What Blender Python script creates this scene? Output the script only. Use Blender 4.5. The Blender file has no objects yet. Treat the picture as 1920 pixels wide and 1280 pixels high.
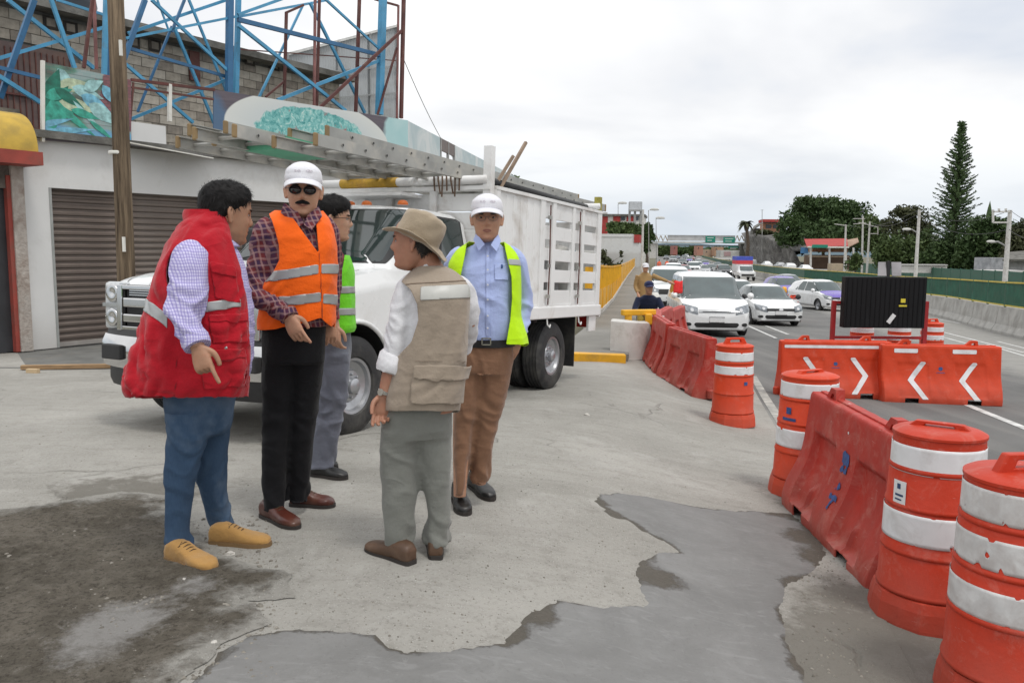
import bpy, math, random
import numpy as np
from mathutils import Vector, Matrix
from mathutils.geometry import delaunay_2d_cdt
rnd = random.Random(7)
R = math.radians
SC = bpy.context.scene
COL = SC.collection
# ---------------------------------------------------------------- camera
FPX, CX, CY = 1550.0, 960.0, 640.0           # focal length and centre in pixels of a 1920 wide picture
PITCH, ROLL, CAMZ = R(6.62), R(0.5), 1.45
fw = np.array([0, math.cos(PITCH), -math.sin(PITCH)])
up0 = np.array([0, math.sin(PITCH), math.cos(PITCH)]); r0 = np.array([1., 0, 0])
rt = r0*math.cos(ROLL) + up0*math.sin(ROLL)
upv = up0*math.cos(ROLL) - r0*math.sin(ROLL)
cd = bpy.data.cameras.new('camera'); cam = bpy.data.objects.new('camera', cd); COL.objects.link(cam)
cam.matrix_world = Matrix(((rt[0], upv[0], -fw[0], 0), (rt[1], upv[1], -fw[1], 0), (rt[2], upv[2], -fw[2], CAMZ), (0, 0, 0, 1)))
cd.sensor_width = 36; cd.lens = FPX/1920*36; cd.clip_start = .05; cd.clip_end = 6000
SC.camera = cam
# ---------------------------------------------------------------- sky and sun
SUN_EL, SUN_AZ = R(66), R(140)                # azimuth clockwise from the view direction (+Y)
W = bpy.data.worlds.new('World'); SC.world = W; W.use_nodes = True
nt = W.node_tree; nt.nodes.clear()
def wn(t, **k):
    n = nt.nodes.new(t)
    for a, b in k.items(): setattr(n, a, b)
    return n
out = wn('ShaderNodeOutputWorld'); bg = wn('ShaderNodeBackground'); bg.inputs['Strength'].default_value = 0.1
sky = wn('ShaderNodeTexSky', sky_type='NISHITA'); sky.sun_disc = False
sky.sun_elevation = SUN_EL; sky.sun_rotation = SUN_AZ; sky.air_density = 1.2; sky.dust_density = 3
tc = wn('ShaderNodeTexCoord'); sep = wn('ShaderNodeSeparateXYZ')
nt.links.new(tc.outputs['Generated'], sep.inputs[0])
az_ = wn('ShaderNodeMath', operation='ADD'); az_.inputs[1].default_value = .22; nt.links.new(sep.outputs['Z'], az_.inputs[0])
mx_ = wn('ShaderNodeMath', operation='MAXIMUM'); mx_.inputs[1].default_value = .12; nt.links.new(az_.outputs[0], mx_.inputs[0])
dx = wn('ShaderNodeMath', operation='DIVIDE'); dy = wn('ShaderNodeMath', operation='DIVIDE')
nt.links.new(sep.outputs['X'], dx.inputs[0]); nt.links.new(mx_.outputs[0], dx.inputs[1])
nt.links.new(sep.outputs['Y'], dy.inputs[0]); nt.links.new(mx_.outputs[0], dy.inputs[1])
cmb = wn('ShaderNodeCombineXYZ'); nt.links.new(dx.outputs[0], cmb.inputs[0]); nt.links.new(dy.outputs[0], cmb.inputs[1])
nz = wn('ShaderNodeTexNoise'); nz.inputs['Scale'].default_value = .85; nz.inputs['Detail'].default_value = 5; nz.inputs['Roughness'].default_value = .5; nz.inputs['Distortion'].default_value = .35
nt.links.new(cmb.outputs[0], nz.inputs['Vector'])
cr = wn('ShaderNodeValToRGB'); e = cr.color_ramp
e.elements[0].position = .30; e.elements[0].color = (.75, .80, .89, 1)
e.elements[1].position = .56; e.elements[1].color = (1.14, 1.14, 1.14, 1)
x = e.elements.new(.42); x.color = (.955, .965, .99, 1)
nt.links.new(nz.outputs['Fac'], cr.inputs[0])
# the cloud deck thins to a bluer grey towards the horizon, all the way round
hz = wn('ShaderNodeMapRange'); hz.inputs['From Min'].default_value = .0; hz.inputs['From Max'].default_value = .13
hz.inputs['To Min'].default_value = .62; hz.inputs['To Max'].default_value = 0
nt.links.new(sep.outputs['Z'], hz.inputs['Value'])
m1 = wn('ShaderNodeMix', data_type='RGBA'); m1.inputs['B'].default_value = (.55, .67, .80, 1)
nt.links.new(hz.outputs[0], m1.inputs['Factor']); nt.links.new(cr.outputs[0], m1.inputs['A'])
sc_ = wn('ShaderNodeVectorMath', operation='SCALE'); zg = wn('ShaderNodeMapRange'); zg.inputs['From Min'].default_value = .25; zg.inputs['From Max'].default_value = 1.; zg.inputs['To Min'].default_value = 10.; zg.inputs['To Max'].default_value = 13.   # an overcast sky is brighter overhead
nt.links.new(sep.outputs['Z'], zg.inputs['Value']); nt.links.new(zg.outputs[0], sc_.inputs['Scale'])
nt.links.new(m1.outputs['Result'], sc_.inputs[0])
m2 = wn('ShaderNodeMix', data_type='RGBA'); m2.inputs['Factor'].default_value = .93
nt.links.new(sky.outputs[0], m2.inputs['A']); nt.links.new(sc_.outputs[0], m2.inputs['B'])
nt.links.new(m2.outputs['Result'], bg.inputs['Color']); nt.links.new(bg.outputs[0], out.inputs['Surface'])
sd = bpy.data.lights.new('sun', 'SUN'); sd.energy = 1.25; sd.angle = R(11); sd.color = (1, .97, .92)
so = bpy.data.objects.new('sun', sd); COL.objects.link(so)
sv = Vector((math.sin(SUN_AZ)*math.cos(SUN_EL), math.cos(SUN_AZ)*math.cos(SUN_EL), math.sin(SUN_EL)))
so.rotation_euler = sv.to_track_quat('Z', 'Y').to_euler(); so.location = (0, 0, 30)
SC.view_settings.view_transform = 'Standard'; SC.view_settings.look = 'None'
SC.view_settings.exposure = 0.0; SC.view_settings.gamma = 1; SC.view_settings.use_curve_mapping = False
# ---------------------------------------------------------------- terrain and projection helpers
RD = np.array([math.sin(R(12.4)), math.cos(R(12.4))]); RN = np.array([RD[1], -RD[0]])
def uv_of(x, y): return x*RN[0]+y*RN[1], x*RD[0]+y*RD[1]
def xy_of(u, v): return u*RN[0]+v*RD[0], u*RN[1]+v*RD[1]
_vk = np.array([-60, 3.8, 5, 6.5, 9.3, 12.7, 26, 32, 50, 75, 115, 350, 2500.]); _fk = np.array([0.02, 0, -.02, -.10, -.24, -.4, -.82, -1.0, -1.4, -1.75, -2.15, -3.2, -22])
_uk = np.array([-900, -1.1, -.4, .3, 1., 10, 20, 900.]); _gk = np.array([0, 0, -.11, -.29, -.34, -.45, -.42, -.42])
_vs = np.linspace(-40, 140, 3601); _fs = np.interp(_vs, _vk, _fk); _k = np.ones(31)/31; _fs = np.convolve(np.convolve(np.pad(_fs, 30, 'edge'), _k, 'valid'), _k, 'valid')
_us = np.linspace(-20, 30, 1001); _gs = np.interp(_us, _uk, _gk); _k2 = np.ones(15)/15; _gs = np.convolve(np.convolve(np.pad(_gs, 14, 'edge'), _k2, 'valid'), _k2, 'valid')
def gz(x, y):
    u, v = uv_of(np.asarray(x, float), np.asarray(y, float))
    f = np.where(v > 139, np.interp(v, _vk, _fk), np.interp(v, _vs, _fs))
    return f + np.interp(u, _us, _gs)
def ray(px, py): return fw*FPX + rt*(px-CX) + upv*(CY-py)
def P(px, py, Y):
    d = ray(px, py); t = Y/d[1]; return np.array([d[0]*t, Y, CAMZ+d[2]*t])
def G(px, py):
    d = ray(px, py); lo, hi = .8, .8
    while hi < 900:
        t = hi/d[1]
        if CAMZ+d[2]*t < gz(d[0]*t, hi): break
        lo = hi; hi *= 1.02
    for _ in range(30):
        m = (lo+hi)/2; t = m/d[1]
        if CAMZ+d[2]*t < gz(d[0]*t, m): hi = m
        else: lo = m
    return P(px, py, hi)
def gp(px, Y):
    py = 560
    for _ in range(6):
        q = P(px, py, Y); z = float(gz(q[0], q[1])); py = CY-FPX*float((np.array([q[0], Y, z-CAMZ])@upv)/(np.array([q[0], Y, z-CAMZ])@fw))
    q = P(px, py, Y); return np.array([q[0], Y, float(gz(q[0], Y))])
def proj(V):
    D = np.asarray(V)-np.array([0, 0, CAMZ]); w = D@fw
    return CX+FPX*(D@rt)/w, CY-FPX*(D@upv)/w
# ---------------------------------------------------------------- noise
_pr = np.random.RandomState(3).permutation(256); _pr = np.concatenate([_pr, _pr, _pr])
_gr = np.random.RandomState(4).normal(size=(256, 3)); _gr /= np.linalg.norm(_gr, axis=1)[:, None]
def pn(Pt):
    Pt = np.asarray(Pt, float); i = np.floor(Pt).astype(int); f = Pt-i; i &= 255
    w = f*f*f*(f*(f*6-15)+10); r = 0
    for a in (0, 1):
        for b in (0, 1):
            for c in (0, 1):
                h = _pr[_pr[_pr[i[:, 0]+a]+i[:, 1]+b]+i[:, 2]+c] % 256
                g = _gr[h]; dd = (g*(f-np.array([a, b, c]))).sum(1)
                wt = (w[:, 0] if a else 1-w[:, 0])*(w[:, 1] if b else 1-w[:, 1])*(w[:, 2] if c else 1-w[:, 2])
                r = r+dd*wt
    return r*1.6
# ---------------------------------------------------------------- materials
MATS = {}
class NB:
    def __init__(s, m): s.t = m.node_tree; s.n = s.t.nodes; s.l = s.t.links
    def add(s, ty, ins=None, **k):
        n = s.n.new(ty)
        for a, b in k.items(): setattr(n, a, b)
        for a, b in (ins or {}).items():
            if hasattr(b, 'links') or isinstance(b, bpy.types.NodeSocket): s.l.new(b, n.inputs[a])
            else: n.inputs[a].default_value = b
        return n
    def math(s, op, a, b=0.0, c=None):
        n = s.add('ShaderNodeMath', operation=op)
        for i, v in enumerate((a, b) if c is None else (a, b, c)):
            if isinstance(v, bpy.types.NodeSocket): s.l.new(v, n.inputs[i])
            else: n.inputs[i].default_value = v
        return n.outputs[0]
    def mix(s, f, a, b):
        n = s.add('ShaderNodeMix', data_type='RGBA')
        for k_, v in (('Factor', f), ('A', a), ('B', b)):
            if isinstance(v, bpy.types.NodeSocket): s.l.new(v, n.inputs[k_])
            else: n.inputs[k_].default_value = (v if k_ == 'Factor' else (*v[:3], 1))
        return n.outputs['Result']
    def noise(s, vec, scale, detail=4, rough=.55, dist=0):
        return s.add('ShaderNodeTexNoise', {'Vector': vec, 'Scale': scale, 'Detail': detail, 'Roughness': rough, 'Distortion': dist}).outputs['Fac']
    def ramp(s, f, a, b):       # linear step a..b -> 0..1
        n = s.add('ShaderNodeMapRange', {'Value': f, 'From Min': a, 'From Max': b}); n.clamp = True; return n.outputs[0]
def base_mat(name):
    m = bpy.data.materials.new(name); m.use_nodes = True; b = NB(m); p = m.node_tree.nodes['Principled BSDF']
    c = b.add('ShaderNodeTexCoord'); return m, b, p, c.outputs['Object']
def pm(name, col, rough=.6, var=.18, scale=4., bump=.15, bscale=40., metal=0., dirt=0., dcol=(.25, .22, .18), dscale=2.5, spec=.5, coat=0., trans=0., stretch=None, zdirt=None, rvar=.1):
    if name in MATS: return MATS[name]
    m, b, p, v = base_mat(name)
    if stretch:
        v = b.add('ShaderNodeMapping', {'Vector': v, 'Scale': stretch}).outputs[0]
    n = b.noise(v, scale, 5); f = b.ramp(n, .3, .7)
    dk = tuple(c*(1-var) for c in col); lt = tuple(min(1, c*(1+var*.7)) for c in col)
    c = b.mix(f, dk, lt)
    if dirt > 0:
        dn = b.ramp(b.noise(v, dscale, 7, .65, .4), .62-dirt*.35, .78-dirt*.2)
        if zdirt:
            zz = b.add('ShaderNodeSeparateXYZ', {0: v}).outputs['Z']
            dn = b.math('MAXIMUM', b.math('MULTIPLY', dn, .75), b.math('MULTIPLY', b.ramp(b.math('ADD', zz, b.math('MULTIPLY', n, .3*zdirt)), zdirt*1.15, zdirt*.15), .8))
        c = b.mix(b.math('MULTIPLY', dn, min(1, .45+dirt*.5)), c, dcol)
    b.l.new(c, p.inputs['Base Color'])
    b.l.new(b.math('ADD', b.math('MULTIPLY', b.math('SUBTRACT', n, .5), rvar*2), rough), p.inputs['Roughness'])
    p.inputs['Metallic'].default_value = metal; p.inputs['Specular IOR Level'].default_value = spec
    if coat: p.inputs['Coat Weight'].default_value = coat; p.inputs['Coat Roughness'].default_value = .08
    if trans: p.inputs['Transmission Weight'].default_value = trans
    if bump > 0:
        bn = b.noise(v, bscale, 3)
        bp = b.add('ShaderNodeBump', {'Height': bn, 'Strength': min(1, bump*1.5), 'Distance': .3/bscale*bump*4}); b.l.new(bp.outputs[0], p.inputs['Normal'])
    MATS[name] = m; return m
# ---------------------------------------------------------------- objects
def tag(o, label=None, cat=None, group=None, kind=None):
    if label: o['label'] = label
    if cat: o['category'] = cat
    if group: o['group'] = group
    if kind: o['kind'] = kind
    return o
def empty(name, loc, rz=0, label=None, cat=None, group=None, rot=None):
    o = bpy.data.objects.new(name, None); COL.objects.link(o); o.location = loc; o.empty_display_size = .2
    o.rotation_euler = rot if rot else (0, 0, rz); return tag(o, label, cat, group)
def link(name, me, parent=None, loc=None, rot=None):
    o = bpy.data.objects.new(name, me); COL.objects.link(o)
    if parent: o.parent = parent
    if loc is not None: o.location = loc
    if rot is not None: o.rotation_euler = rot
    return o
def mesh(name, V, F, mat=None, smooth=False, angle=None):
    me = bpy.data.meshes.new(name); me.from_pydata([tuple(map(float, v)) for v in V], [], [tuple(map(int, f)) for f in F])
    if mat: me.materials.append(mat)
    if smooth:
        me.shade_smooth()
        if angle: me.set_sharp_from_angle(angle=R(angle))
    me.update(); return me
def obj(name, VF, mat, parent=None, smooth=False, angle=None, loc=None, rot=None, solid=0, off=0, bevel=0):
    o = link(name, mesh(name, VF[0], VF[1], mat, smooth, angle), parent, loc, rot)
    if solid: md = o.modifiers.new('s', 'SOLIDIFY'); md.thickness = solid; md.offset = off
    if bevel: md = o.modifiers.new('b', 'BEVEL'); md.width = bevel; md.segments = 2; md.limit_method = 'ANGLE'; md.angle_limit = R(40)
    return o
def copy_tree(o, parent=None):
    c = o.copy(); COL.objects.link(c); c.parent = parent
    for ch in list(o.children): copy_tree(ch, c)
    return c
class MB:
    def __init__(s): s.V = []; s.F = []
    def add(s, V, F):
        k = len(s.V); s.V += [tuple(v) for v in V]; s.F += [tuple(i+k for i in f) for f in F]; return s
    def box(s, a, b, M=None):
        x0, y0, z0 = a; x1, y1, z1 = b
        V = [(x0, y0, z0), (x1, y0, z0), (x1, y1, z0), (x0, y1, z0), (x0, y0, z1), (x1, y0, z1), (x1, y1, z1), (x0, y1, z1)]
        if M is not None: V = [tuple(M@Vector(v)) for v in V]
        return s.add(V, [(0, 3, 2, 1), (4, 5, 6, 7), (0, 1, 5, 4), (1, 2, 6, 5), (2, 3, 7, 6), (3, 0, 4, 7)])
    def bar(s, p, q, w, h=None, up=(0, 0, 1)):
        p = np.array(p, float); q = np.array(q, float); d = q-p; d /= np.linalg.norm(d); u = np.array(up, float)
        if abs(d@u) > .97: u = np.array([0, 1., 0])
        a = np.cross(d, u); a /= np.linalg.norm(a); b = np.cross(a, d); h = h or w; a = a*w/2; b = b*h/2
        V = [p-a-b, p+a-b, p+a+b, p-a+b, q-a-b, q+a-b, q+a+b, q-a+b]
        return s.add(V, [(0, 3, 2, 1), (4, 5, 6, 7), (0, 1, 5, 4), (1, 2, 6, 5), (2, 3, 7, 6), (3, 0, 4, 7)])
    def tube(s, pts, rad, n=10, cap=True): V, F = tube(pts, rad, n, cap); return s.add(V, F)
    def lathe(s, prof, n=32, c=(0, 0, 0), ax='z'):
        V, F = lathe(prof, n); V = np.array(V)
        if ax == 'y': V = V[:, [0, 2, 1]]*[1, 1, -1]
        if ax == 'x': V = V[:, [2, 0, 1]]
        return s.add(V+np.array(c), F)
    def obj(s, name, mat, parent=None, **k): return obj(name, (s.V, s.F), mat, parent, **k)
def tube(pts, rad, n=10, cap=True):
    pts = np.array(pts, float); m = len(pts); rad = np.broadcast_to(np.array(rad, float), (m,)) if np.ndim(rad) < 2 else np.array(rad)
    T = np.gradient(pts, axis=0); T /= np.linalg.norm(T, axis=1)[:, None]
    a = np.array([0, 0, 1.]) if abs(T[0][2]) < .9 else np.array([1., 0, 0])
    V = []; F = []
    for i in range(m):
        a = a-T[i]*(a@T[i]); a /= np.linalg.norm(a); b = np.cross(T[i], a)
        for k in range(n):
            t = 2*math.pi*k/n; V.append(pts[i]+rad[i]*(a*math.cos(t)+b*math.sin(t)))
    for i in range(m-1):
        for k in range(n): F.append((i*n+k, i*n+(k+1) % n, (i+1)*n+(k+1) % n, (i+1)*n+k))
    if cap: F.append(tuple(range(n))[::-1]); F.append(tuple((m-1)*n+k for k in range(n)))
    return V, F
def lathe(prof, n=32):
    V = []; F = []; m = len(prof)
    for r, z in prof:
        for k in range(n): t = 2*math.pi*k/n; V.append((r*math.cos(t), r*math.sin(t), z))
    for i in range(m-1):
        for k in range(n): F.append((i*n+k, i*n+(k+1) % n, (i+1)*n+(k+1) % n, (i+1)*n+k))
    return V, F
def crom(A, k):             # Catmull-Rom through rows of A, k steps per span
    A = np.array(A, float); Q = np.vstack([2*A[0]-A[1], A, 2*A[-1]-A[-2]]); o = []
    for i in range(len(A)-1):
        p0, p1, p2, p3 = Q[i:i+4]
        for j in range(k):
            t = j/k; o.append(.5*((2*p1)+(p2-p0)*t+(2*p0-5*p1+4*p2-p3)*t*t+(3*p1-p0-3*p2+p3)*t**3))
    o.append(A[-1]); return np.array(o)
def ell(c, hw, hd, n=36, e=2.3, ax=(1, 0, 0), ay=(0, 1, 0)):
    t = np.linspace(0, 2*math.pi, n, endpoint=False); cs, sn = np.cos(t), np.sin(t)
    X = np.sign(cs)*abs(cs)**(2/e)*hw; Y = np.sign(sn)*abs(sn)**(2/e)*hd
    return np.array(c)+np.outer(X, ax)+np.outer(Y, ay)
def loftr(rings, cap=True):
    n = len(rings[0]); V = np.vstack(rings); F = []
    for i in range(len(rings)-1):
        for k in range(n): F.append((i*n+k, i*n+(k+1) % n, (i+1)*n+(k+1) % n, (i+1)*n+k))
    if cap: F.append(tuple(range(n))[::-1]); F.append(tuple((len(rings)-1)*n+k for k in range(n)))
    return V, F
def fuse(parts, voxel, smooth=4):
    b = MB()
    for V, F in parts: b.add(V, F)
    me = mesh('tmp', b.V, b.F); o = bpy.data.objects.new('tmp', me); COL.objects.link(o)
    md = o.modifiers.new('r', 'REMESH'); md.mode = 'VOXEL'; md.voxel_size = voxel
    if smooth: ms = o.modifiers.new('s', 'SMOOTH'); ms.factor = .5; ms.iterations = smooth
    dg = bpy.context.evaluated_depsgraph_get(); e = o.evaluated_get(dg); mm = e.to_mesh()
    V = np.empty(len(mm.vertices)*3); mm.vertices.foreach_get('co', V); V = V.reshape(-1, 3)
    L = np.empty(len(mm.loops), int); mm.loops.foreach_get('vertex_index', L)
    S = np.empty(len(mm.polygons), int); mm.polygons.foreach_get('loop_total', S)
    F = []; k = 0
    for s_ in S: F.append(tuple(L[k:k+s_])); k += s_
    e.to_mesh_clear(); bpy.data.objects.remove(o); bpy.data.meshes.remove(me)
    return V, F
def normals(V, F):
    V = np.asarray(V, float); N = np.zeros_like(V)
    q = {}
    for f in F: q.setdefault(len(f), []).append(f)
    for k, fs in q.items():
        A = np.array(fs); n = np.zeros((len(A), 3)); p0 = V[A[:, 0]]
        for i in range(1, k-1): n += np.cross(V[A[:, i]]-p0, V[A[:, i+1]]-p0)
        for i in range(k): np.add.at(N, A[:, i], n)
    l = np.linalg.norm(N, axis=1); l[l == 0] = 1
    return N/l[:, None]
def clip(V, F, fld):        # keep the part where fld > 0, cutting faces along fld = 0
    V = np.asarray(V, float); fld = np.asarray(fld); idx = {}; oV = []; oF = []; ed = {}
    def vi(i):
        if i not in idx: idx[i] = len(oV); oV.append(V[i])
        return idx[i]
    def ei(i, j):
        k = (i, j) if i < j else (j, i)
        if k not in ed:
            a, b = fld[k[0]], fld[k[1]]; t = a/(a-b); ed[k] = len(oV); oV.append(V[k[0]]*(1-t)+V[k[1]]*t)
        return ed[k]
    pos = fld > 0
    for f in F:
        ps = [pos[i] for i in f]
        if all(ps): oF.append(tuple(vi(i) for i in f)); continue
        if not any(ps): continue
        g = []
        for a in range(len(f)):
            i, j = f[a], f[(a+1) % len(f)]
            if pos[i]: g.append(vi(i))
            if pos[i] != pos[j]: g.append(ei(i, j))
        if len(g) >= 3: oF.append(tuple(g))
    return np.array(oV) if oV else np.zeros((0, 3)), oF
def patch(S, fld, off):     # piece of surface S=(V,F,N) where fld>0, lifted by off along the normal
    V = S[0]+S[2]*(off if np.isscalar(off) else np.asarray(off)[:, None]); return clip(V, S[1], fld)
def surf(VF):
    V = np.asarray(VF[0], float); return V, VF[1], normals(V, VF[1])
def grid_sheet(us, vs, fn):
    nu, nv = len(us), len(vs); V = [fn(u, v) for v in vs for u in us]
    F = [(j*nu+i, j*nu+i+1, (j+1)*nu+i+1, (j+1)*nu+i) for j in range(nv-1) for i in range(nu-1)]
    return V, F
def text_o(name, s, size, mat, parent, loc, rot, ext=.002, align='CENTER'):
    c = bpy.data.curves.new(name, 'FONT'); c.body = s; c.size = size; c.extrude = ext; c.align_x = align; c.align_y = 'CENTER'
    o = bpy.data.objects.new(name, c); COL.objects.link(o); dg = bpy.context.evaluated_depsgraph_get()
    me = bpy.data.meshes.new_from_object(o.evaluated_get(dg)); bpy.data.objects.remove(o); me.materials.clear(); me.materials.append(mat)
    return link(name, me, parent, loc, rot)
# ================================================================ SETTING: ground
def concrete_nodes(b, v, k=1.0):
    n1 = b.noise(v, .45, 6, .62, .3); n2 = b.noise(v, 7, 8, .78); n3 = b.noise(v, 48, 6, .82)
    st = b.add('ShaderNodeMapping', {'Vector': v, 'Scale': (.35, 3.5, 1), 'Rotation': (0, 0, R(25))}).outputs[0]
    n4 = b.noise(st, 2.2, 6, .65, .5); n5 = b.noise(v, 1.7, 7, .7, .6)
    c = b.mix(b.ramp(n1, .32, .68), (.225*k, .218*k, .196*k), (.35*k, .338*k, .31*k))
    c = b.mix(b.math('MULTIPLY', b.ramp(n4, .50, .70), .45), c, (.215*k, .205*k, .185*k))
    c = b.mix(b.math('MULTIPLY', b.ramp(n5, .54, .74), .5), c, (.42*k, .41*k, .385*k))
    c = b.mix(b.math('MULTIPLY', b.ramp(n2, .52, .70), .5), c, (.17*k, .16*k, .14*k))
    c = b.mix(b.math('MULTIPLY', b.ramp(n3, .54, .66), .62), c, (.10*k, .094*k, .08*k))
    vo = b.add('ShaderNodeTexVoronoi', {'Vector': v, 'Scale': 75, 'Randomness': 1.}); sp = b.math('MULTIPLY', b.ramp(vo.outputs['Distance'], .30, .18), b.ramp(b.add('ShaderNodeSeparateXYZ', {0: vo.outputs['Color']}).outputs['X'], .55, .8))
    c = b.mix(b.math('MULTIPLY', sp, .6), c, (.50*k, .485*k, .45*k))
    h = b.math('ADD', b.math('ADD', b.math('MULTIPLY', n2, 1.0), b.math('MULTIPLY', n3, .9)), b.math('MULTIPLY', sp, .5))
    return c, h, n1
def surf_mat(name, fn, rough=.88, spec=.3, dist=.01):
    m, b, p, v = base_mat(name); r = fn(b, v); b.l.new(r[0], p.inputs['Base Color'])
    if len(r) > 2 and r[2] is not None: b.l.new(r[2], p.inputs['Roughness'])
    else: p.inputs['Roughness'].default_value = rough
    p.inputs['Specular IOR Level'].default_value = spec
    if r[1] is not None:
        bp = b.add('ShaderNodeBump', {'Height': r[1], 'Strength': .8, 'Distance': dist}); b.l.new(bp.outputs[0], p.inputs['Normal'])
    return m
def attr(b, n): return b.add('ShaderNodeAttribute', attribute_name=n).outputs['Fac']
def f_apron(b, v):
    c, h, n1 = concrete_nodes(b, v, 1.17)
    vv = b.add('ShaderNodeVectorMath', {0: v, 1: b.add('ShaderNodeTexNoise', {'Vector': v, 'Scale': 1.3, 'Detail': 6}).outputs['Color']}, operation='ADD').outputs[0]
    vo = b.add('ShaderNodeTexVoronoi', {'Vector': vv, 'Scale': .42}, feature='DISTANCE_TO_EDGE').outputs['Distance']
    ck = b.math('MULTIPLY', b.ramp(vo, .010, .002), b.ramp(b.noise(v, .6, 3), .5, .6))
    c = b.mix(b.math('MULTIPLY', ck, .38), c, (.16, .15, .13))
    dm = b.ramp(b.math('ADD', attr(b, 'dark'), b.math('MULTIPLY', b.math('SUBTRACT', b.noise(v, 7, 6, .7), .5), 1.3)), .42, .72)
    c = b.mix(b.math('MULTIPLY', dm, .75), c, (.13, .12, .10))
    return c, b.math('SUBTRACT', h, b.math('MULTIPLY', ck, 2))
def f_asph(b, v):
    n1 = b.noise(v, .5, 5, .6); n2 = b.noise(v, 160, 2, .7); st = b.add('ShaderNodeMapping', {'Vector': v, 'Rotation': (0, 0, R(12.4)), 'Scale': (1.6, .06, 1)}).outputs[0]
    n3 = b.noise(st, 1.2, 4, .55)
    c = b.mix(b.ramp(n1, .3, .7), (.105, .105, .103), (.165, .163, .158))
    c = b.mix(b.math('MULTIPLY', b.ramp(n3, .45, .7), .6), c, (.215, .21, .198))
    c = b.mix(b.math('MULTIPLY', b.ramp(n2, .5, .75), .4), c, (.27, .26, .24))
    c = b.mix(b.math('MULTIPLY', b.ramp(b.math('ADD', attr(b, 'pale'), b.math('MULTIPLY', b.math('SUBTRACT', b.noise(v, 3, 6, .7), .5), .8)), .3, .8), .85), c, (.31, .302, .28))
    c = b.mix(b.math('MULTIPLY', b.ramp(b.math('ADD', attr(b, 'dirty'), b.math('MULTIPLY', b.math('SUBTRACT', b.noise(v, 6, 7, .75), .5), 1.2)), .35, .8), .8), c, (.125, .115, .095))
    return c, b.math('ADD', n2, b.noise(v, 45, 5, .8))
def f_wet(b, v):
    n1 = b.noise(v, 1.3, 7, .68, .9); n2 = b.noise(v, 6, 8, .75, .6); n3 = b.noise(v, 55, 5, .8); st = b.add('ShaderNodeMapping', {'Vector': v, 'Scale': (1, 3.2, 1), 'Rotation': (0, 0, R(-38))}).outputs[0]; n4 = b.noise(st, 3.5, 4, .6, 2.2)
    c = b.mix(b.ramp(n1, .3, .7), (.138, .137, .132), (.205, .204, .198))
    c = b.mix(b.math('MULTIPLY', b.ramp(n2, .5, .72), .5), c, (.235, .235, .23)); c = b.mix(b.math('MULTIPLY', b.ramp(n4, .56, .70), .35), c, (.27, .27, .265))
    c = b.mix(b.math('MULTIPLY', b.ramp(n3, .56, .68), .4), c, (.09, .088, .08))
    ln = b.math('ABSOLUTE', b.math('SUBTRACT', b.noise(st, 2.2, 3, .5, 1.5), .5)); c = b.mix(b.math('MULTIPLY', b.ramp(ln, .004, .001), .22), c, (.30, .30, .29))
    d = b.ramp(b.math('ADD', attr(b, 'damp'), b.math('MULTIPLY', b.math('SUBTRACT', b.noise(v, 11, 8, .8), .5), 1.5)), .40, .66)
    c = b.mix(b.math('MULTIPLY', d, .9), c, b.mix(b.noise(v, 40, 4, .7), (.035, .029, .020), (.12, .104, .078)))
    h = b.math('ADD', b.math('ADD', b.math('MULTIPLY', n2, .5), b.math('MULTIPLY', n3, .25)), b.math('MULTIPLY', d, b.math('MULTIPLY', b.noise(v, 45, 5, .8), 2)))
    rr = b.math('ADD', .50, b.math('MULTIPLY', b.math('SUBTRACT', 1.0, b.noise(v, 2.5, 3)), .3))
    return c, h, rr
def f_dirt(b, v):
    ca, ha, _ = concrete_nodes(b, v, 1.17)
    n1 = b.noise(v, 1.6, 7, .7, .5); n2 = b.noise(v, 11, 8, .8); n3 = b.noise(v, 42, 6, .82)
    c = b.mix(b.ramp(n1, .35, .66), (.085, .074, .057), (.20, .178, .145))
    c = b.mix(b.ramp(n2, .5, .8), c, (.26, .235, .20)); c = b.mix(b.math('MULTIPLY', b.ramp(n3, .5, .62), .75), c, (.045, .038, .029))
    c = b.mix(b.math('MULTIPLY', b.ramp(b.math('ADD', attr(b, 'ash'), b.math('MULTIPLY', b.math('SUBTRACT', n2, .5), 1.6)), .45, .9), .85), c, (.36, .35, .335))
    e = b.ramp(b.math('ADD', b.math('MULTIPLY', attr(b, 'edge'), 5), b.math('MULTIPLY', b.math('SUBTRACT', b.noise(v, 5, 7, .7), .5), 3.2)), .15, .75)
    c = b.mix(e, ca, c)
    return c, b.math('ADD', ha, b.math('MULTIPLY', e, b.math('ADD', b.math('MULTIPLY', n2, 2), b.math('MULTIPLY', n3, 1.2))))
def set_attr(me, n, a):
    at = me.attributes.new(n, 'FLOAT', 'POINT'); at.data.foreach_set('value', np.asarray(a, np.float32))
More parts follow.
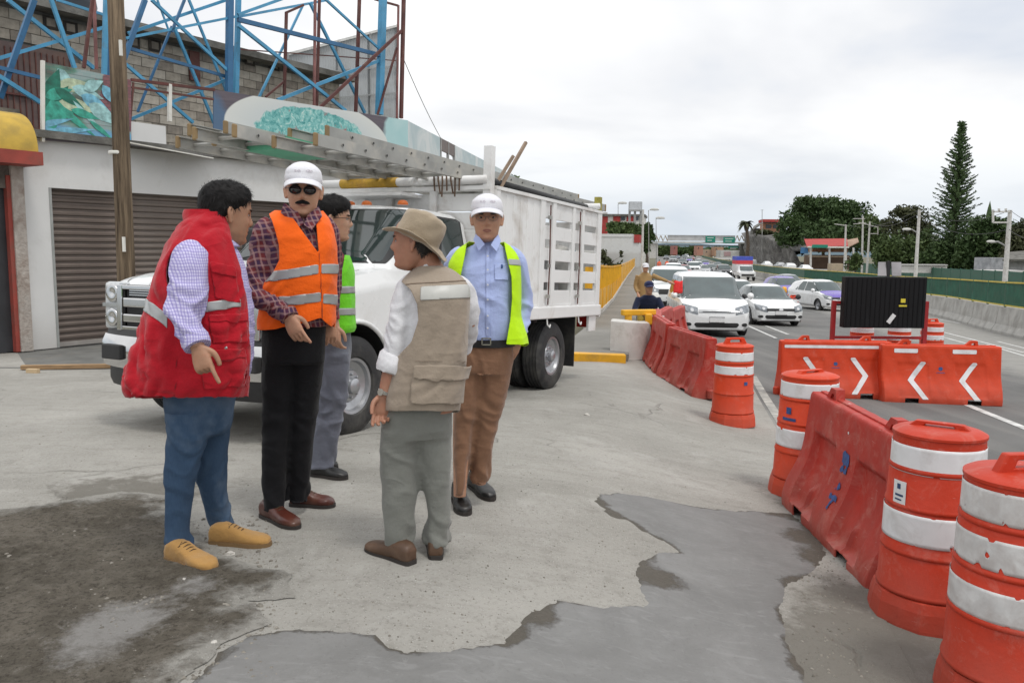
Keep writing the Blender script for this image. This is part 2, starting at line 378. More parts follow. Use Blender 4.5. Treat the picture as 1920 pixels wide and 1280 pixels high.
def drape(out, sp, zo, jag=0, seed=0):
    out = np.array(out, float)
    pts = []
    for i in range(len(out)):
        a, c = out[i], out[(i+1) % len(out)]; k = max(1, int(np.linalg.norm(c-a)/(sp*.7)))
        for j in range(k): pts.append(a+(c-a)*j/k)
    pts = np.array(pts)
    if jag:
        q = np.c_[pts, np.full(len(pts), seed)]; pts = pts+jag*np.c_[pn(q*5)+.7*pn(q*17)+.5*pn(q*43), pn(q*5+9)+.7*pn(q*17+3)+.5*pn(q*43+5)]
    n = len(pts); x0, y0 = pts.min(0); x1, y1 = pts.max(0)
    gx, gy = np.meshgrid(np.arange(x0, x1, sp), np.arange(y0, y1, sp)); gx[::2] += sp/2; I = np.c_[gx.ravel(), gy.ravel()]
    ins = np.zeros(len(I), bool); dm = np.full(len(I), 9.)
    for i in range(n):
        a, c = pts[i], pts[(i+1) % n]; cond = ((a[1] > I[:, 1]) != (c[1] > I[:, 1]))
        with np.errstate(all='ignore'): ins ^= cond & (I[:, 0] < (c[0]-a[0])*(I[:, 1]-a[1])/(c[1]-a[1])+a[0])
        d = c-a; t = np.clip(((I-a)@d)/max(d@d, 1e-9), 0, 1); dm = np.minimum(dm, np.linalg.norm(I-a-t[:, None]*d, axis=1))
    k = ins & (dm > sp*.45); I = I[k]; A = np.vstack([pts, I]); D = np.r_[np.zeros(n), dm[k]]
    r = delaunay_2d_cdt([Vector(p) for p in A], [(i, (i+1) % n) for i in range(n)], [], 1, 1e-5)
    V2 = np.array([tuple(p) for p in r[0]]); D2 = np.array([D[o[0]] if o else 0 for o in r[3]]) if True else D
    Z = gz(V2[:, 0], V2[:, 1])+zo
    return np.c_[V2, Z], [tuple(f) for f in r[2]], D2
def gauss(V, c, r):
    px, py = c; g = G(px, py); return np.exp(-(((V[:, 0]-g[0])**2+(V[:, 1]-g[1])**2)/(r*r)))
# far ground sheet, a little below the paved sheets, reaching the horizon
us = np.r_[np.linspace(-900, -60, 12), np.linspace(-50, 60, 56), np.linspace(80, 1200, 14)]
vs = np.r_[np.linspace(-40, 140, 61), np.linspace(160, 700, 28), np.linspace(800, 2500, 12)]
M_earth = surf_mat('dry_earth', lambda b, v: (b.mix(b.noise(v, .08, 6), (.07, .075, .04), (.20, .18, .13)), b.noise(v, 2, 5)), dist=.05)
def gfn(u, v, zo=-.12):
    x, y = xy_of(u, v); return (x, y, float(gz(x, y))+zo)
V, F = grid_sheet(us, vs, gfn)
tag(obj('ground', (V, F), M_earth, smooth=True), kind='structure')
# road sheet
vv = np.r_[np.arange(-4, 24, .25), np.arange(24, 60, 1.), np.arange(60, 200, 4.), np.arange(200, 900, 20.)]
lk = ([-5, 12.5, 14.5, 18, 26, 60, 150, 350, 900], [.9, .9, .3, -1.2, -1.8, -3.2, -7, -16, -38])
rk = ([-5, 60, 350, 900], [26.5, 26.5, 27, 20])
V = []; NU = 70
for v_ in vv:
    a = np.interp(v_, *lk); c = np.interp(v_, *rk)
    for t in np.linspace(0, 1, NU)**1.5: V.append(gfn(a+(c-a)*t, v_, 0.0))
F = [(j*NU+i, j*NU+i+1, (j+1)*NU+i+1, (j+1)*NU+i) for j in range(len(vv)-1) for i in range(NU-1)]
M_asph = surf_mat('asphalt', f_asph, dist=.006)
me = mesh('road', V, F, M_asph, True); A = np.array(V); u_, v_ = uv_of(A[:, 0], A[:, 1])
pale = np.clip((u_-5.2)/1.5, 0, 1)*np.clip((v_-13)/3, 0, 1)*.75+np.exp(-((u_-1.0)/.6)**2)*.85*np.clip((13-v_)/3,0,1)+np.clip((v_-45)/40, 0, 1)*.45
set_attr(me, 'pale', np.clip(pale, 0, 1)); set_attr(me, 'dirty', np.clip(np.clip((2.6-u_)/1.2, 0, 1)*np.clip((7.5-v_)/2.5, 0, 1), 0, 1)*.8); tag(link('road', me), kind='structure')
# concrete apron where the men stand
V, F = grid_sheet(np.arange(-15, .961, .12), np.arange(-3, 14.6, .14), lambda u, v: gfn(u, v, .004))
me = mesh('concrete_apron', V, F, surf_mat('old_concrete', f_apron, dist=.010), True); A = np.array(V)
dk = sum(gauss(A, c, r)*w for c, r, w in [((300, 925), .5, .75), ((160, 915), .35, .45), ((1060, 880), .3, .1), ((1180, 850), .12, .35), ((1400, 905), .25, .4), ((1500, 940), .3, .8), ((560, 1090), .3, .45), ((1500, 1010), .35, .9), ((980, 950), .12, .0), ((1600, 1120), .38, .75), ((1600, 1230), .42, .8), ((1700, 1300), .5, .8), ((560, 830), .9, .45), ((380, 780), .8, .35)])
set_attr(me, 'dark', np.clip(dk, 0, 1)); tag(link('concrete_apron', me), kind='structure')
# fresh smooth cement patch
WP = [(340, 1290), (400, 1225), (470, 1190), (560, 1180), (640, 1184), (700, 1190), (740, 1213), (800, 1218), (870, 1214), (940, 1206), (976, 1158), (1044, 1125), (1084, 1130), (1134, 1133), (1213, 1134), (1199, 1118), (1193, 1086), (1188, 1064), (1209, 1046), (1235, 1036), (1267, 1032), (1238, 1014), (1199, 996), (1177, 978), (1148, 973), (1127, 957), (1116, 942), (1120, 928), (1152, 922), (1209, 930), (1299, 948), (1371, 957), (1414, 958), (1485, 962), (1530, 1000), (1556, 1035), (1530, 1075), (1486, 1100), (1468, 1136), (1479, 1172), (1483, 1215), (1504, 1251), (1530, 1300), (1560, 1420), (200, 1420)]
O = [G(*p)[:2] for p in WP]
V, F, D = drape(O, .045, .010, .022, 1)
V[:, 2] -= np.clip(.03-D, 0, .03)*.3
me = mesh('fresh_cement_patch', V, F, surf_mat('fresh_cement', f_wet, .6, .45, .006), True)
dmp = sum(gauss(V, c, r)*w for c, r, w in [((1232, 1085), .135, 1.1), ((1010, 1160), .10, .95), ((955, 1192), .08, .9), ((1130, 945), .05, .9), ((1155, 965), .05, .8), ((1460, 965), .14, .8), ((1520, 1010), .2, 1.0), ((1540, 1050), .16, 1.0), ((1490, 1095), .1, .9), ((1500, 1250), .07, .9), ((1478, 1170), .05, .8), ((420, 1215), .09, .4), ((780, 1215), .04, .6)])
dmp += np.clip(.07-D, 0, .07)/.07*np.clip(.7+pn(V*4)*1.2, .2, 1.)
set_attr(me, 'damp', np.clip(dmp, 0, 1)); set_attr(me, 'edge', D); tag(link('fresh_cement_patch', me), kind='structure')
# damp earth scraped over the concrete, bottom left
DP = [(-60, 960), (60, 950), (140, 935), (230, 925), (310, 930), (360, 990), (430, 1050), (540, 1080), (560, 1120), (470, 1130), (500, 1175), (420, 1210), (330, 1300), (230, 1420), (-500, 1420), (-400, 1100)]
V, F, D = drape([G(*p)[:2] for p in DP], .05, .008, .03, 5)
me = mesh('damp_earth_patch', V, F, surf_mat('damp_earth', f_dirt, .95, .2, .02), True)
V2 = V.copy(); V2[:, 2] += np.clip(D*.5, 0, .020)*np.clip(pn(V*3)+pn(V*11)*.9+.3, 0, 1); me.vertices.foreach_set('co', V2.ravel())
set_attr(me, 'edge', np.clip(D, 0, 1)); set_attr(me, 'ash', np.clip(gauss(V, (235, 1165), .22)+gauss(V, (375, 1100), .13)*.8+gauss(V, (140, 1240), .2)*.6+gauss(V, (60, 1090), .3)*.3, 0, 1))
tag(link('damp_earth_patch', me), kind='structure')
# crumbs and pebbles: nobody could count them
b = MB(); rs = np.random.RandomState(11)
def pebble(x, y, s, z=.006):
    g = float(gz(x, y)); t = rs.rand()*6.28
    V = []
    for k, (r_, h) in enumerate(((1, 0), (.8, .55), (0, .8))):
        if r_ == 0: V.append((x, y, g+z+h*s*.8)); break
        for i in range(5):
            a = t+i*1.257+k*.3; q = r_*(.75+.5*rs.rand()); V.append((x+math.cos(a)*s*q, y+math.sin(a)*s*q, g+z+h*s*.8*(.7+.5*rs.rand())-.003))
    F = [(i, (i+1) % 5, 5+(i+1) % 5, 5+i) for i in range(5)]+[(5+i, 5+(i+1) % 5, 10) for i in range(5)]
    b.add(V, F)
for i in range(4200):
    k = rs.rand()
    if k < .55: p = G(rs.uniform(-20, 520), rs.uniform(960, 1275)); s = .003+.011*rs.rand()**3
    elif k < .66: p = G(1500+abs(rs.randn())*70, 1000+rs.rand()*270); s = .002+.008*rs.rand()**3
    else: p = G(rs.uniform(0, 1500), 700+570*rs.rand()**.7); s = .002+.005*rs.rand()**3
    pebble(p[0], p[1], s)
tag(b.obj('gravel', pm('crumb_grey', (.17, .155, .13), .95, .6, 9, dirt=.6, dcol=(.34, .32, .28), dscale=14)), 'loose grey crumbs and pebbles scattered over the apron', 'gravel', kind='stuff')
for (px, py, s, lb) in [(432, 1040, .022, 'pale stone just right of the tan shoes'), (1100, 779, .03, 'small pale stone lying alone beyond the blue-shirted man'), (345, 1090, .017, 'small grey stone in the dirt below the tan shoes'), (402, 1208, .016, 'dark rounded stone at the left rim of the cement patch')]:
    b = MB(); g = G(px, py); pebble(g[0], g[1], s, .008); tag(b.obj('stone', pm('stone_pale' if s > .017 else 'stone_dark', (.5, .48, .44) if s > .016 else (.06, .06, .055), .85)), lb, 'stone')
# ---- painted markings
M_line = pm('road_paint', (.66, .66, .64), .7, .25, 12, dirt=.55, dcol=(.24, .24, .23), dscale=6)
M_yel = pm('road_paint_faded', (.42, .41, .37), .85, .3, 9, dirt=.75, dcol=(.2, .2, .19), dscale=5)
def strip(name, pa, pb, w, m, n=10, zo=.005):
    a = np.array(pa[:2]); c = np.array(pb[:2]); d = (c-a)/np.linalg.norm(c-a); q = np.array([d[1], -d[0]])*w/2
    V = []
    for t in np.linspace(0, 1, n):
        for s_ in (-1, 1):
            p = a+(c-a)*t+q*s_; V.append((p[0], p[1], float(gz(*p))+zo))
    return obj(name, (V, [(2*i, 2*i+1, 2*i+3, 2*i+2) for i in range(n-1)]), m)
marks = [((1403, 611), (1455, 634), .10), ((1426, 607), (1478, 627), .10), ((1766, 622), (1920, 661), .10), ((1850, 646), (1960, 679), .10),
         ((1768, 632), (1850, 654), .10), ((1804, 755), (1930, 806), .12), ((1870, 615+25), (1930, 655), .1), ((1752, 597), (1800, 606), .12), ((1850, 617), (1925, 633), .1)]
for i, (p, q, w) in enumerate(marks):
    tag(strip('lane_marking', G(*p), G(*q), w, M_line, 14), kind='structure')
tag(strip('lane_marking', G(1412, 705), G(1470, 800), .12, M_yel, 14), kind='structure')
for u0, sts in ((3.4, range(36, 220, 9)), (6.9, range(46, 220, 9))):
    for v0 in sts:
        sh = np.interp(v0, [30, 60, 150, 350], [0, 0, -3, -10])
        tag(strip('lane_marking', xy_of(u0+sh, v0), xy_of(u0+sh, v0+3), .14, M_line, 4, .006), kind='structure')
for v0 in range(40, 140, 9): tag(strip('lane_marking', xy_of(19, v0), xy_of(19, v0+3), .14, M_line, 4, .006), kind='structure')
# ================================================================ median of concrete barriers with green mesh fence
M_conc = pm('precast_concrete', (.40, .39, .365), .85, .2, 2, .3, 30, dirt=.4, dcol=(.17, .16, .14), dscale=1.5)
M_green = pm('green_paint', (.022, .098, .062), .6, .3, 3, dirt=.4, dcol=(.05, .09, .06)); M_yell = pm('yellow_rail_paint', (.55, .42, .03), .5, .2, 3)
MEDU = ([-5, 30, 41, 65, 97, 180, 350, 600], [9.9, 10.5, 11.4, 11, 8.5, 5, 2.2, -5])
def med(v): return xy_of(float(np.interp(v, *MEDU)), v)
med_root = empty('median_barrier', (*med(40), float(gz(*med(40)))), 0, 'long grey concrete barrier dividing the two carriageways', 'barrier')
def jersey(L, h=.9):
    pr = [(-.30, 0), (-.30, .08), (-.17, .30), (-.09, h), (.09, h), (.17, .30), (.30, .08), (.30, 0)]
    V = [(x, y, z) for x in (0, L) for y, z in pr]; n = len(pr)
    F = [(i, i+1, n+i+1, n+i) for i in range(n-1)]+[tuple(range(n))[::-1], tuple(range(n, 2*n))]
    return V, F
mj = {}
v0 = 18.
while v0 < 330:
    L = 3.6 if v0 < 120 else 14.4
    a = np.array(med(v0)); c = np.array(med(v0+L)); d = c-a
    if L not in mj: mj[L] = mesh('barrier_block', *jersey(L-.03), M_conc)
    z = float(gz(*a)); o = link('barrier_block', mj[L], None, (a[0], a[1], z)); ang = math.atan2(d[1], d[0]); o.rotation_euler = (0, -math.atan2(float(gz(*c))-z, L), ang)
    mw = Matrix.Translation(o.location)@o.rotation_euler.to_matrix().to_4x4(); o.parent = med_root; o.matrix_parent_inverse = Matrix.Translation(med_root.location).inverted()
    v0 += L
fence_root = empty('mesh_fence', (*med(38), float(gz(*med(38)))+.9), 0, 'green mesh fence with yellow rails on top of the median barrier', 'fence')
pinv = Matrix.Translation(fence_root.location).inverted()
def on(root, o): o.parent = root; o.matrix_parent_inverse = Matrix.Translation(root.location).inverted(); return o
bt = MB(); by = MB(); bp = MB(); v0 = 20.
while v0 < 330:
    st = 2.4 if v0 < 80 else 8; a = med(v0); c = med(v0+st); za, zc = float(gz(*a))+.9, float(gz(*c))+.9
    for zz in (.06, .86): (by if zz > .1 or True else bp).bar((*a, za+zz), (*c, zc+zz), .05)
    on(fence_root, MB().bar((*a, za-.02), (*a, za+.9), .06).obj('post', M_green))
    if v0 < 80:
        for k in range(24):
            t = k/24; x = a[0]+(c[0]-a[0])*t; y = a[1]+(c[1]-a[1])*t; z = za+(zc-za)*t; bt.bar((x, y, z+.06), (x, y, z+.84), .045, .012)
    else: bt.bar((*a, za+.45), (*c, zc+.45), .03, .75)
    v0 += st
on(fence_root, by.obj('rail', M_yell)); tag(on(fence_root, bt.obj('mesh_bars', M_green)), kind='stuff')
# green fence on the far side of the other carriageway
fr = empty('green_screen_fence', (*xy_of(27, 60), float(gz(*xy_of(27, 60)))), 0, 'solid green screen fence along the far edge of the highway', 'fence')
v0 = 40.
mp = None
while v0 < 150:
    a = xy_of(27, v0); c = xy_of(27, v0+3.4); z = float(gz(*a)); h = 1.75
    b = MB(); b.box((0, -.03, -.1), (3.36, .03, h)); 
    for k in range(9): b.box((.05+k*.38, -.055, .05), (.2+k*.38, -.03, h-.05))
    if mp is None: mp = mesh('screen_panel', b.V, b.F, M_green); b2 = MB(); b2.box((-.05, -.05, -.1), (.05, .05, h+.1)); mq = mesh('post', b2.V, b2.F, M_green)
    for nme, q in (('screen_panel', mp), ('post', mq)):
        o = link(nme, q, None, (a[0], a[1], z)); o.rotation_euler = (0, 0, math.atan2(c[1]-a[1], c[0]-a[0])); on(fr, o)
    v0 += 3.4
# ================================================================ plastic barriers and drums
def f_plastic(name, col, wear):
    def f(b, v):
        n = b.noise(v, 3, 5, .6); c = b.mix(b.ramp(n, .3, .7), tuple(k*.82 for k in col), col)
        z = b.add('ShaderNodeSeparateXYZ', {0: v}).outputs['Z']
        low = b.math('MULTIPLY', b.ramp(b.math('ADD', z, b.math('MULTIPLY', b.noise(v, 6, 5, .7), .45)), .62, .14), .6)
        c = b.mix(b.math('MULTIPLY', low, .35+.65*wear), c, (.30, .10, .075))
        c = b.mix(b.math('MULTIPLY', b.ramp(b.noise(v, 5, 8, .78, .5), .60-.10*wear, .80), .10+.55*wear), c, (.52, .26, .21))
        sc = b.add('ShaderNodeMapping', {'Vector': v, 'Scale': (1, 1, 9), 'Rotation': (.5, .3, 0)}).outputs[0]
        c = b.mix(b.math('MULTIPLY', b.ramp(b.noise(sc, 9, 4, .7), .67, .72), .7*wear), c, (.62, .42, .37))
        c = b.mix(b.math('MULTIPLY', b.ramp(b.noise(v, 10, 6, .8, .6), .66, .72), .45), c, (.10, .05, .04))
        return c, b.noise(v, 20, 4), b.math('ADD', .34, b.math('MULTIPLY', b.noise(v, 8, 4), .34))
    return surf_mat(name, f, .45, .32, .004)
M_or = f_plastic('orange_plastic', (.62, .052, .012), .5); M_orw = f_plastic('orange_plastic_faded', (.43, .032, .020), 1.0); M_or2 = f_plastic('orange_plastic_worn', (.52, .038, .012), .7)
M_ref = pm('white_reflective_sheet', (.72, .72, .73), .35, .08, 8, .1, 60, dirt=.38, dcol=(.45, .42, .40), dscale=6)
M_ref2 = pm('white_reflective_sheet_worn', (.62, .61, .60), .4, .14, 14, .1, 60, dirt=.65, dcol=(.4, .36, .34), dscale=9)
M_blue = pm('blue_stencil', (.03, .07, .22), .6, .4, 30); M_black = pm('black_rubber', (.018, .018, .019), .7, .3, 12, dirt=.3, dcol=(.09, .085, .075))
def barrier(name, loc, rz, L, H, label, mat, group=None, chev=0, stencil=False, top=None, recess=True, tilt=0):
    t = empty(name, loc, rz, label, 'barrier', group); t.rotation_euler = (tilt, 0, rz)
    prof = [(.245, 0), (.25, .05), (.245, .10), (.215, .19), (.17, .28), (.13, .38), (.105, .5), (.09, .62), (.082, .72), (.078, .77), (.066, .797), (.04, .8), (0, .8)]
    pr = crom([(w, z*H/.8) for w, z in prof], 5); pr = [(w, z) for w, z in pr]
    loop = [(-w, z) for w, z in pr]+[(w, z) for w, z in pr[::-1][1:]]
    xs = np.r_[-L/2, -L/2+.006, -L/2+.02, np.linspace(-L/2+.04, L/2-.04, 120), L/2-.02, L/2-.006, L/2]
    V = []; n = len(loop)
    for x in xs:
        e_ = max(0, abs(x)-(L/2-.025))/.025; s_ = 1-.14*e_**2
        for w, z in loop:
            y = w*s_; zz = z if z < H*.9 else z-(.008*e_)
            if recess:
                q = abs(x); a = max(0, min(1, (q-.10*L)/.03))*max(0, min(1, (.38*L-q)/.03))*max(0, min(1, (z-.10*H)/.03))*max(0, min(1, (.70*H-z)/.03))
                y -= math.copysign(min(.05, w*.5 if w > 0 else -w*.5)*a, w) if chev == 0 else math.copysign(.010*a, w)
                rb = max(0, 1-abs(q-.24*L)/.02)*max(0, min(1, (z-.1*H)/.02))*max(0, min(1, (.3*H-z)/.02))
                y += math.copysign(.04*rb, w) if chev == 0 else 0
            V.append((x, y+.002*math.sin(x*31+z*17), zz))
    F = [(i*n+k, i*n+k+1, (i+1)*n+k+1, (i+1)*n+k)[::-1] for i in range(len(xs)-1) for k in range(n-1)]
    F += [tuple(range(n))[::-1], tuple((len(xs)-1)*n+k for k in range(n))]
    S = surf((V, F)); A = S[0]
    if S[2][np.argmin(A[:, 1])][1] > 0: F = [f[::-1] for f in F]; S = surf((V, F))
    notch = np.minimum.reduce([np.where(A[:, 2] < .1*H/.8, np.minimum(abs(abs(A[:, 0])-s*L)-.09, 9), 9) if s else np.full(len(A), 9.) for s in (.0, .28)])
    nf = np.maximum(abs(abs(A[:, 0])-.26*L)/.095-1, A[:, 2]/(.085)-1)
    Vc, Fc = clip(A, F, nf+1e-4)
    obj('shell', (Vc, Fc), mat, t, True, 38, solid=.012, off=-1)
    # ridge along the top and lifting lugs
    m = MB(); m.box((-L/2+.06, -.02, H-.004), (L/2-.06, .02, H+.012)); m.obj('top_rib', mat, t, bevel=.006)
    for s_ in (top if top is not None else (-.3, .3)):
        m = MB(); pts = [(-.11, 0), (-.03, .075), (.06, .075), (.075, 0), (.03, 0), (.03, .04), (-.01, .04), (-.04, 0)]
        V2 = [(s_*L+x, y, H+z-.002) for y in (-.03, .03) for x, z in pts]; k = len(pts)
        m.add(V2, [tuple(range(k))[::-1], tuple(range(k, 2*k))]+[(i, (i+1) % k, k+(i+1) % k, k+i) for i in range(k)]); m.obj('lug', mat, t)
    for sx in (-1, 1):
        m = MB(); m.lathe([(0.001, .02), (.05, .02), (.055, .05), (.055, .12), (.04, .135), (.001, .135)], 14, (sx*(L/2+.02), 0, 0)); m.obj('coupling', mat, t, smooth=True, angle=40)
    side = -A[:, 1]          # decorated side is local -y
    front = np.where(S[2][:, 1] < -.3, 1., -1.)
    def dec(nm, f, mt, off=.004):
        VF = patch(S, np.minimum(f, front*.05), off)
        if len(VF[1]): obj(nm, VF, mt, t)
    X, Z = A[:, 0], A[:, 2]
    if chev:
        for c0 in (-.23*L, .20*L):
            c0 = c0*chev
            u = (X-c0)*chev; zc = Z-.40*H; f = .042-abs(u-(.10-abs(zc)*.72)); f = np.minimum(f*.85, .24*H/.8*1.05-abs(zc)); dec('chevron', f, M_ref)
        if chev > 0: dec('stripe', np.minimum(.46*L-abs(X+.02), .022-abs(Z-.90*H)), M_ref)
        else:
            for c0 in (-.30, .19): dec('stripe', np.minimum(.1*L-abs(X-c0*L), .03-abs(Z-.90*H)), M_ref)
        dec('logo_mark', np.minimum(np.minimum(.030-abs(X+.01), .026-abs(Z-.60*H)), .05-abs(X+.01)-(Z-.60*H)*1.2), M_blue); dec('logo_line', np.minimum(.065-abs(X+.01), .006-abs(Z-.53*H)), M_blue)
    if stencil:
        q = pn(A*40)*.022
        for cz, h_, w_ in ((.66, .040, .060), (.58, .020, .050), (.45, .022, .022), (.36, .016, .055), (.31, .030, .018)):
            dec('stencil_mark', np.minimum(w_-abs(X-.02), h_-abs(Z-cz*H))+q, M_blue, .005)
        for cx, cz in ((-.2, .86), (.0, .85), (.25, .87), (.35, .76)):
            dec('scuff', .011-np.hypot((X-cx*L)*1., Z-cz*H)+q*.4, pm('scuff_white', (.7, .62, .6), .6), .004)
    return t
def drum(loc, label, bands, mat, hs=1., Hd=.93, group='orange traffic drums', rot=0, worn=False, extra=None, handle=0.0, tiers=((.145, .34, .236), (.34, .56, .226), (.56, .74, .216), (.74, .915, .206)), s=1.0):
    t = empty('traffic_drum', loc, rot, label, 'drum', group); t.scale = (s, s, s)
    prof = []
    for i, (z0, z1, r) in enumerate(tiers):
        prof += [(r, z0+.006), (r+.007, z0+.010), (r+.009, z0+.018), (r+.007, z0+.027), (r+.001, z0+.034), (r-.004, z1-.004)]
    r = tiers[-1][2]-.004; z1 = tiers[-1][1]
    prof += [(r+.006, z1), (r+.006, z1+.012), (r-.012, z1+.022), (r*.8, z1+.03), (r*.4, z1+.034), (.001, z1+.034)]
    V, F = lathe(prof, 56); S = surf((V, F)); obj('body', (V, F), mat, t, True, 50)
    # eight sided foot
    ft = []; 
    for (rr, z) in ((.278, 0), (.278, .02), (.268, .10), (.255, .145), (.23, .152)):
        ft.append([(rr*(1 if k % 2 == 0 else .965)*math.cos(math.pi*k/8+.2), rr*(1 if k % 2 == 0 else .965)*math.sin(math.pi*k/8+.2), z) for k in range(16)])
    obj('foot', loftr(np.array(ft)), mat, t, False)
    A = np.array(V); rad = np.hypot(A[:, 0], A[:, 1]); 
    for (z0, z1b) in bands:
        zs = np.linspace(z0, z1b, 10); th = np.linspace(0, 2*math.pi, 181); g = []
        for z in zs:
            for a in th:
                r_ = [rr+(-.004)*(z-a0)/(a1-a0) for a0, a1, rr in tiers if a0 <= z <= a1]; r_ = (r_[0] if r_ else .23)+.0025
                g.append((r_*math.cos(a), r_*math.sin(a), z))
        Fg = [(j*181+i, j*181+i+1, (j+1)*181+i+1, (j+1)*181+i) for j in range(9) for i in range(180)]
        G_ = np.array(g)
        if worn: f = np.minimum(np.minimum(G_[:, 2]-z0, z1b-G_[:, 2])+.012+pn(G_*[16, 16, 10]+5)*.026+pn(G_*60)*.012, .62+pn(G_*[22, 22, 26]+9))
        else: f = np.minimum(G_[:, 2]-z0, z1b-G_[:, 2])+.004+np.minimum(pn(G_*22)+.33, 0)*.05
        VF = clip(G_, Fg, f); obj('reflective_band', VF, M_ref2 if worn else M_ref, t, True, solid=.0015, off=1)
    # handle across the top
    zt = z1+.03; pts = [(-.15, 0), (-.105, .085*hs), (.105, .085*hs), (.15, 0)]; ho = [(-.07, .03*hs), (-.06, .06*hs), (.06, .06*hs), (.07, .03*hs)]
    m = MB(); k = 4
    ring = [pts, ho]
    V2 = [(x, y, zt-.012+z) for y in (-.022, .022) for q in ring for x, z in q]
    def I(side, rr, i): return side*8+rr*4+i
    Fh = []
    for sd_ in (0, 1):
        for i in range(4):
            j = (i+1) % 4; q = (I(sd_, 0, i), I(sd_, 0, j), I(sd_, 1, j), I(sd_, 1, i)); Fh.append(q if sd_ == 0 else q[::-1])
    for rr in (0, 1):
        for i in range(4):
            j = (i+1) % 4; q = (I(0, rr, i), I(1, rr, i), I(1, rr, j), I(0, rr, j)); Fh.append(q if rr == 0 else q[::-1])
    o = obj('handle', (V2, Fh), mat, t, rot=(0, 0, handle), bevel=.008)
    if extra: extra(t, tiers)
    return t
def cyl_patch(t, nm, a0, a1, z0, z1, r, m, n=14, lift=.004):
    V = [((r+lift)*math.cos(a), (r+lift)*math.sin(a), z) for z in (z0, z1) for a in np.linspace(a0, a1, n)]
    return obj(nm, (V, [(i, i+1, n+i+1, n+i) for i in range(n-1)]), m, t, solid=.001)
def face(p):  # angle at which a thing at p looks at the camera
    return math.atan2(-p[1], -p[0])
def at(px, Y): return gp(px, Y)
pA = at(1372, 9.25); pB = at(1508, 6.15); pC = at(1738, 3.92); pD = at(1893, 3.12)
M_sheet = pm('orange_fluorescent_sheet', (.95, .16, .01), .4, .06, 8); M_lab = pm('white_label', (.72, .72, .72), .5, .06, 20); M_ink = pm('label_ink', (.02, .05, .13), .6, .2)
def exA(t, ti): f = face(pA); cyl_patch(t, 'logo_mark', f+.55, f+.75, .49, .53, .226, M_blue)
def exB(t, ti):
    f = face(pB); cyl_patch(t, 'orange_sheet', f+.05, f+.78, .585, .725, .216, M_sheet)
    cyl_patch(t, 'logo_mark', f-.78, f-.58, .65, .70, .216, M_blue); cyl_patch(t, 'logo_line', f-.95, f-.4, .60, .622, .216, M_blue, 14)
def exC(t, ti):
    f = face(pC); cyl_patch(t, 'label', f-.95, f-.6, .585, .70, .216, M_lab); cyl_patch(t, 'label_mark', f-.83, f-.74, .66, .685, .216, M_ink, 5, .006); cyl_patch(t, 'label_line', f-.88, f-.66, .625, .635, .216, M_ink, 6, .006); cyl_patch(t, 'label_line', f-.88, f-.7, .605, .612, .216, M_ink, 6, .006)
drum(pA, 'farthest near drum, two narrow white bands, at the end of the faded barrier row', ((.76, .86), (.60, .70)), M_or, extra=exA, handle=.2, tiers=((.145, .36, .236), (.36, .575, .228), (.575, .72, .220), (.72, .915, .213)), s=.97)
drum(pB, 'drum with a bright orange square and blue stencil between its two white bands', ((.775, .885), (.40, .535)), M_or, extra=exB, handle=.5, hs=.42)
drum(pC, 'drum carrying a small white label on its side below the top white band', ((.745, .875), (.41, .555)), M_or2, extra=exC, handle=2.5, hs=.45)
drum(pD, 'nearest drum at the right edge, with three torn and scratched white bands', ((.775, .895), (.595, .715), (.40, .52)), M_or2, worn=True, handle=.1, tiers=((.145, .37, .25), (.37, .56, .243), (.56, .74, .232), (.74, .915, .222)))
# near faded barrier, seen along its length
e1 = gp(1640, 5.75); e2 = gp(1745, 4.25); e1[0] = 2.2; e2[0] = 2.14; mid = (e1+e2)/2; mid[2] = float(gz(mid[0], mid[1]))-.01
ang = math.atan2(e1[1]-e2[1], e1[0]-e2[0])
barrier('plastic_barrier', mid, ang+math.pi, 1.62, .83, 'scuffed faded barrier between two drums, blue stencil marks down its side', M_orw, 'orange plastic barriers', stencil=-1)
# chevron barriers facing the camera
qa = gp(1560, 12.3); qb = gp(1755, 12.0)
barrier('plastic_barrier', qa, R(-2), 1.62, .84, 'barrier with white chevrons pointing right and one long white stripe', M_or, 'orange plastic barriers', chev=1, top=(-.28, .28))
barrier('plastic_barrier', qb, R(-6), 1.66, .84, 'barrier with white chevrons pointing left and two short white stripes', M_or, 'orange plastic barriers', chev=-1, top=(-.3, .27))
# curved row along the kerb
rowp = [(2.66, 10.85), (2.43, 12.55), (2.50, 14.25), (2.82, 15.95), (3.35, 17.6), (3.95, 19.2)]
rl = ['nearest of the dusty row of barriers curving along the kerb', 'second barrier from the near end of the dusty kerb row', 'third barrier from the near end of the dusty kerb row', 'fourth barrier of the dusty kerb row, beside the white parapet', 'last visible barrier of the dusty kerb row, in front of the minivan']
for i in range(5):
    a, c = np.array(rowp[i]), np.array(rowp[i+1]); m_ = (a+c)/2; an = math.atan2(c[1]-a[1], c[0]-a[0])
    barrier('plastic_barrier', (m_[0], m_[1], float(gz(*m_))), an+math.pi, 1.62, .82, rl[i], M_orw, 'orange plastic barriers', top=())
# drums further back
for px, Y, lb in ((1485, 33, 'drum standing between the white sedan and the purple and white taxis'), (1743, 16.5, 'drum behind the right red post of the message board'), (1612, 15.6, 'drum under the left half of the black message board'), (1682, 16.2, 'drum under the right half of the black message board'), (1468, 36, 'small drum behind the one beside the sedan, carrying a yellow lamp')):
    drum(gp(px, Y), lb, ((.76, .86), (.60, .70)), M_or, handle=.3)
p = gp(1468, 36); m = MB(); m.lathe([(.001, 0), (.11, 0), (.12, .1), (.12, .22), (.08, .3), (.001, .32)], 16, (p[0], p[1], p[2]+.96)); tag(m.obj('warning_lamp', pm('amber_lens', (.75, .35, .01), .3), smooth=True), 'yellow warning lamp set on top of the farther drum', 'lamp')
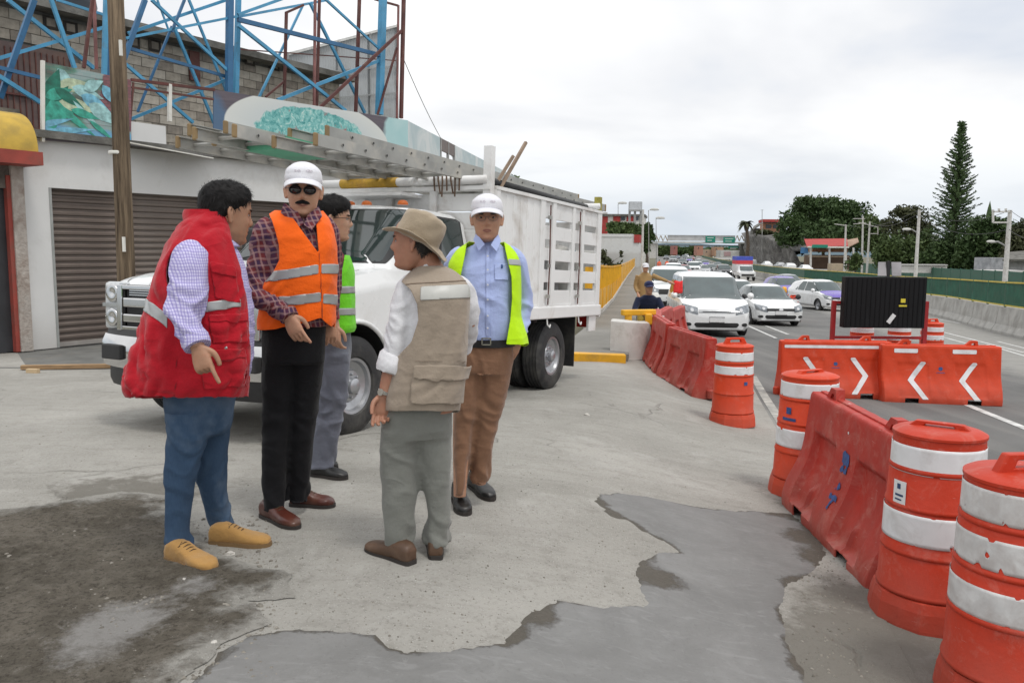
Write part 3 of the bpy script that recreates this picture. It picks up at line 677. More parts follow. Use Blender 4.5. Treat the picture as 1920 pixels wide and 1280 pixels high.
# ================================================================ message board
M_red = pm('red_steel', (.36, .012, .014), .5, .2, 5); M_panel = pm('black_panel', (.006, .006, .007), .6, .3, 6, .05, spec=.25, dirt=.15, dcol=(.018, .018, .02), stretch=(6, 1, .6))
Yb = 14.6; bl = P(1583, 612, Yb-.25); br_ = P(1727, 617, Yb+.1); g0 = gp(1655, Yb)
t = empty('message_board', g0, 0, 'black electronic message board in a red frame behind the chevron barriers', 'sign')
def L(p): return np.array(p)-g0
def quad_box(m, c4, th):      # board from 4 corners with thickness along its normal
    c4 = np.array(c4); n = np.cross(c4[1]-c4[0], c4[3]-c4[0]); n /= np.linalg.norm(n); V = list(c4)+list(c4-n*th)
    m.add(V, [(0, 1, 2, 3), (7, 6, 5, 4), (0, 4, 5, 1), (1, 5, 6, 2), (2, 6, 7, 3), (3, 7, 4, 0)])
zb0, zb1 = P(1655, 614, Yb)[2], P(1655, 519, Yb)[2]
x0, x1 = P(1580, 560, Yb)[0], P(1732, 560, Yb)[0]
m = MB(); m.box((x0-g0[0], -.09, zb0-g0[2]), (x1-g0[0], .09, zb1-g0[2])); m.obj('display_panel', M_panel, t, bevel=.01)
m = MB()
for k in range(17): xx = x0-g0[0]+.05+k*(x1-x0-.1)/16; m.box((xx-.006, -.098, zb0-g0[2]+.03), (xx+.006, -.09, zb1-g0[2]-.03))
m.obj('panel_ribs', pm('panel_rib', (.007, .007, .008), .6, spec=.2), t)
xa, xb = P(1567, 600, Yb)[0]-g0[0], P(1741, 600, Yb)[0]-g0[0]; zt_, zm, zl = P(1655, 565, Yb)[2]-g0[2], 0, P(1655, 634, Yb)[2]-g0[2]
for xx in (xa, xb): m = MB(); m.bar((xx, .12, 0.05), (xx, .12, zt_), .07); m.obj('frame_post', M_red, t)
for zz, nm in ((zl, 'lower_rail'), (zt_-.03, 'upper_rail')):
    m = MB(); m.bar((xa, .12, zz), (xb, .12, zz), .05); m.obj(nm, M_red, t)
m = MB(); m.box((xa, .25, .35), (xb, 1.2, .42)); m.obj('trailer_deck', M_red, t)
for sx in (-1, 1):
    m = MB(); m.lathe([(.001, -.09), (.20, -.09), (.28, -.07), (.28, .07), (.20, .09), (.001, .09)], 24, (sx*.72, .8, .28), 'x'); m.obj('wheel', M_black, t, smooth=True, angle=40)
m = MB(); zz = zb1-g0[2]; m.bar((-.02, 0, zz), (-.02, 0, zz+.28), .05); m.obj('mast', pm('dark_steel', (.03, .03, .033), .5, metal=.4), t)
for sx in (-1, 1):
    m = MB(); quad_box(m, [(sx*.03 if sx > 0 else -.22, -.06, zz+.02), (.19 if sx > 0 else -.07, -.06, zz+.02), (.22 if sx > 0 else -.05, .04, zz+.26), (sx*.05 if sx > 0 else -.18, .04, zz+.26)], .02); m.obj('solar_panel', pm('solar_grey', (.28, .27, .28), .3, .2, 4), t)
m = MB(); m.box((-.035, -.12, zb0-g0[2]+.12), (.035, -.1, zb0-g0[2]+.30), Matrix.Translation((-.1, 0, .9))@Matrix.Rotation(R(35), 4, 'Y')@Matrix.Translation((0, 0, -.9))); m.obj('sticker', M_lab, t)
m = MB(); m.box((.19, -.104, zb0-g0[2]+.45), (.27, -.095, zb0-g0[2]+.52)); m.box((.16, -.104, zb0-g0[2]+.38), (.30, -.095, zb0-g0[2]+.41)); m.obj('emblem', pm('emblem_yellow', (.6, .5, .04), .5), t)
# ================================================================ SHOP with roller shutter, block building behind, sign frame
FA = np.array(P(97, 500, 13.6)[:2]); FW = np.array([.545, .839]); FW /= np.linalg.norm(FW); FI = np.array([-FW[1], FW[0]])   # FI points into the building
FRZ = math.atan2(FW[1], FW[0]); FZ = -.30
def FP(px, py, d=0.):      # local (x along facade, y=d inward, z) of the pixel on the plane d metres behind the facade
    r = ray(px, py); o = FA+FI*d; t = (o@FI)/(r[:2]@FI); p = r*t; return np.array([(p[:2]-FA)@FW, d, CAMZ+p[2]-FZ])
def fx(px, d=0.): return FP(px, 460, d)[0]
FLOC = (FA[0], FA[1], FZ)
M_white = pm('white_wall_paint', (.63, .63, .62), .8, .06, 1.2, .12, 30, dirt=.28, dcol=(.40, .38, .35), dscale=1.2, zdirt=.6)
M_shut = pm('shutter_brown', (.145, .115, .098), .55, .25, 3, .08, 30, dirt=.4, dcol=(.19, .165, .145), dscale=2, stretch=(.5, 1, 4))
M_slab = pm('weathered_slab', (.17, .165, .15), .9, .4, 2.5, .4, 20, dirt=.6, dcol=(.05, .048, .04), dscale=1.5)
M_block = [pm('cinder_block_a', (.34, .305, .255), .92, .25, 6, .5, 40, dirt=.3, dcol=(.14, .12, .10)), pm('cinder_block_b', (.25, .22, .185), .92, .3, 6, .5, 40, dirt=.4, dcol=(.10, .09, .08)), pm('cinder_block_c', (.41, .375, .32), .92, .2, 6, .5, 40, dirt=.25, dcol=(.2, .17, .14))]
M_mortar = pm('mortar', (.16, .15, .135), .95, .3, 8, .4, 30)
M_cream = pm('white_trim', (.68, .67, .62), .6, .1, 3, dirt=.3, dcol=(.35, .3, .22))
shop = empty('shop', FLOC, FRZ, 'single storey white shop with a brown roller shutter, behind the utility pole', 'building')
xl, xs0, xs1 = fx(50), fx(98), fx(98)+5.2; xr = fx(765)
zt = FP(97, 352)[2]; ztop = FP(97, 262)[2]
m = MB(); m.box((xl, 0, 0), (xs0, .3, ztop)); m.obj('wall', M_white, shop)
m = MB(); m.box((xs0, 0, zt), (xs1, .3, ztop)); m.obj('wall', M_white, shop)
m = MB(); m.box((xs1, 0, 0), (xr, .3, ztop)); m.obj('wall', M_white, shop)
m = MB(); m.box((xs0, .33, 0), (xs1, .36, zt+.1)); m.obj('backing', M_black, shop)
m = MB(); m.box((xl-.1, -.18, ztop), (xr+.1, 4.6, ztop+.12)); m.obj('roof_slab', M_slab, shop)
m = MB(); m.box((xr, 0, 0), (xr+.3, 4, ztop)); m.obj('end_wall', M_white, shop)
ns = 24; hs = zt/ns
pr = [(0, .16), (hs*.12, .135), (hs*.45, .13), (hs*.62, .15), (hs*.72, .165), (hs*.97, .165)]
V = [(x, y, z) for x in (0, xs1-xs0-.04) for z, y in pr]
sm_ = mesh('slat', V, [(i, 6+i, 7+i, i+1) for i in range(5)], M_shut)
for k in range(ns): link('slat', sm_, shop, (xs0+.02, 0, k*hs))
m = MB(); m.box((xs0, .10, 0), (xs1, .16, .07)); m.obj('shutter_bottom_bar', pm('bar_grey', (.3, .28, .26), .5), shop)
m = MB(); m.box((xs0-.01, -.01, 0), (xs0+.03, .16, zt)); m.obj('shutter_guide', pm('guide', (.3, .31, .3), .5), shop)
m = MB(); a = FP(243, 228, -.02); b_ = FP(308, 282, -.02); m.box((a[0], -.06, b_[2]), (b_[0]+.02, .0, a[2])); m.obj('parapet_panel', M_white, shop)
m = MB(); c4 = [FP(240, 268, -.1), FP(400, 294, -.1), FP(398, 296, -.75), FP(246, 274, -.35)]; quad_box(m, c4, .02); m.obj('awning_strip', pm('awning_dark', (.06, .055, .05), .7), shop)
m = MB(); m.bar(FP(240, 267, -.76), FP(400, 297, -.76), .02); m.obj('awning_edge', M_cream, shop)
# ramp in front of the shutter
ra = [FP(-40, 657)[:1][0], xs1]; V = []
for px in (-30, 60, 130, 200, 330): 
    g = G(px, 691); f = FP(px, 655); wv = FA+FW*f[0]; V += [(wv[0], wv[1], FZ-.02), (g[0], g[1], g[2]+.006)]
tag(obj('threshold_ramp', (V, [(2*i, 2*i+1, 2*i+3, 2*i+2) for i in range(4)]), pm('ramp_cement', (.15, .15, .14), .85, .25, 3, .3, 25, dirt=.2)), kind='structure')
g = G(40, 694); g2 = G(300, 690); m = MB(); pk = M_w = pm('raw_wood', (.36, .23, .12), .8, .35, 5, .3, 40, dirt=.3, dcol=(.16, .10, .06), stretch=(1, 1, 8))
m.bar(g+[0, 0, .04], g2+[0, 0, .045], .10, .05); tag(m.obj('wooden_plank', pk), 'long raw wooden plank lying at the foot of the shop ramp', 'plank')
g3 = G(52, 699); g4 = G(72, 700); m = MB(); m.bar(g3+[0, 0, .03], g4+[0, 0, .03], .06, .05); tag(m.obj('wood_offcut', pm('pale_wood', (.48, .36, .22), .8)), 'short pale wood offcut in front of the plank end', 'plank')
# banners (flat print on sheet panels)
def banner_mat(kind):
    def f(b, v):
        s = b.add('ShaderNodeSeparateXYZ', {0: v}); X, Z = s.outputs['X'], s.outputs['Z']
        brick = b.add('ShaderNodeTexBrick', {'Vector': b.add('ShaderNodeCombineXYZ', {0: X, 1: Z}).outputs[0], 'Scale': 4.5, 'Color1': (.17, .07, .08, 1), 'Color2': (.24, .10, .11, 1), 'Mortar': (.10, .07, .08, 1)}).outputs['Color']
        wood = b.mix(b.noise(b.add('ShaderNodeMapping', {'Vector': v, 'Scale': (1, 1, 14)}).outputs[0], 1.5, 4), (.055, .05, .07), (.17, .14, .16))
        if kind == 'l':
            n = b.noise(v, 2.1, 3, .5, .3); vo = b.add('ShaderNodeTexVoronoi', {'Vector': b.add('ShaderNodeMapping', {'Vector': v, 'Rotation': (0, .6, 0), 'Scale': (1.6, 1, 3.4)}).outputs[0], 'Scale': 1.6}, feature='SMOOTH_F1'); n2 = b.math('ADD', b.math('MULTIPLY', vo.outputs['Distance'], .6), b.math('MULTIPLY', b.noise(v, 2.2, 3, .5, .3), .5))
            leaf = b.mix(b.ramp(n2, .35, .52), (.01, .13, .09), (.05, .36, .25)); leaf = b.mix(b.ramp(n2, .52, .62), leaf, (.32, .56, .54)); leaf = b.mix(b.math('MULTIPLY', b.ramp(b.math('SINE', b.math('MULTIPLY', Z, 58)), .8, 1.), .5), leaf, (.05, .12, .12))
            mk = b.ramp(b.math('ADD', b.math('SUBTRACT', 1.25, b.math('ADD', b.math('MULTIPLY', X, .75), b.math('MULTIPLY', Z, .30))), b.math('MULTIPLY', n, 1.1)), .72, .78)
            c = b.mix(b.math('MULTIPLY', mk, .55), brick, leaf)
            h = b.math('ADD', Z, b.math('MULTIPLY', b.noise(v, 2.5, 2, .5, .5), .25)); c = b.mix(b.ramp(h, .42, .36), c, (.15, .36, .55)); return b.mix(b.ramp(h, .26, .22), c, wood), None
        cx, cz, ax, az = PLATE[:4]
        dx = b.math('DIVIDE', b.math('SUBTRACT', X, cx), ax); dz = b.math('DIVIDE', b.math('SUBTRACT', Z, cz), az)
        r = b.math('SQRT', b.math('ADD', b.math('MULTIPLY', dx, dx), b.math('MULTIPLY', dz, dz)))
        n2 = b.noise(v, 7, 5, .7, 1.2); food = b.mix(b.ramp(n2, .35, .55), (.03, .24, .24), (.22, .52, .50)); food = b.mix(b.ramp(n2, .55, .68), food, (.62, .72, .66)); food = b.mix(b.ramp(b.noise(v, 4, 3), .6, .68), food, (.36, .14, .14))
        rn = b.math('ADD', r, b.math('MULTIPLY', b.math('SUBTRACT', b.noise(v, 3, 4), .5), .25))
        cloth = b.mix(b.noise(v, 1.4, 3, .5, 1), (.28, .52, .54), (.52, .68, .68))
        bgc = b.mix(b.ramp(b.math('ADD', b.math('SUBTRACT', X, b.math('MULTIPLY', Z, .5)), b.noise(v, .9, 3)), cx+ax*.98, cx+ax*1.02), wood, cloth)
        bgc = b.mix(b.math('MULTIPLY', b.ramp(b.math('ADD', b.math('ADD', X, b.math('MULTIPLY', Z, 1.2)), b.math('MULTIPLY', b.noise(v, 2), .6)), 1.5, 1.2), .8), bgc, (.07, .15, .26))
        c = b.mix(b.ramp(r, 1.0, .985), bgc, b.mix(b.ramp(r, .7, 1.), (.56, .60, .60), (.64, .66, .63))); c = b.mix(b.ramp(rn, .68, .66), c, food)
        return c, None
    return surf_mat('banner_print_'+kind, f, .45, .4)
def z_of(px, py, d=-.1): return FP(px, py, d)[2]
bx0, bx1 = fx(81, -.1), fx(246, -.1)
def panel(name, pxa, pxb, ya0, ya1, yb0, yb1, mt, parent, label=None, d=-.1, origin=True):
    a0, a1, b0, b1 = FP(pxa, ya0, d), FP(pxa, ya1, d), FP(pxb, yb0, d), FP(pxb, yb1, d)
    o_ = a1.copy(); m = MB(); quad_box(m, [a1-o_, b1-o_, b0-o_, a0-o_], .03); return m.obj(name, mt, parent, loc=tuple(o_))
bl_ = empty('banner', FLOC, FRZ, 'left banner printed with green leaves on brick, half behind the utility pole', 'banner')
panel('printed_sheet', 81, 246, 116, 263, 150, 276, banner_mat('l'), bl_)
rsl = np.random.RandomState(12); LC = [pm('print_leaf_'+n_, c_, .5, .5, 9, 0) for n_, c_ in (('deep', (.01, .15, .10)), ('teal', (.04, .34, .25)), ('pale', (.30, .52, .52)), ('cream', (.42, .50, .34)), ('sky', (.16, .42, .56)))]
def print_leaf(px, py, ang, L_, wd, mt, i):       # flat printed leaf, a hair proud of the sheet
    c = FP(px, py, -.1); V = []
    for t_ in np.linspace(0, 1, 9):
        w_ = wd*math.sin(math.pi*min(1, t_**.8))*(1-.35*t_)
        for sg in (-1, 1): x_, z_ = L_*(t_-.5), sg*w_*.5; V.append((c[0]+x_*math.cos(ang)-z_*math.sin(ang), -.1015-.0006*i, c[2]+x_*math.sin(ang)+z_*math.cos(ang)))
    x0_, x1_, z0_, z1_ = FP(83, 200, -.1)[0], FP(243, 200, -.1)[0], FP(160, 264, -.1)[2], FP(160, 138, -.1)[2]
    V = [(min(max(a_, x0_), x1_), y_, min(max(c_, z0_), z1_)) for a_, y_, c_ in V]
    obj('printed_leaf', (V, [(2*k, 2*k+1, 2*k+3, 2*k+2) for k in range(8)]), mt, bl_)
for i, (px, py, a_, L_, w_, k) in enumerate([(120, 150, 1.9, .55, .30, 2), (140, 160, .2, .6, .26, 3), (165, 175, -.2, .55, .24, 2), (100, 160, 1.2, .6, .30, 0), (105, 190, .9, .7, .34, 0), (120, 205, .4, .8, .34, 1), (150, 200, -.1, .7, .26, 3), (180, 195, -.4, .55, .26, 4), (195, 215, -.5, .6, .30, 2), (140, 225, -.6, .9, .14, 1), (95, 215, 1.4, .6, .30, 1), (110, 175, .4, .5, .22, 1), (130, 185, -.5, .55, .2, 0), (170, 225, -.75, .8, .10, 2), (160, 215, -.2, .5, .16, 1), (100, 230, .3, .7, .12, 4), (130, 245, .15, .9, .12, 4), (190, 245, -.6, .5, .10, 1), (175, 160, .5, .4, .22, 2), (90, 245, .1, .4, .12, 4), (205, 180, -.9, .4, .22, 4)]): print_leaf(px, py, a_, L_, w_, LC[k], i)
m = MB(); m.bar(FP(80, 114, -.13), FP(80, 266, -.13), .05); m.obj('frame_edge', M_cream, bl_)
brt = empty('banner', FLOC, FRZ, 'long right banner printed with a white plate of food above the ladders', 'banner')
o_ = FP(401, 262, -.1); c_ = FP(578, 252, -.1)-o_; e_ = FP(728, 252, -.1)-o_; lft = FP(420, 252, -.1)-o_
PLATE = ((e_[0]+lft[0])/2, c_[2]+.02, (e_[0]-lft[0])/2, .80, 0)
panel('printed_sheet', 401, 765, 168, 262, 226, 315, banner_mat('r'), brt)
fr_ = empty('banner_scaffold', FLOC, FRZ, 'open stretch of steel frame between the two banners, white post in its middle', 'frame')
M_steel = pm('grey_steel', (.35, .35, .34), .5, .2, 4, metal=.3); M_brown = pm('brown_primer', (.10, .028, .022), .6, .35, 4, dirt=.3, dcol=(.2, .1, .07)); M_bp = pm('pinkish_primer', (.24, .10, .09), .6, .3, 4)
for a, c, w, mm in (((246, 150), (402, 169), .05, M_brown), ((246, 164), (402, 187), .035, M_brown), ((318, 158), (318, 228), .06, M_cream), ((250, 155), (244, 228), .03, M_brown)):
    m = MB(); m.bar(FP(*a, -.08), FP(*c, -.08), w); m.obj('bar', mm, fr_)
# second face of the banner, turning away along the road
ca = FA+FW*fx(765); cdv = np.array([2.45, 14.9]); cdv /= np.linalg.norm(cdv); crz = math.atan2(cdv[1], cdv[0])
zc0, zc1 = P(765, 318, ca[1])[2], P(765, 226, ca[1])[2]
b2 = empty('banner', (*ca, zc0), crz, 'pale faded banner turning the corner and running away along the road', 'banner')
m = MB(); m.box((0, 0, 0), (3.3, .03, zc1-zc0)); m.obj('printed_sheet', surf_mat('banner_print_pale', lambda b, v: (b.mix(b.ramp(b.noise(v, .8, 4, .6, 1), .4, .6), (.42, .52, .54), (.62, .66, .66)), None), .5), b2)
m = MB(); m.box((5.2, 0, -.1), (17, .03, zc1-zc0)); m.obj('printed_sheet', MATS.get('x') or bpy.data.materials['banner_print_pale'], b2)
for xx in (3.4, 4.3, 5.1): m = MB(); m.bar((xx, .02, 0), (xx, .02, zc1-zc0), .07); m.obj('frame_bar', M_steel, b2)
m = MB(); m.box((3.3, 0, zc1-zc0-.35), (5.2, .04, zc1-zc0)); m.obj('frame_top', pm('frame_dark', (.16, .13, .12), .6), b2)
# ---- block building behind
up_ = empty('block_building', FLOC, FRZ, 'unplastered grey cinder block building rising behind the shop banners', 'building')
D_ = 4.2; uz0 = ztop+.12; ux0, ux1 = fx(-60, D_), fx(640, D_)
def utop(x): a, c = FP(0, 20, D_), FP(640, 142, D_); return a[2]+(c[2]-a[2])*(x-a[0])/(c[0]-a[0])
ut = (utop(ux0)+utop(ux1))/2
m = MB(); m.box((ux0, D_+.03, uz0-.2), (ux1, D_+.2, ut)); m.obj('mortar_wall', M_mortar, up_)
m = MB(); m.box((ux0-.4, D_-.45, ut), (ux1+.3, D_+6, ut+.16)); m.obj('roof_slab', M_slab, up_)
m = MB(); m.box((ux1-.2, D_+.2, uz0), (ux1, D_+6, ut)); m.obj('side_wall', M_mortar, up_)
rs = np.random.RandomState(5); cand = []; bw, bh = .40, .195
nrow = int((ut-uz0)/(bh+.012))
gx0, gx1, gz1 = fx(12, D_), fx(150, D_), FP(80, 92, D_)[2]
for r_ in range(nrow):
    x = ux0+(-.2 if r_ % 2 else 0)
    while x < ux1-.1:
        z = uz0+r_*(bh+.012); xe = min(x+bw, ux1)
        if not (x > gx0-.3 and x < gx1 and z < gz1): cand.append((max(x, ux0), z, xe))
        x += bw+.012
zr = uz0+nrow*(bh+.012)
bm_ = {}
for mi in range(3):
    b = MB(); b.box((0, 0, 0), (bw, .06, bh)); bm_[mi] = mesh('cinder_block', b.V, b.F, M_block[mi])
cand.sort(key=lambda c: -c[1]*.8+c[0]*.15); rest = MB(); cnt = 0
for (x, z, xe) in cand:
    j = rs.rand()*.012
    if cnt < 300 and xe-x > bw-.02: o = link('cinder_block', bm_[rs.choice(3, p=[.5, .25, .25])], up_, (x, D_-.02+j, z)); cnt += 1
    else: rest.box((x, D_-.02+j, z), (xe, D_+.04, z+bh))
tag(rest.obj('cinder_blocks', M_block[0], up_), kind='stuff')
for px, py in ((95, 42), (132, 52), (250, 78), (290, 85), (468, 112), (515, 122)):      # dark plates paint the shade of broken recesses under the slab
    c = FP(px, py, D_-.03); m = MB(); m.box((c[0]-.16, D_-.035, c[2]-.15), (c[0]+.16, D_-.026, c[2]+.12)); m.obj('recess', pm('recess_shade', (.035, .03, .026), .9, dirt=.4, dcol=(.12, .10, .08)), up_)
    m = MB(); m.box((c[0]-.09, D_-.05, c[2]-.09), (c[0]+.09, D_-.035, c[2]+.07)); m.obj('recess_brick', M_block[1], up_)
m = MB(); m.box((gx0, D_-.04, uz0), (gx1, D_-.01, gz1)); m.obj('gate_panel', pm('rusty_gate', (.12, .085, .08), .7, .35, 3, dirt=.4, dcol=(.2, .12, .09)), up_)
for k in range(13): m = MB(); xx = gx0+.05+k*(gx1-gx0-.1)/12; m.bar((xx, D_-.06, uz0), (xx, D_-.06, gz1-.1), .02); m.obj('gate_bar', M_brown, up_)
for zz in (.55, 1.2): m = MB(); m.bar((gx0, D_-.07, uz0+zz), (gx1, D_-.07, uz0+zz), .04); m.obj('gate_rail', M_brown, up_)
c = FP(362, 125, D_); m = MB(); m.box((c[0]-.14, D_-.08, c[2]-.35), (c[0]+.14, D_-.03, c[2]+.35)); m.obj('window_grille', M_brown, up_)
tk = FP(125, 25, D_+1.6); b = MB(); b.lathe([(.001, 0), (.62, 0), (.64, .1), (.62, .22), (.65, .3), (.62, .42), (.65, .55), (.62, .75), (.5, .95), (.25, 1.1), (.25, 1.18), (.001, 1.2)], 28)
wt = b.obj('water_tank', pm('black_tank', (.02, .028, .04), .45, .2, 3), smooth=True, angle=50); tw = FA+FW*tk[0]+FI*(D_+1.6); wt.location = (tw[0], tw[1], FZ+ut+.16); tag(wt, 'ribbed black water tank on the block building roof', 'water tank')
# corrugated grey annex
an = empty('corrugated_shed', FLOC, FRZ, 'pale corrugated metal shed wall behind the blue sign structure', 'shed')
DA = 5.0; ax0, ax1 = fx(545, DA), fx(745, DA); za, zb_ = FP(545, 104, DA)[2], FP(745, 50, DA)[2]; m = MB(); n = 44
V = []; 
for i in range(n*2+1):
    x = ax0+(ax1-ax0)*i/(2*n); y = DA+(.035 if i % 2 else 0); V += [(x, y, uz0-1.5), (x, y, za+(zb_-za)*i/(2*n))]
obj('corrugated_sheet', (V, [(2*i, 2*i+2, 2*i+3, 2*i+1) for i in range(n*2)]), pm('galvanised', (.40, .42, .43), .5, .12, 1.5, dirt=.25, dcol=(.25, .24, .22)), an, solid=.01)
for t_ in (.0, .42, .72, 1.): m = MB(); x = ax0+(ax1-ax0)*t_; m.bar((x, DA-.05, uz0-1), (x, DA-.05, za+(zb_-za)*t_), .05); m.obj('stud', pm('stud', (.27, .28, .28), .5), an)
m = MB(); m.bar((ax0, DA-.04, za), (ax1, DA-.04, zb_), .07); m.obj('edge_flashing', pm('flash', (.6, .6, .58), .5), an)
for yy in (178, 128): m = MB(); m.bar(FP(600, yy+8, DA-.08), FP(745, yy-4, DA-.08), .04); m.obj('girt', pm('stud', (0, 0, 0)), an)
# ---- blue lattice sign structure
tw_ = empty('sign_structure', FLOC, FRZ, 'blue and brown lattice frame of a roof sign rising above the banners', 'steel frame')
M_b1 = pm('sky_blue_paint', (.07, .30, .50), .45, .25, 3, .05, dirt=.25, dcol=(.10, .16, .2), dscale=6); M_b2 = pm('deep_blue_paint', (.03, .13, .27), .45, .25, 3, .05, dirt=.2, dcol=(.04, .05, .06), dscale=6)
BL = [('beam', (64, 0), (0, 184), .9, 1.1, .085, 2), ('beam', (14, 0), (176, 128), 1.9, 1.9, .07, 1), ('beam', (96, 0), (140, 128), 1., 1., .065, 1), ('beam', (-10, 112), (194, 52), 1.9, 1.9, .06, 1), ('beam', (-10, 125), (80, 147), 1., 1., .06, 2), ('beam', (-10, 138), (80, 195), 1., 1., .07, 1), ('beam', (106, 0), (194, 28), 2., 2., .05, 1),
      ('beam', (272, 0), (232, 112), 1., 1., .085, 2), ('beam', (240, 63), (429, -1), 1.7, 1.2, .06, 1), ('beam', (236, 72), (445, 31), 1.0, 1.0, .05, 1), ('beam', (284, 0), (428, 134), 1., 1., .06, 1), ('beam', (295, 0), (318, 62), 2, 2, .035, 1), ('beam', (326, 50), (402, 232), 1.9, 1.9, .06, 1), ('beam', (230, 116), (362, 230), 1, 1, .06, 1), ('beam', (232, 88), (428, 145), 1.1, 1.1, .06, 2), ('beam', (322, 50), (258, 210), 2., 2., .045, 2), ('beam', (244, 224), (428, 148), 1.8, 1.2, .055, 1),
      ('beam', (346, 0), (322, 60), 1., 1., .05, 2), ('beam', (354, 0), (425, 172), 1.3, 1.3, .05, 1), ('beam', (446, 28), (530, -2), 1., 1., .06, 1), ('beam', (446, 32), (612, 1), 1.1, 1.9, .055, 1), ('beam', (446, 37), (714, 104), 1., 1., .09, 2), ('beam', (446, 47), (648, 208), 1., 1., .075, 1), ('beam', (567, 12), (486, 182), 2., 1.6, .05, 1), ('beam', (581, 5), (684, 212), 1.5, 1.5, .07, 1), ('beam', (608, -3), (712, 93), 1., 1., .055, 1), ('beam', (520, 188), (716, 112), 1.2, 1., .075, 1),
      ('column', (431, -3), (429, 190), 1., 1., .13, 2), ('column', (447, -3), (442, 190), 1.35, 1.35, .10, 1), ('column', (199, -3), (195, 150), 1., 1., .08, 1), ('column', (205, -3), (203, 150), 1.4, 1.4, .06, 2), ('column', (718, -3), (711, 215), 1., 1., .17, 1),
      ('brace', (753, 58), (600, 202), .8, .8, .07, 3), ('brace', (537, 24), (569, 10), 1.2, 1.2, .05, 3), ('brace', (533, 153), (498, 182), 1.2, 1.2, .045, 3), ('brace', (744, 90), (708, 215), .9, .9, .05, 3), ('brace', (702, -1), (746, 11), 1.2, 1.2, .05, 3), ('brace', (449, 93), (742, 114), 1.7, 1.7, .025, 3), ('brace', (174, -3), (157, 128), 1., 1., .055, 3), ('brace', (176, -3), (181, 130), 1.4, 1.4, .05, 4),
      ('post', (537, 23), (533, 180), 1.2, 1.2, .06, 3), ('post', (591, -3), (589, 200), 1., 1., .055, 4), ('post', (599, -3), (594, 200), 1.3, 1.3, .06, 3), ('post', (674, -3), (667, 210), 1.3, 1.3, .075, 3), ('post', (747, 10), (744, 222), 1.2, 1.2, .05, 4), ('post', (757, -3), (752, 222), .8, .8, .09, 3)]
for nm, a, c, d1, d2, w, k in BL:
    m = MB(); m.bar(FP(*a, d1), FP(*c, d2), w, w*.8, (0, 1, 0)); m.obj(nm, {1: M_b1, 2: M_b2, 3: M_brown, 4: M_bp}[k], tw_)
# ---- neighbour at the far left
nb = empty('neighbour_house', FLOC, FRZ, 'edge of the next house with a yellow canopy and dark door, far left', 'house')
a = FP(58, 284, -.2); c = FP(-90, 310, -.2); m = MB(); m.box((c[0], -.55, FP(30, 309, -.3)[2]), (a[0], .2, FP(30, 284, -.3)[2])); m.obj('red_beam', pm('oxide_red', (.30, .055, .04), .8, .3, 3, dirt=.35, dcol=(.15, .08, .06)), nb)
zb0_, zb1_ = FP(30, 284, -.3)[2], FP(30, 205, -.3)[2]; V = []; n = 12
for x in (c[0], a[0]-.05):
    for i in range(n+1): t_ = i/n; V.append((x, .2-.72*math.sin(t_*math.pi*.5)**.8 if i else .2, zb1_-(zb1_-zb0_)*(1-math.cos(t_*math.pi*.5))))
obj('canopy', (V+[(c[0], .2, zb0_), (a[0]-.05, .2, zb0_)], [(i, i+1, n+2+i, n+1+i) for i in range(n)]+[tuple(range(n+1))+(2*n+2,), tuple(range(2*n+1, n, -1))+(2*n+3,)]), pm('ochre_yellow', (.50, .33, .05), .7, .25, 2.5, dirt=.4, dcol=(.2, .15, .05), dscale=2), nb, True, 40)
zt2 = FP(30, 309, -.3)[2]
m = MB(); x0_, x1_ = fx(27, -.05), fx(50, -.05); m.box((x0_, -.08, 0), (x1_, .3, zt2)); m.obj('pillar', pm('peeling_wall', (.46, .42, .38), .9, .3, 3, .5, 25, dirt=.6, dcol=(.20, .15, .12), dscale=3), nb)
m = MB(); m.box((fx(19, -.05), -.05, 0), (x0_, .1, zt2-.15)); m.obj('door_frame', pm('oxide_red', (0, 0, 0)), nb)
m = MB(); m.box((c[0], .05, 0), (fx(19, -.05), .1, zt2)); m.obj('door', pm('charcoal_door', (.03, .032, .036), .5, .3, 3), nb)
m = MB(); m.box((c[0], -.02, zt2-.35), (x1_, .04, zt2)); m.obj('lintel', pm('dark_lintel', (.10, .085, .075), .9, .5, 6, dirt=.5), nb)  # lintel in a dark mottled brown
m = MB(); m.box((c[0], .12, 0), (x1_+.1, 4, zt2+.9)); m.obj('wall', M_slab, nb)
# ---- wooden utility pole
g = gp(244, 10.3); top = P(212, -120, 10.3); d = top-g
V, F = tube([np.array([0, 0, -.2]), d*.02, d*.3, d*.6, d], [.118, .115, .105, .098, .09], 18)
V = np.array(V); 
pole = empty('utility_pole', g, 0, 'weathered brown wooden utility pole in front of the shop', 'pole')
us_ = np.array(V); obj('post', (V, F), surf_mat('pole_wood', lambda b, v: (b.mix(b.ramp(b.noise(b.add('ShaderNodeMapping', {'Vector': v, 'Scale': (14, 14, .8)}).outputs[0], 1.4, 6, .7), .35, .68), (.05, .036, .025), (.24, .18, .12)), b.noise(b.add('ShaderNodeMapping', {'Vector': v, 'Scale': (20, 20, .8)}).outputs[0], 2, 5)), .9, .2, .02), pole, True)
k_ = (P(222, 290, 10.3)-g); m = MB(); m.lathe([(.108, 0), (.113, .01), (.113, .03), (.108, .04)], 18, tuple(k_)); m.obj('wire_band', M_cream, pole)
for px, py in ((232, 458), (226, 90)): k_ = P(px, py, 10.17)-g; m = MB(); m.box(tuple(k_-[.015, .01, .09]), tuple(k_+[.015, .02, .09])); m.obj('tag_plate', M_cream, pole)
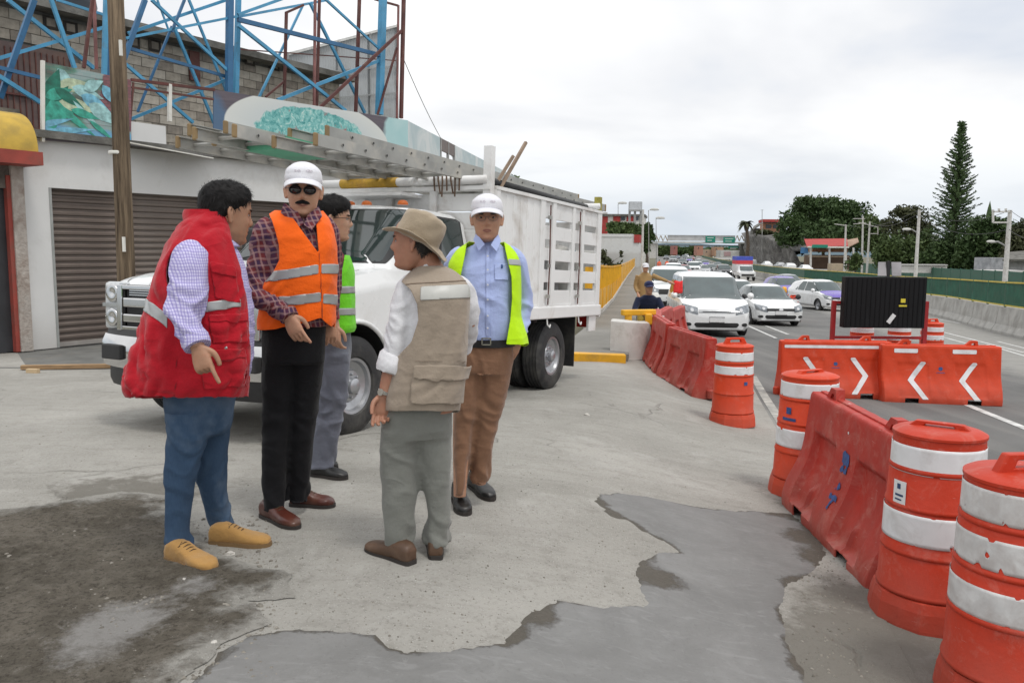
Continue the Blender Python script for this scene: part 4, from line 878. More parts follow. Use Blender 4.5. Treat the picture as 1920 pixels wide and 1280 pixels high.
# ================================================================ TRUCK
def car_surface(tab, nx=70, nose=.06, tail=.03):
    tab = np.array(tab, float); xs = np.linspace(tab[0, 0], tab[-1, 0], nx); T = np.array([np.interp(xs, tab[:, 0], tab[:, i]) for i in range(1, 6)]).T
    for _ in range(2): T[1:-1] = .25*T[:-2]+.5*T[1:-1]+.25*T[2:]
    V = []
    def sect(x, zb, hw, belt, zt, rw, s=1., zc=None):
        roof = zt > belt+.12
        tw = rw if roof else hw*.86; pts = []
        def seg(a, c, n):
            n = n*2
            for i in range(n): t = i/n; pts.append((a[0]+(c[0]-a[0])*t, a[1]+(c[1]-a[1])*t))
        zt2 = max(zt, belt+.02)
        seg((0, zb), (hw*.88, zb), 3); seg((hw*.88, zb), (hw*.985, zb+.10), 3); seg((hw*.985, zb+.10), (hw, zb+.30), 3); seg((hw, zb+.30), (hw*.995, belt-.12), 5)
        seg((hw*.995, belt-.12), (hw*.955, belt), 3)
        seg((hw*.955, belt), (tw+.02, zt2-.09 if roof else belt+.012), 9); seg((tw+.02, zt2-.09 if roof else belt+.012), (tw-.08, zt2-.02), 5); seg((tw-.08, zt2-.02), (tw*.4, zt2+.012), 5); seg((tw*.4, zt2+.012), (0, zt2+.018), 2)
        pts.append((0, zt2+.018)); P2 = np.array(pts)
        zc_ = (zb+zt2)/2
        if s != 1: P2 = np.c_[P2[:, 0]*s, zc_+(P2[:, 1]-zc_)*s]
        full = [(x, y, z) for y, z in P2]+[(x, -y, z) for y, z in P2[::-1][1:-1]]
        return full
    R_ = []
    for k, s in enumerate(np.linspace(.02, .96, 9)): R_.append(sect(xs[0]-tail*(1-s*s), *T[0], s=s))
    for i in range(nx): R_.append(sect(xs[i], *T[i]))
    for s in np.linspace(.97, .02, 22): R_.append(sect(xs[-1]+nose*(1-s*s), *T[-1], s=s))
    V, F = loftr(np.array(R_), False); S = surf((V, F))
    A = S[0]; j = np.argmax(A[:, 1])
    if S[2][j][1] < 0: F = [f[::-1] for f in F]; S = surf((V, F))
    return S
def wheel(parent, loc, r, w, rim_r, m_rim, side=1, grooves=True, name='wheel', hub=True):
    t = link(name, None, parent, loc)
    t.rotation_euler = (0, 0, 0 if side > 0 else math.pi)
    p = [(rim_r, -w/2+.02), (rim_r+.015, -w/2), (r*.8, -w/2-.008), (r-.035, -w/2+.008), (r-.008, -w/2+.03)]
    if grooves:
        for k in range(4): y = -w/2+.035+k*(w-.07)/4; q = (w-.07)/4; p += [(r, y+.004), (r, y+q*.72), (r-.010, y+q*.76), (r-.010, y+q*.97)]
    p += [(r, w/2-.035), (r-.008, w/2-.03), (r-.035, w/2-.008), (r*.8, w/2+.008), (rim_r+.015, w/2), (rim_r, w/2-.02)]
    b = MB(); b.lathe(p, 44, (0, 0, 0), 'y'); b.obj('tyre', M_tyre, t, smooth=True, angle=35)
    b = MB(); b.lathe([(rim_r+.002, -w/2+.03), (rim_r+.004, w/2-.015), (rim_r-.018, w/2-.02), (rim_r-.03, w/2-.05), (rim_r*.62, w/2-.075 if hub else w/2-.03), (rim_r*.55, w/2-.05), (rim_r*.30, w/2-.045), (rim_r*.28, w/2+.0), (rim_r*.18, w/2+.012), (.001, w/2+.012)], 36, (0, 0, 0), 'y')
    for k in range(8):
        a = k*math.pi/4; b.lathe([(.011, 0), (.011, .02), (.001, .024)], 6, (rim_r*.42*math.cos(a), w/2-.048, rim_r*.42*math.sin(a)), 'y')
    b.obj('rim', m_rim, t, smooth=True, angle=35); return t
def _fixy(): pass
M_tyre = pm('tyre_rubber', (.022, .022, .023), .75, .3, 8, .25, 30, dirt=.4, dcol=(.10, .095, .085), dscale=4)
M_rim = pm('steel_rim', (.42, .43, .45), .35, .15, 8, metal=.75, dirt=.25, dcol=(.2, .19, .18)); M_paint = pm('white_car_paint', (.78, .79, .79), .28, .04, 2, 0, dirt=.12, dcol=(.5, .48, .45), dscale=1.5, coat=.6)
M_glass = pm('dark_glass', (.022, .034, .033), .06, .3, 2, 0, spec=.9); M_chrome = pm('chrome', (.62, .62, .62), .12, .1, 3, .02, metal=1., rvar=.05)
M_dark = pm('dark_trim', (.02, .02, .021), .55, .3, 5); M_wsteel = pm('white_painted_steel', (.76, .76, .75), .45, .06, 2, .1, 25, dirt=.24, dcol=(.36, .30, .24), dscale=2.2); M_amber = pm('amber_lens_dark', (.62, .14, .015), .3); M_gray = pm('grey_aluminium', (.36, .36, .34), .5, .2, 4, .1, 30, metal=.35, dirt=.45, dcol=(.52, .49, .43), dscale=3)
M_lampc = pm('car_lamp_lens', (.20, .22, .24), .1, .5, 10, 0, spec=.9)
M_lamp = pm('lamp_lens', (.55, .57, .58), .12, .3, 14, 0, spec=.9)
TF = np.array([-.454, -.891]); TL = np.array([.891, -.454])
TC = np.array([-2.17, 7.05]); tz = float(gz(*(TC+TL*.6)))-.01
truck = empty('stake_bed_truck', (*TC, tz), 0, 'large white stake bed truck with chrome grille parked behind the men', 'truck')
truck.rotation_euler = (0, R(-2.6), math.atan2(TF[1], TF[0]))
S = car_surface([(-1.97, .50, .97, 1.36, 1.93, .80), (-1.9, .50, .985, 1.36, 1.95, .81), (-1.4, .50, 1.0, 1.37, 1.965, .81), (-1.05, .50, 1.0, 1.37, 1.955, .80), (-.92, .50, 1.0, 1.37, 1.92, .79), (-.35, .50, 1.0, 1.35, 1.40, .8), (-.30, .5, 1.0, 1.33, 1.36, .8), (.2, .50, 1.005, 1.27, 1.33, .84), (.55, .50, 1.0, 1.23, 1.28, .84), (.70, .52, .985, 1.18, 1.23, .84), (.74, .54, .965, 1.12, 1.17, .83)], 110, .03)
A = S[0]; N = S[2]
arch = np.hypot(A[:, 0], A[:, 2]-.42)-.50
keep = np.where(abs(A[:, 1]) > .55, arch, .5)
V, F = clip(A, S[1], keep); obj('cab_body', (V, F), M_paint, truck, True, 40)
def tp(nm, f, mt, off=.004, solid=0): 
    VF = patch(S, f, off)
    if VF[1]: return obj(nm, VF, mt, truck, True, 40, solid=solid, off=1)
m = MB()
for sy in (-1, 1):        # wheel wells
    V = []; 
    for k in range(17):
        a = math.pi*(-.06+1.12*k/16)
        for y in (sy*.985, sy*.55): V.append((.505*math.cos(a), y, .42+.505*math.sin(a)))
    obj('wheel_well', (V, [(2*i, 2*i+1, 2*i+3, 2*i+2) for i in range(16)]), M_dark, truck)
    # flared lip round the arch
    pts = [(.51*math.cos(a), sy*1.0, .42+.51*math.sin(a)) for a in np.linspace(-.15, math.pi+.15, 26)]; m = MB(); m.tube(pts, .022, 6); m.obj('arch_lip', M_paint, truck, smooth=True)
wz = np.minimum.reduce([A[:, 2]-1.42, 1.90-A[:, 2], .80-abs(A[:, 1])+(1.9-A[:, 2])*.18-.02, N[:, 0]-.15]); tp('windshield', wz, M_glass)
tp('windshield_seal', np.minimum.reduce([A[:, 2]-1.405, 1.915-A[:, 2], .815-abs(A[:, 1])+(1.9-A[:, 2])*.18-.005, N[:, 0]-.1]), M_dark, .002)
for sy in (-1, 1):
    sd_ = N[:, 1]*sy-.5
    tp('side_window', np.minimum.reduce([A[:, 2]-1.41, 1.865-A[:, 2], A[:, 0]+1.86, -.72-A[:, 0]-(A[:, 2]-1.4)*.75, sd_]), M_glass)
    tp('window_surround', np.minimum.reduce([A[:, 2]-1.38, 1.89-A[:, 2], A[:, 0]+1.89, -.66-A[:, 0]-(A[:, 2]-1.4)*.75, sd_]), M_dark, .002)
    for x0 in (-1.9, -.62): tp('door_gap', np.minimum.reduce([.006-abs(A[:, 0]-x0), A[:, 2]-.6, 1.38-A[:, 2], sd_]), M_dark, .0015)
    m = MB(); m.box((-1.75, sy*1.0-.02, 1.12), (-1.58, sy*1.0+.03, 1.16)); m.obj('door_handle', M_chrome, truck, bevel=.01)
    m = MB(); m.box((-.98, sy*1.06-.06, 1.40), (-.86, sy*1.06+.14, 1.74)); m.obj('side_mirror', M_dark, truck, bevel=.03); m = MB(); m.bar((-.8, sy*.98, 1.45), (-.9, sy*1.1, 1.48), .035); m.obj('mirror_arm', M_dark, truck)
    m = MB(); m.box((-1.85, sy*.80-.0, .40), (-.65, sy*1.02, .46)); m.obj('step', M_dark, truck)
hd = np.minimum.reduce([.007-abs(abs(A[:, 1])-.80), N[:, 2]-.2, A[:, 0]+.3]); tp('hood_gap', hd, pm('panel_gap', (.08, .08, .08), .6), .003)
hd = np.minimum.reduce([.005-abs(abs(A[:, 1])-.50), N[:, 2]-.4, A[:, 0]+.3]); tp('hood_crease_shade', hd, pm('crease_shade_paint', (.4, .4, .4), .4), .002)  # grey strip paints the shade along the hood crease, no open gap
# front end
m = MB(); m.box((.72, -.70, .80), (.79, .70, 1.17)); m.obj('grille_backing', M_dark, truck)
for z0, z1 in ((.99, 1.07), (.87, .94)): m = MB(); m.box((.78, -.68, z0), (.85, .68, z1)); m.obj('grille_bar', M_chrome, truck, bevel=.015)
m = MB()
for z in (1.15, .82): m.box((.76, -.74, z-.018), (.83, .74, z+.018))
for y in (-.74, .74): m.box((.76, y-.03, .80), (.835, y+.03, 1.17))
tag(m.obj('grille_frame', M_chrome, truck, bevel=.008))
for k in range(3): m = MB(); m.box((.785, -.66, 1.085+k*.018), (.80, .66, 1.093+k*.018)); m.obj('grille_slat', M_chrome, truck)
for sy in (-1, 1):
    m = MB(); m.box((.62, sy*.86-.12, .80), (.79, sy*.86+.115, 1.19)); m.obj('headlight', M_lamp, truck, bevel=.03)
    for z in (1.10, .90): m = MB(); m.lathe([(.001, 0), (.06, 0), (.075, .03), (.06, .035), (.001, .02)], 18, (.785, sy*.85, z), 'x'); m.obj('headlight_bowl', M_chrome, truck, smooth=True)
    m = MB(); m.box((.775, sy*.86-.125, .985), (.80, sy*.86+.12, 1.015)); m.box((.775, sy*.745-.02, .80), (.81, sy*.745+.02, 1.18)); m.obj('headlight_bracket', M_chrome, truck)
    m = MB(); m.box((.60, sy*.975-.01, .90), (.70, sy*.975+.012, 1.10)); m.obj('side_marker', M_amber, truck)
pb = []
for y in np.linspace(-1.03, 1.03, 25):
    q = abs(y)/1.03; x = .93-.16*q**3; pb.append([(x-.16, y, .50), (x-.02, y, .50), (x, y, .56), (x, y, .70), (x-.03, y, .76), (x-.16, y, .76)])
obj('front_bumper', loftr(np.array(pb)), M_chrome, truck, True, 35)
pb = [[(x-.1, y, .34), (x-.03, y, .34), (x, y, .40), (x, y, .505), (x-.1, y, .505)] for y in np.linspace(-.96, .96, 21) for x in (.89-.14*(abs(y)/.96)**3,)]
obj('lower_valance', loftr(np.array(pb)), M_dark, truck, True, 35)
pb = [[(x-.14, y, .755), (x-.0, y, .755), (x-.02, y, .81), (x-.12, y, .82)] for y in np.linspace(-1.0, 1.0, 21) for x in (.90-.15*(abs(y)/1.0)**3,)]
obj('bumper_pad', loftr(np.array(pb)), M_dark, truck, True, 35)
for sy in (-1, 1): m = MB(); m.box((.86, sy*.72-.12, .57), (.925, sy*.72+.10, .69)); m.obj('fog_lamp_pocket', M_dark, truck, bevel=.01)
m = MB(); m.box((.93, -.45, .56), (.94, .45, .69)); m.obj('bumper_intake', M_dark, truck)
for y in (-.62, -.2, .0, .2, .62): m = MB(); m.lathe([(.001, .045), (.02, .043), (.045, .03), (.052, .008), (.052, 0), (.001, 0)], 16, (-1.18, y, 1.975)); o = m.obj('clearance_lamp', M_amber, truck, smooth=True)
m = MB(); m.box((-.55, .42, 1.47), (-.545, .55, 1.53), Matrix.Translation((-.55, .48, 1.5))@Matrix.Rotation(R(-50), 4, 'Y')@Matrix.Translation((.55-.022, -.48, -1.5))); m.obj('windshield_sticker', M_lab, truck)
for y in (-.35, .35):
    m = MB(); m.tube([(-.33, y*1.6, 1.425), (-.42, y*1.1, 1.47), (-.6, y*.3, 1.60)], .009, 5); m.obj('wiper', M_dark, truck)
# chassis
m = MB()
for sy in (-1, 1): m.box((-5.0, sy*.42-.04, .58), (.5, sy*.42+.04, .78))
m.bar((-3.65, -.9, .42), (-3.65, .9, .42), .14); m.bar((0, -.8, .42), (0, .8, .42), .1); tag(m.obj('chassis', M_dark, truck), kind='stuff')
m = MB(); m.box((-2.9, .48, .45), (-2.2, .95, .78)); m.obj('fuel_tank', M_dark, truck, bevel=.04)
for sy in (-1, 1):
    wheel(truck, (0, sy*.885, .405), .405, .24, .225, M_rim, sy)
    wheel(truck, (-3.65, sy*1.0, .405), .405, .24, .225, M_rim, sy); wheel(truck, (-3.65, sy*.72, .405), .405, .24, .225, M_rim, sy, hub=False)
    m = MB(); m.box((-4.38, sy*.82-.26, .22), (-4.36, sy*.82+.27, .88)); m.obj('mud_flap', M_black, truck)
    m = MB(); m.box((-4.95, sy*1.13-.015, .66), (-4.70, sy*1.13+.015, .88)); m.obj('rear_bracket', M_wsteel, truck)
    m = MB(); m.box((-4.93, sy*1.0-.09, .70), (-4.86, sy*1.0+.09, .86)); m.obj('tail_lamp', pm('tail_red', (.35, .02, .015), .3), truck)
# bed
m = MB(); m.box((-5.02, -1.16, .98), (-2.02, 1.16, 1.02)); m.obj('bed_floor', M_wsteel, truck)
for sy in (-1, 1): m = MB(); m.box((-5.04, sy*1.16-.02, .86), (-2.0, sy*1.16+.02, 1.0)); m.obj('bed_rail', M_wsteel, truck, bevel=.012)
m = MB(); m.box((-5.06, -1.16, .84), (-5.02, 1.16, 1.0)); m.obj('rear_sill', M_wsteel, truck)
BZ = [(1.02, 1.19), (1.28, 1.43), (1.53, 1.67), (1.77, 1.93), (2.01, 2.2)]
PX = [(2.02, 2.12), (3.10, 3.22), (3.42, 3.52), (4.02, 4.10), (4.32, 4.40), (4.86, 5.0)]
for sy in (-1, 1):
    for z0, z1 in BZ:
        for (a, c) in ((3.16, 3.47), (3.47, 4.06), (4.06, 4.36), (4.36, 4.93)):
            m = MB(); m.box((-c+.004, sy*1.135-.012, z0), (-a-.004, sy*1.135+.012, z1)); m.obj('side_board', M_wsteel, truck, bevel=.004)
    m = MB(); m.box((-3.12, sy*1.135-.010, 1.0), (-2.08, sy*1.135+.010, 2.2)); m.obj('side_sheet', M_wsteel, truck)
    for k in range(6): m = MB(); x = -3.02+k*.165; m.box((x, sy*1.145-.010, 1.03), (x+.085, sy*1.145+.006, 2.17)); m.obj('sheet_rib', M_wsteel, truck, bevel=.005)
    for a, c in PX: m = MB(); m.box((-c, sy*1.14-.025, 1.0), (-a, sy*1.14+.028, 2.22)); m.obj('side_post', M_wsteel, truck, bevel=.006)
    m = MB(); m.box((-5.0, sy*1.14-.03, 2.2), (-2.02, sy*1.14+.035, 2.235)); m.obj('top_rail', M_wsteel, truck)
    for x in (3.32, 4.21):
        m = MB(); m.tube([(-x, sy*1.18, 1.02), (-x-.005, sy*1.185, 1.5), (-x, sy*1.18, 2.16)], .008, 6); m.obj('latch_rod', M_brown, truck)
        for z in (1.1, 1.45, 2.0): m = MB(); m.box((-x-.03, sy*1.175-.012, z), (-x+.03, sy*1.175+.014, z+.04)); m.obj('latch', M_gray, truck)
    for x in (2.6, 3.35, 4.3): m = MB(); m.tube([(-x, sy*1.16, .86), (-x, sy*1.17, .79), (-x-.04, sy*1.18, .76), (-x-.08, sy*1.17, .79)], .009, 6); m.obj('rope_hook', M_wsteel, truck)
for k in range(6):
    m = MB(); z = 1.04+k*.19; m.box((-2.04, -1.10, z), (-2.01, 1.10, z+.17)); m.obj('head_board', M_wsteel, truck, bevel=.004)
for y in (-1.1, -.45, -.1, .45, 1.1): m = MB(); m.box((-2.005, y-.04, 1.0), (-1.96, y+.04, 2.2)); m.obj('head_post', M_wsteel, truck, bevel=.006)
m = MB(); m.box((-2.08, -1.14, 2.19), (-1.93, 1.14, 2.23)); m.obj('head_rail', M_wsteel, truck)
m = MB(); m.box((-2.0, -.62, 2.12), (-1.62, .30, 2.15)); m.obj('head_shelf', M_wsteel, truck)
for k in range(5):
    m = MB(); z = 1.06+k*.22; m.box((-5.03, -1.12, z), (-5.0, 1.12, z+.15)); m.obj('tail_board', M_wsteel, truck)
m = MB(); m.tube([(-1.95, -1.2, 2.29), (-1.95, 1.1, 2.29)], .045, 12); m.obj('front_rack_bar', M_wsteel, truck, smooth=True)
m = MB(); m.tube([(-1.95, -.72, 2.29), (-1.95, .02, 2.29)], .052, 12); m.obj('rack_bar_sleeve', pm('worn_yellow', (.55, .33, .03), .6, .4, 8, dirt=.4, dcol=(.25, .12, .04), dscale=8), truck, smooth=True)
m = MB(); m.tube([(-4.9, -1.1, 2.29), (-4.9, 1.16, 2.29)], .04, 12); m.obj('rear_rack_bar', M_wsteel, truck, smooth=True)
for sy in (-1, 1): m = MB(); m.bar((-1.98, sy*1.1, 2.1), (-1.98, sy*1.1, 2.62), .085); m.obj('rack_upright', M_wsteel, truck)
m = MB(); m.bar((-5.0, 1.1, 2.15), (-5.0, 1.1, 2.42), .08); m.obj('rear_upright', pm('moss_yellow', (.30, .27, .06), .8, .4, 8), truck)
for k in range(7):
    y = .50+k*.05; m = MB(); m.tube([(-1.95+.05, y, 2.33), (-1.89, y+.01, 2.28), (-1.9, y+.015+.02*math.sin(k*2), 2.18-.03*(k % 3))], .009, 5); m.obj('rope_turn', pm('old_rope', (.14, .09, .06), .95), truck)
# cargo seen through the slots
MW = truck.matrix_basis.copy()
bpy.context.view_layer.update(); MW = truck.matrix_world.copy()
def on_truck(o): o.matrix_world = MW@o.matrix_basis; return o
for i, (x, y, w, h, lb, mm) in enumerate([(-4.5, .75, .5, .75, 'rumpled pale sack at the rear of the truck bed', 'sack_white'), (-3.85, .7, .55, .62, 'grey bundle lying in the middle of the truck bed', 'sack_grey')]):
    b = MB(); b.lathe([(.001, 0), (.6*w, 0), (.66*w, .2*h), (.6*w, .6*h), (.35*w, .9*h), (.001, h)], 18); V = np.array(b.V); V += .05*np.c_[pn(V*5), pn(V*5+3), pn(V*5+8)]
    o = obj('cargo_sack', (V, b.F), pm(mm, (.5, .49, .46) if i == 0 else (.2, .2, .2), .8, .4, 5), smooth=True, loc=(x, y, 1.03)); on_truck(tag(o, lb, 'sack'))
# ladders on the rack
M_or_end = pm('amber_rubber_foot', (.26, .18, .09), .85)
def ladder(x0, x1, y, z, w, label, tape=False, tilt=0.):
    t = empty('ladder', (x1, y, z), 0, label, 'ladder', 'aluminium ladders tied on the truck rack'); Lg = x0-x1
    for sy in (0, 1):
        b = MB(); b.box((0, sy*w-.006, 0), (Lg, sy*w+.006, .095)); s_ = -1 if sy else 1; b.box((0, sy*w, 0), (Lg, sy*w+s_*.03, .006)); b.box((0, sy*w, .089), (Lg, sy*w+s_*.03, .095)); b.obj('rail', M_gray, t)
        for xx in (0, Lg): b = MB(); b.box((xx-.022, sy*w-.013, -.004), (xx+.022, sy*w+.013, .099)); b.obj('end_foot', M_or_end, t, bevel=.01)
    k = .28
    while k < Lg-.1:
        b = MB(); b.tube([(k, -.012, .05), (k, w+.012, .05)], .016, 8); b.obj('rung', M_gray, t)
        b = MB(); b.tube([(k, -.014, .05), (k, w+.014, .05)], .011, 6); b.obj('rung_hole', M_dark, t); k += .30
    if tape: b = MB(); b.box((Lg-1.15, -.012, -.004), (Lg-.55, w+.012, .099)); b.obj('green_tape', pm('green_tape', (.10, .36, .22), .6), t)
    t.matrix_world = MW@(Matrix.Translation(t.location)@Matrix.Rotation(tilt, 4, 'Y')); return t
ladder(.30, -6.0, .40, 2.325, .42, 'lowest ladder nearest the men, reaching furthest back over the truck', tilt=.006)
ladder(.62, -5.3, -.12, 2.325, .42, 'ladder with a band of green tape near its front end', True)
ladder(.35, -4.6, -.62, 2.325, .42, 'ladder on the far side of the rack, nearest the shop')
ladder(-.10, -5.5, .20, 2.425, .40, 'upper ladder stacked over the two nearest ladders')
ladder(.42, -4.9, -.40, 2.425, .40, 'upper ladder stacked over the two farther ladders', tilt=.004)
o = on_truck(tag(obj('steel_pipe', tube([(-2.2, .98, 2.31), (-5.15, .98, 2.275)], .04, 12), M_dark, smooth=True), 'long black pipe lying beside the ladders towards the truck rear', 'pipe'))
for a, c, lb in (((-2.35, 1.0, 2.2), (-2.75, 1.12, 2.78), 'longer of two thin wooden sticks poking up from the truck bed'), ((-2.3, .95, 2.2), (-2.5, 1.1, 2.6), 'shorter of two thin wooden sticks poking up from the truck bed')):
    b = MB(); b.bar(a, c, .03); on_truck(tag(b.obj('wooden_stick', pm('grey_wood', (.30, .22, .16), .85, .3, 8)), lb, 'stick'))
# ================================================================ VEHICLES
CARS = {
 'van': dict(tab=[(-2.5, .35, .88, 1.0, 1.50, .72), (-2.35, .24, .95, 1.05, 1.70, .75), (-1.8, .2, .98, 1.06, 1.76, .77), (-.4, .2, .99, 1.05, 1.78, .78), (.5, .2, .99, 1.05, 1.72, .76), (.75, .2, .99, 1.05, 1.66, .75), (1.72, .2, .985, 1.04, 1.10, .7), (2.1, .2, .96, .95, 1.0, .7), (2.35, .22, .90, .82, .88, .6), (2.48, .26, .80, .70, .76, .6)], wb=1.5, r=.34, ws=(.55, 1.68, 1.07, 1.66), gl=(.62, .74, .38), hz=.78, door=(.9, -.2, -1.4)),
 'sedan': dict(tab=[(-2.28, .35, .76, .92, .98, .6), (-2.05, .24, .84, .97, 1.05, .6), (-1.6, .2, .88, .96, 1.10, .6), (-.95, .2, .89, .94, 1.38, .58), (-.2, .2, .89, .93, 1.46, .60), (.25, .2, .89, .92, 1.43, .59), (.5, .2, .89, .92, 1.36, .58), (1.2, .2, .89, .90, .96, .6), (1.75, .2, .87, .82, .87, .6), (2.1, .22, .82, .74, .79, .6), (2.25, .26, .74, .66, .71, .6)], wb=1.33, r=.32, ws=(.4, 1.18, .95, 1.39), gl=(.56, .66, .40), hz=.66, door=(.75, -.2, -1.05)),
 'hatch': dict(tab=[(-2.0, .35, .78, 1.0, 1.20, .58), (-1.8, .22, .84, .97, 1.38, .58), (-1.0, .2, .86, .95, 1.50, .60), (-.1, .2, .86, .94, 1.53, .61), (.45, .2, .86, .93, 1.44, .59), (1.15, .2, .86, .92, .98, .6), (1.6, .2, .84, .84, .89, .6), (1.85, .22, .79, .74, .79, .6), (1.95, .26, .70, .66, .71, .6)], wb=1.22, r=.30, ws=(.38, 1.12, .97, 1.44), gl=(.5, .66, .3), hz=.70, door=(.7, -.2, -.9)),
 'suv': dict(tab=[(-2.3, .4, .84, 1.05, 1.55, .66), (-2.15, .3, .90, 1.08, 1.66, .68), (-.6, .28, .93, 1.06, 1.74, .70), (.4, .28, .93, 1.05, 1.66, .68), (1.0, .28, .93, 1.08, 1.14, .68), (1.9, .28, .92, 1.0, 1.06, .66), (2.2, .3, .88, .9, .96, .66), (2.28, .34, .80, .82, .88, .6)], wb=1.4, r=.37, ws=(.42, 1.0, 1.18, 1.62), gl=(.72, .92, .55), hz=.84, door=(.75, -.25, -1.2)),
}
PROTO = {}
M_winc = pm('tinted_window', (.05, .075, .075), .05, .3, 1.5, 0, spec=1.)
def make_car(kind, fine=True):
    c = CARS[kind]; t = empty('car', (0, 0, 0)); S = car_surface(c['tab'], 96 if fine else 44, .05); A, N = S[0], S[2]
    L = c['tab'][-1][0]; hw = max(r[2] for r in c['tab']); wb, r = c['wb'], c['r']
    f = np.minimum.reduce([np.where(abs(A[:, 1]) > .45, np.hypot(A[:, 0]-s*wb, A[:, 2]-r)-(r+.05), .5) for s in (-1, 1)])
    obj('body', clip(A, S[1], f), M_paint, t, True, 45)
    m = MB(); m.box((-L+.25, -hw+.10, .2), (L-.25, hw-.10, .72)); m.obj('underbody', M_dark, t)
    def cp(nm, f, mt, off=.006):
        VF = patch(S, f, off)
        if VF[1]: obj(nm, VF, mt, t, True, 45)
    x0, x1, z0, z1 = c['ws']; tw = c['tab'][4][5]
    cp('windshield', np.minimum.reduce([A[:, 2]-z0, z1-A[:, 2], tw-.02-abs(A[:, 1])+(z1-A[:, 2])*.30, N[:, 0]-.12, A[:, 0]-x0+.2, x1+.12-A[:, 0]]), M_winc)
    bz = c['tab'][4][3]
    for sy in (-1, 1):
        sd = N[:, 1]*sy-.45; win = np.minimum.reduce([A[:, 2]-bz-.04, z1-.015-A[:, 2], x1-.12-(A[:, 2]-z0)*((x1-x0)/(z1-z0))-A[:, 0], A[:, 0]+L-.35-(0 if kind in ('van', 'suv') else .45)-(A[:, 2]-z0)*(.2 if kind in ('van', 'suv') else 1.1), sd])
        for a, b_ in ((c['door'][1]+.03, 9), (c['door'][2]+.03, c['door'][1]-.03), (-9, c['door'][2]-.03)): cp('side_window', np.minimum.reduce([win, A[:, 0]-a, b_-A[:, 0]]), M_winc)
        for xd in c['door']: cp('door_gap', np.minimum.reduce([.006-abs(A[:, 0]-xd), A[:, 2]-.3, bz-A[:, 2], N[:, 1]*sy-.5]), M_dark, .002)
        hz = c['hz']; Y = A[:, 1]*sy; fr = N[:, 0]-.2
        cp('headlight', np.minimum.reduce([Y-hw*.52, hw*.93-Y, (.10-abs(A[:, 2]-hz-(Y-hw*.6)*.22))*1., A[:, 0]-(L-.5), np.where(N[:, 0] > -.2, 1., -1.)]), M_lampc)
        cp('headlight_bulb', .05-np.hypot(Y-hw*.68, A[:, 2]-hz-.02)-np.where(A[:, 0] > L-.6, 0, 9), M_chrome, .010)
        cp('fog_lamp', np.minimum(.07-np.hypot((Y-hw*.78)*.8, (A[:, 2]-.40)*1.4), np.where(A[:, 0] > L-.6, 1, -1)), M_dark, .008)
        m = MB(); m.lathe([(.001, -.06), (.07, -.05), (.10, 0), (.085, .08), (.001, .1)], 12, (x1-.22, sy*(hw+.10), bz+.10), 'x'); m.obj('mirror', M_paint if kind != 'sedan' else M_dark, t, smooth=True)
        m = MB(); m.bar((x1-.2, sy*(hw-.06), bz+.05), (x1-.2, sy*(hw+.06), bz+.08), .04); m.obj('mirror_arm', M_dark, t)
        for sx in (-1, 1): wheel(t, (sx*wb, sy*(hw-.115), r), r, .21, r*.64, M_rim, sy, grooves=False)
    g0, g1, gh = c['gl']; fr = np.where(A[:, 0] > L-.5, 1., -1.)
    cp('grille', np.minimum.reduce([.5-abs(A[:, 1])-(.2 if kind == 'van' else 0)*0, (.045 if kind != 'suv' else .10)-abs(A[:, 2]-c['hz']+.02), fr]), M_dark if kind != 'van' else pm('van_grille', (.30, .31, .32), .3, metal=.6))
    if kind == 'van': cp('grille_slot', np.minimum.reduce([.40-abs(A[:, 1]), .010-abs(A[:, 2]-c['hz']+.03), fr]), M_dark, .010)
    else: cp('grille_badge', np.minimum(.07-np.hypot(A[:, 1], A[:, 2]-c['hz']+.02), fr), M_chrome, .012)
    cp('intake', np.minimum.reduce([(.62 if kind == 'van' else .56)-abs(A[:, 1])-abs(A[:, 2]-.4)*.8, .065-abs(A[:, 2]-.385), fr]), M_dark)
    m = MB(); m.box((L+.04, -.19, .47), (L+.07, .19, .60)); m.obj('plate', M_lab, t); m = MB(); m.box((L+.035, -.21, .455), (L+.06, .21, .475)); m.box((L+.035, -.21, .595), (L+.06, .21, .615)); m.obj('plate_frame', M_dark, t)
    for sy in (-1, 1): m = MB(); m.box((-L-.01, sy*hw*.72-.12, .78), (-L+.12, sy*hw*.72+.10, .95)); m.obj('tail_light', pm('tail_red', (0, 0, 0)), t)
    return t
PAINTS = dict(white=M_paint, silver=pm('silver_paint', (.42, .43, .44), .3, .06, 3, 0, metal=.5, coat=.5), grey=pm('grey_paint', (.12, .125, .13), .3, .06, 3, 0, coat=.5), black=pm('black_paint', (.015, .015, .017), .25, .1, 3, 0, coat=.6), blue=pm('navy_paint', (.03, .05, .12), .3, .1, 3, 0, coat=.5), red=pm('red_paint', (.35, .03, .03), .3, .1, 3, 0, coat=.5), green=pm('teal_paint', (.05, .16, .15), .3, .1, 3, 0, coat=.4), purple=pm('purple_paint', (.14, .09, .42), .3, .1, 3, 0, coat=.4))
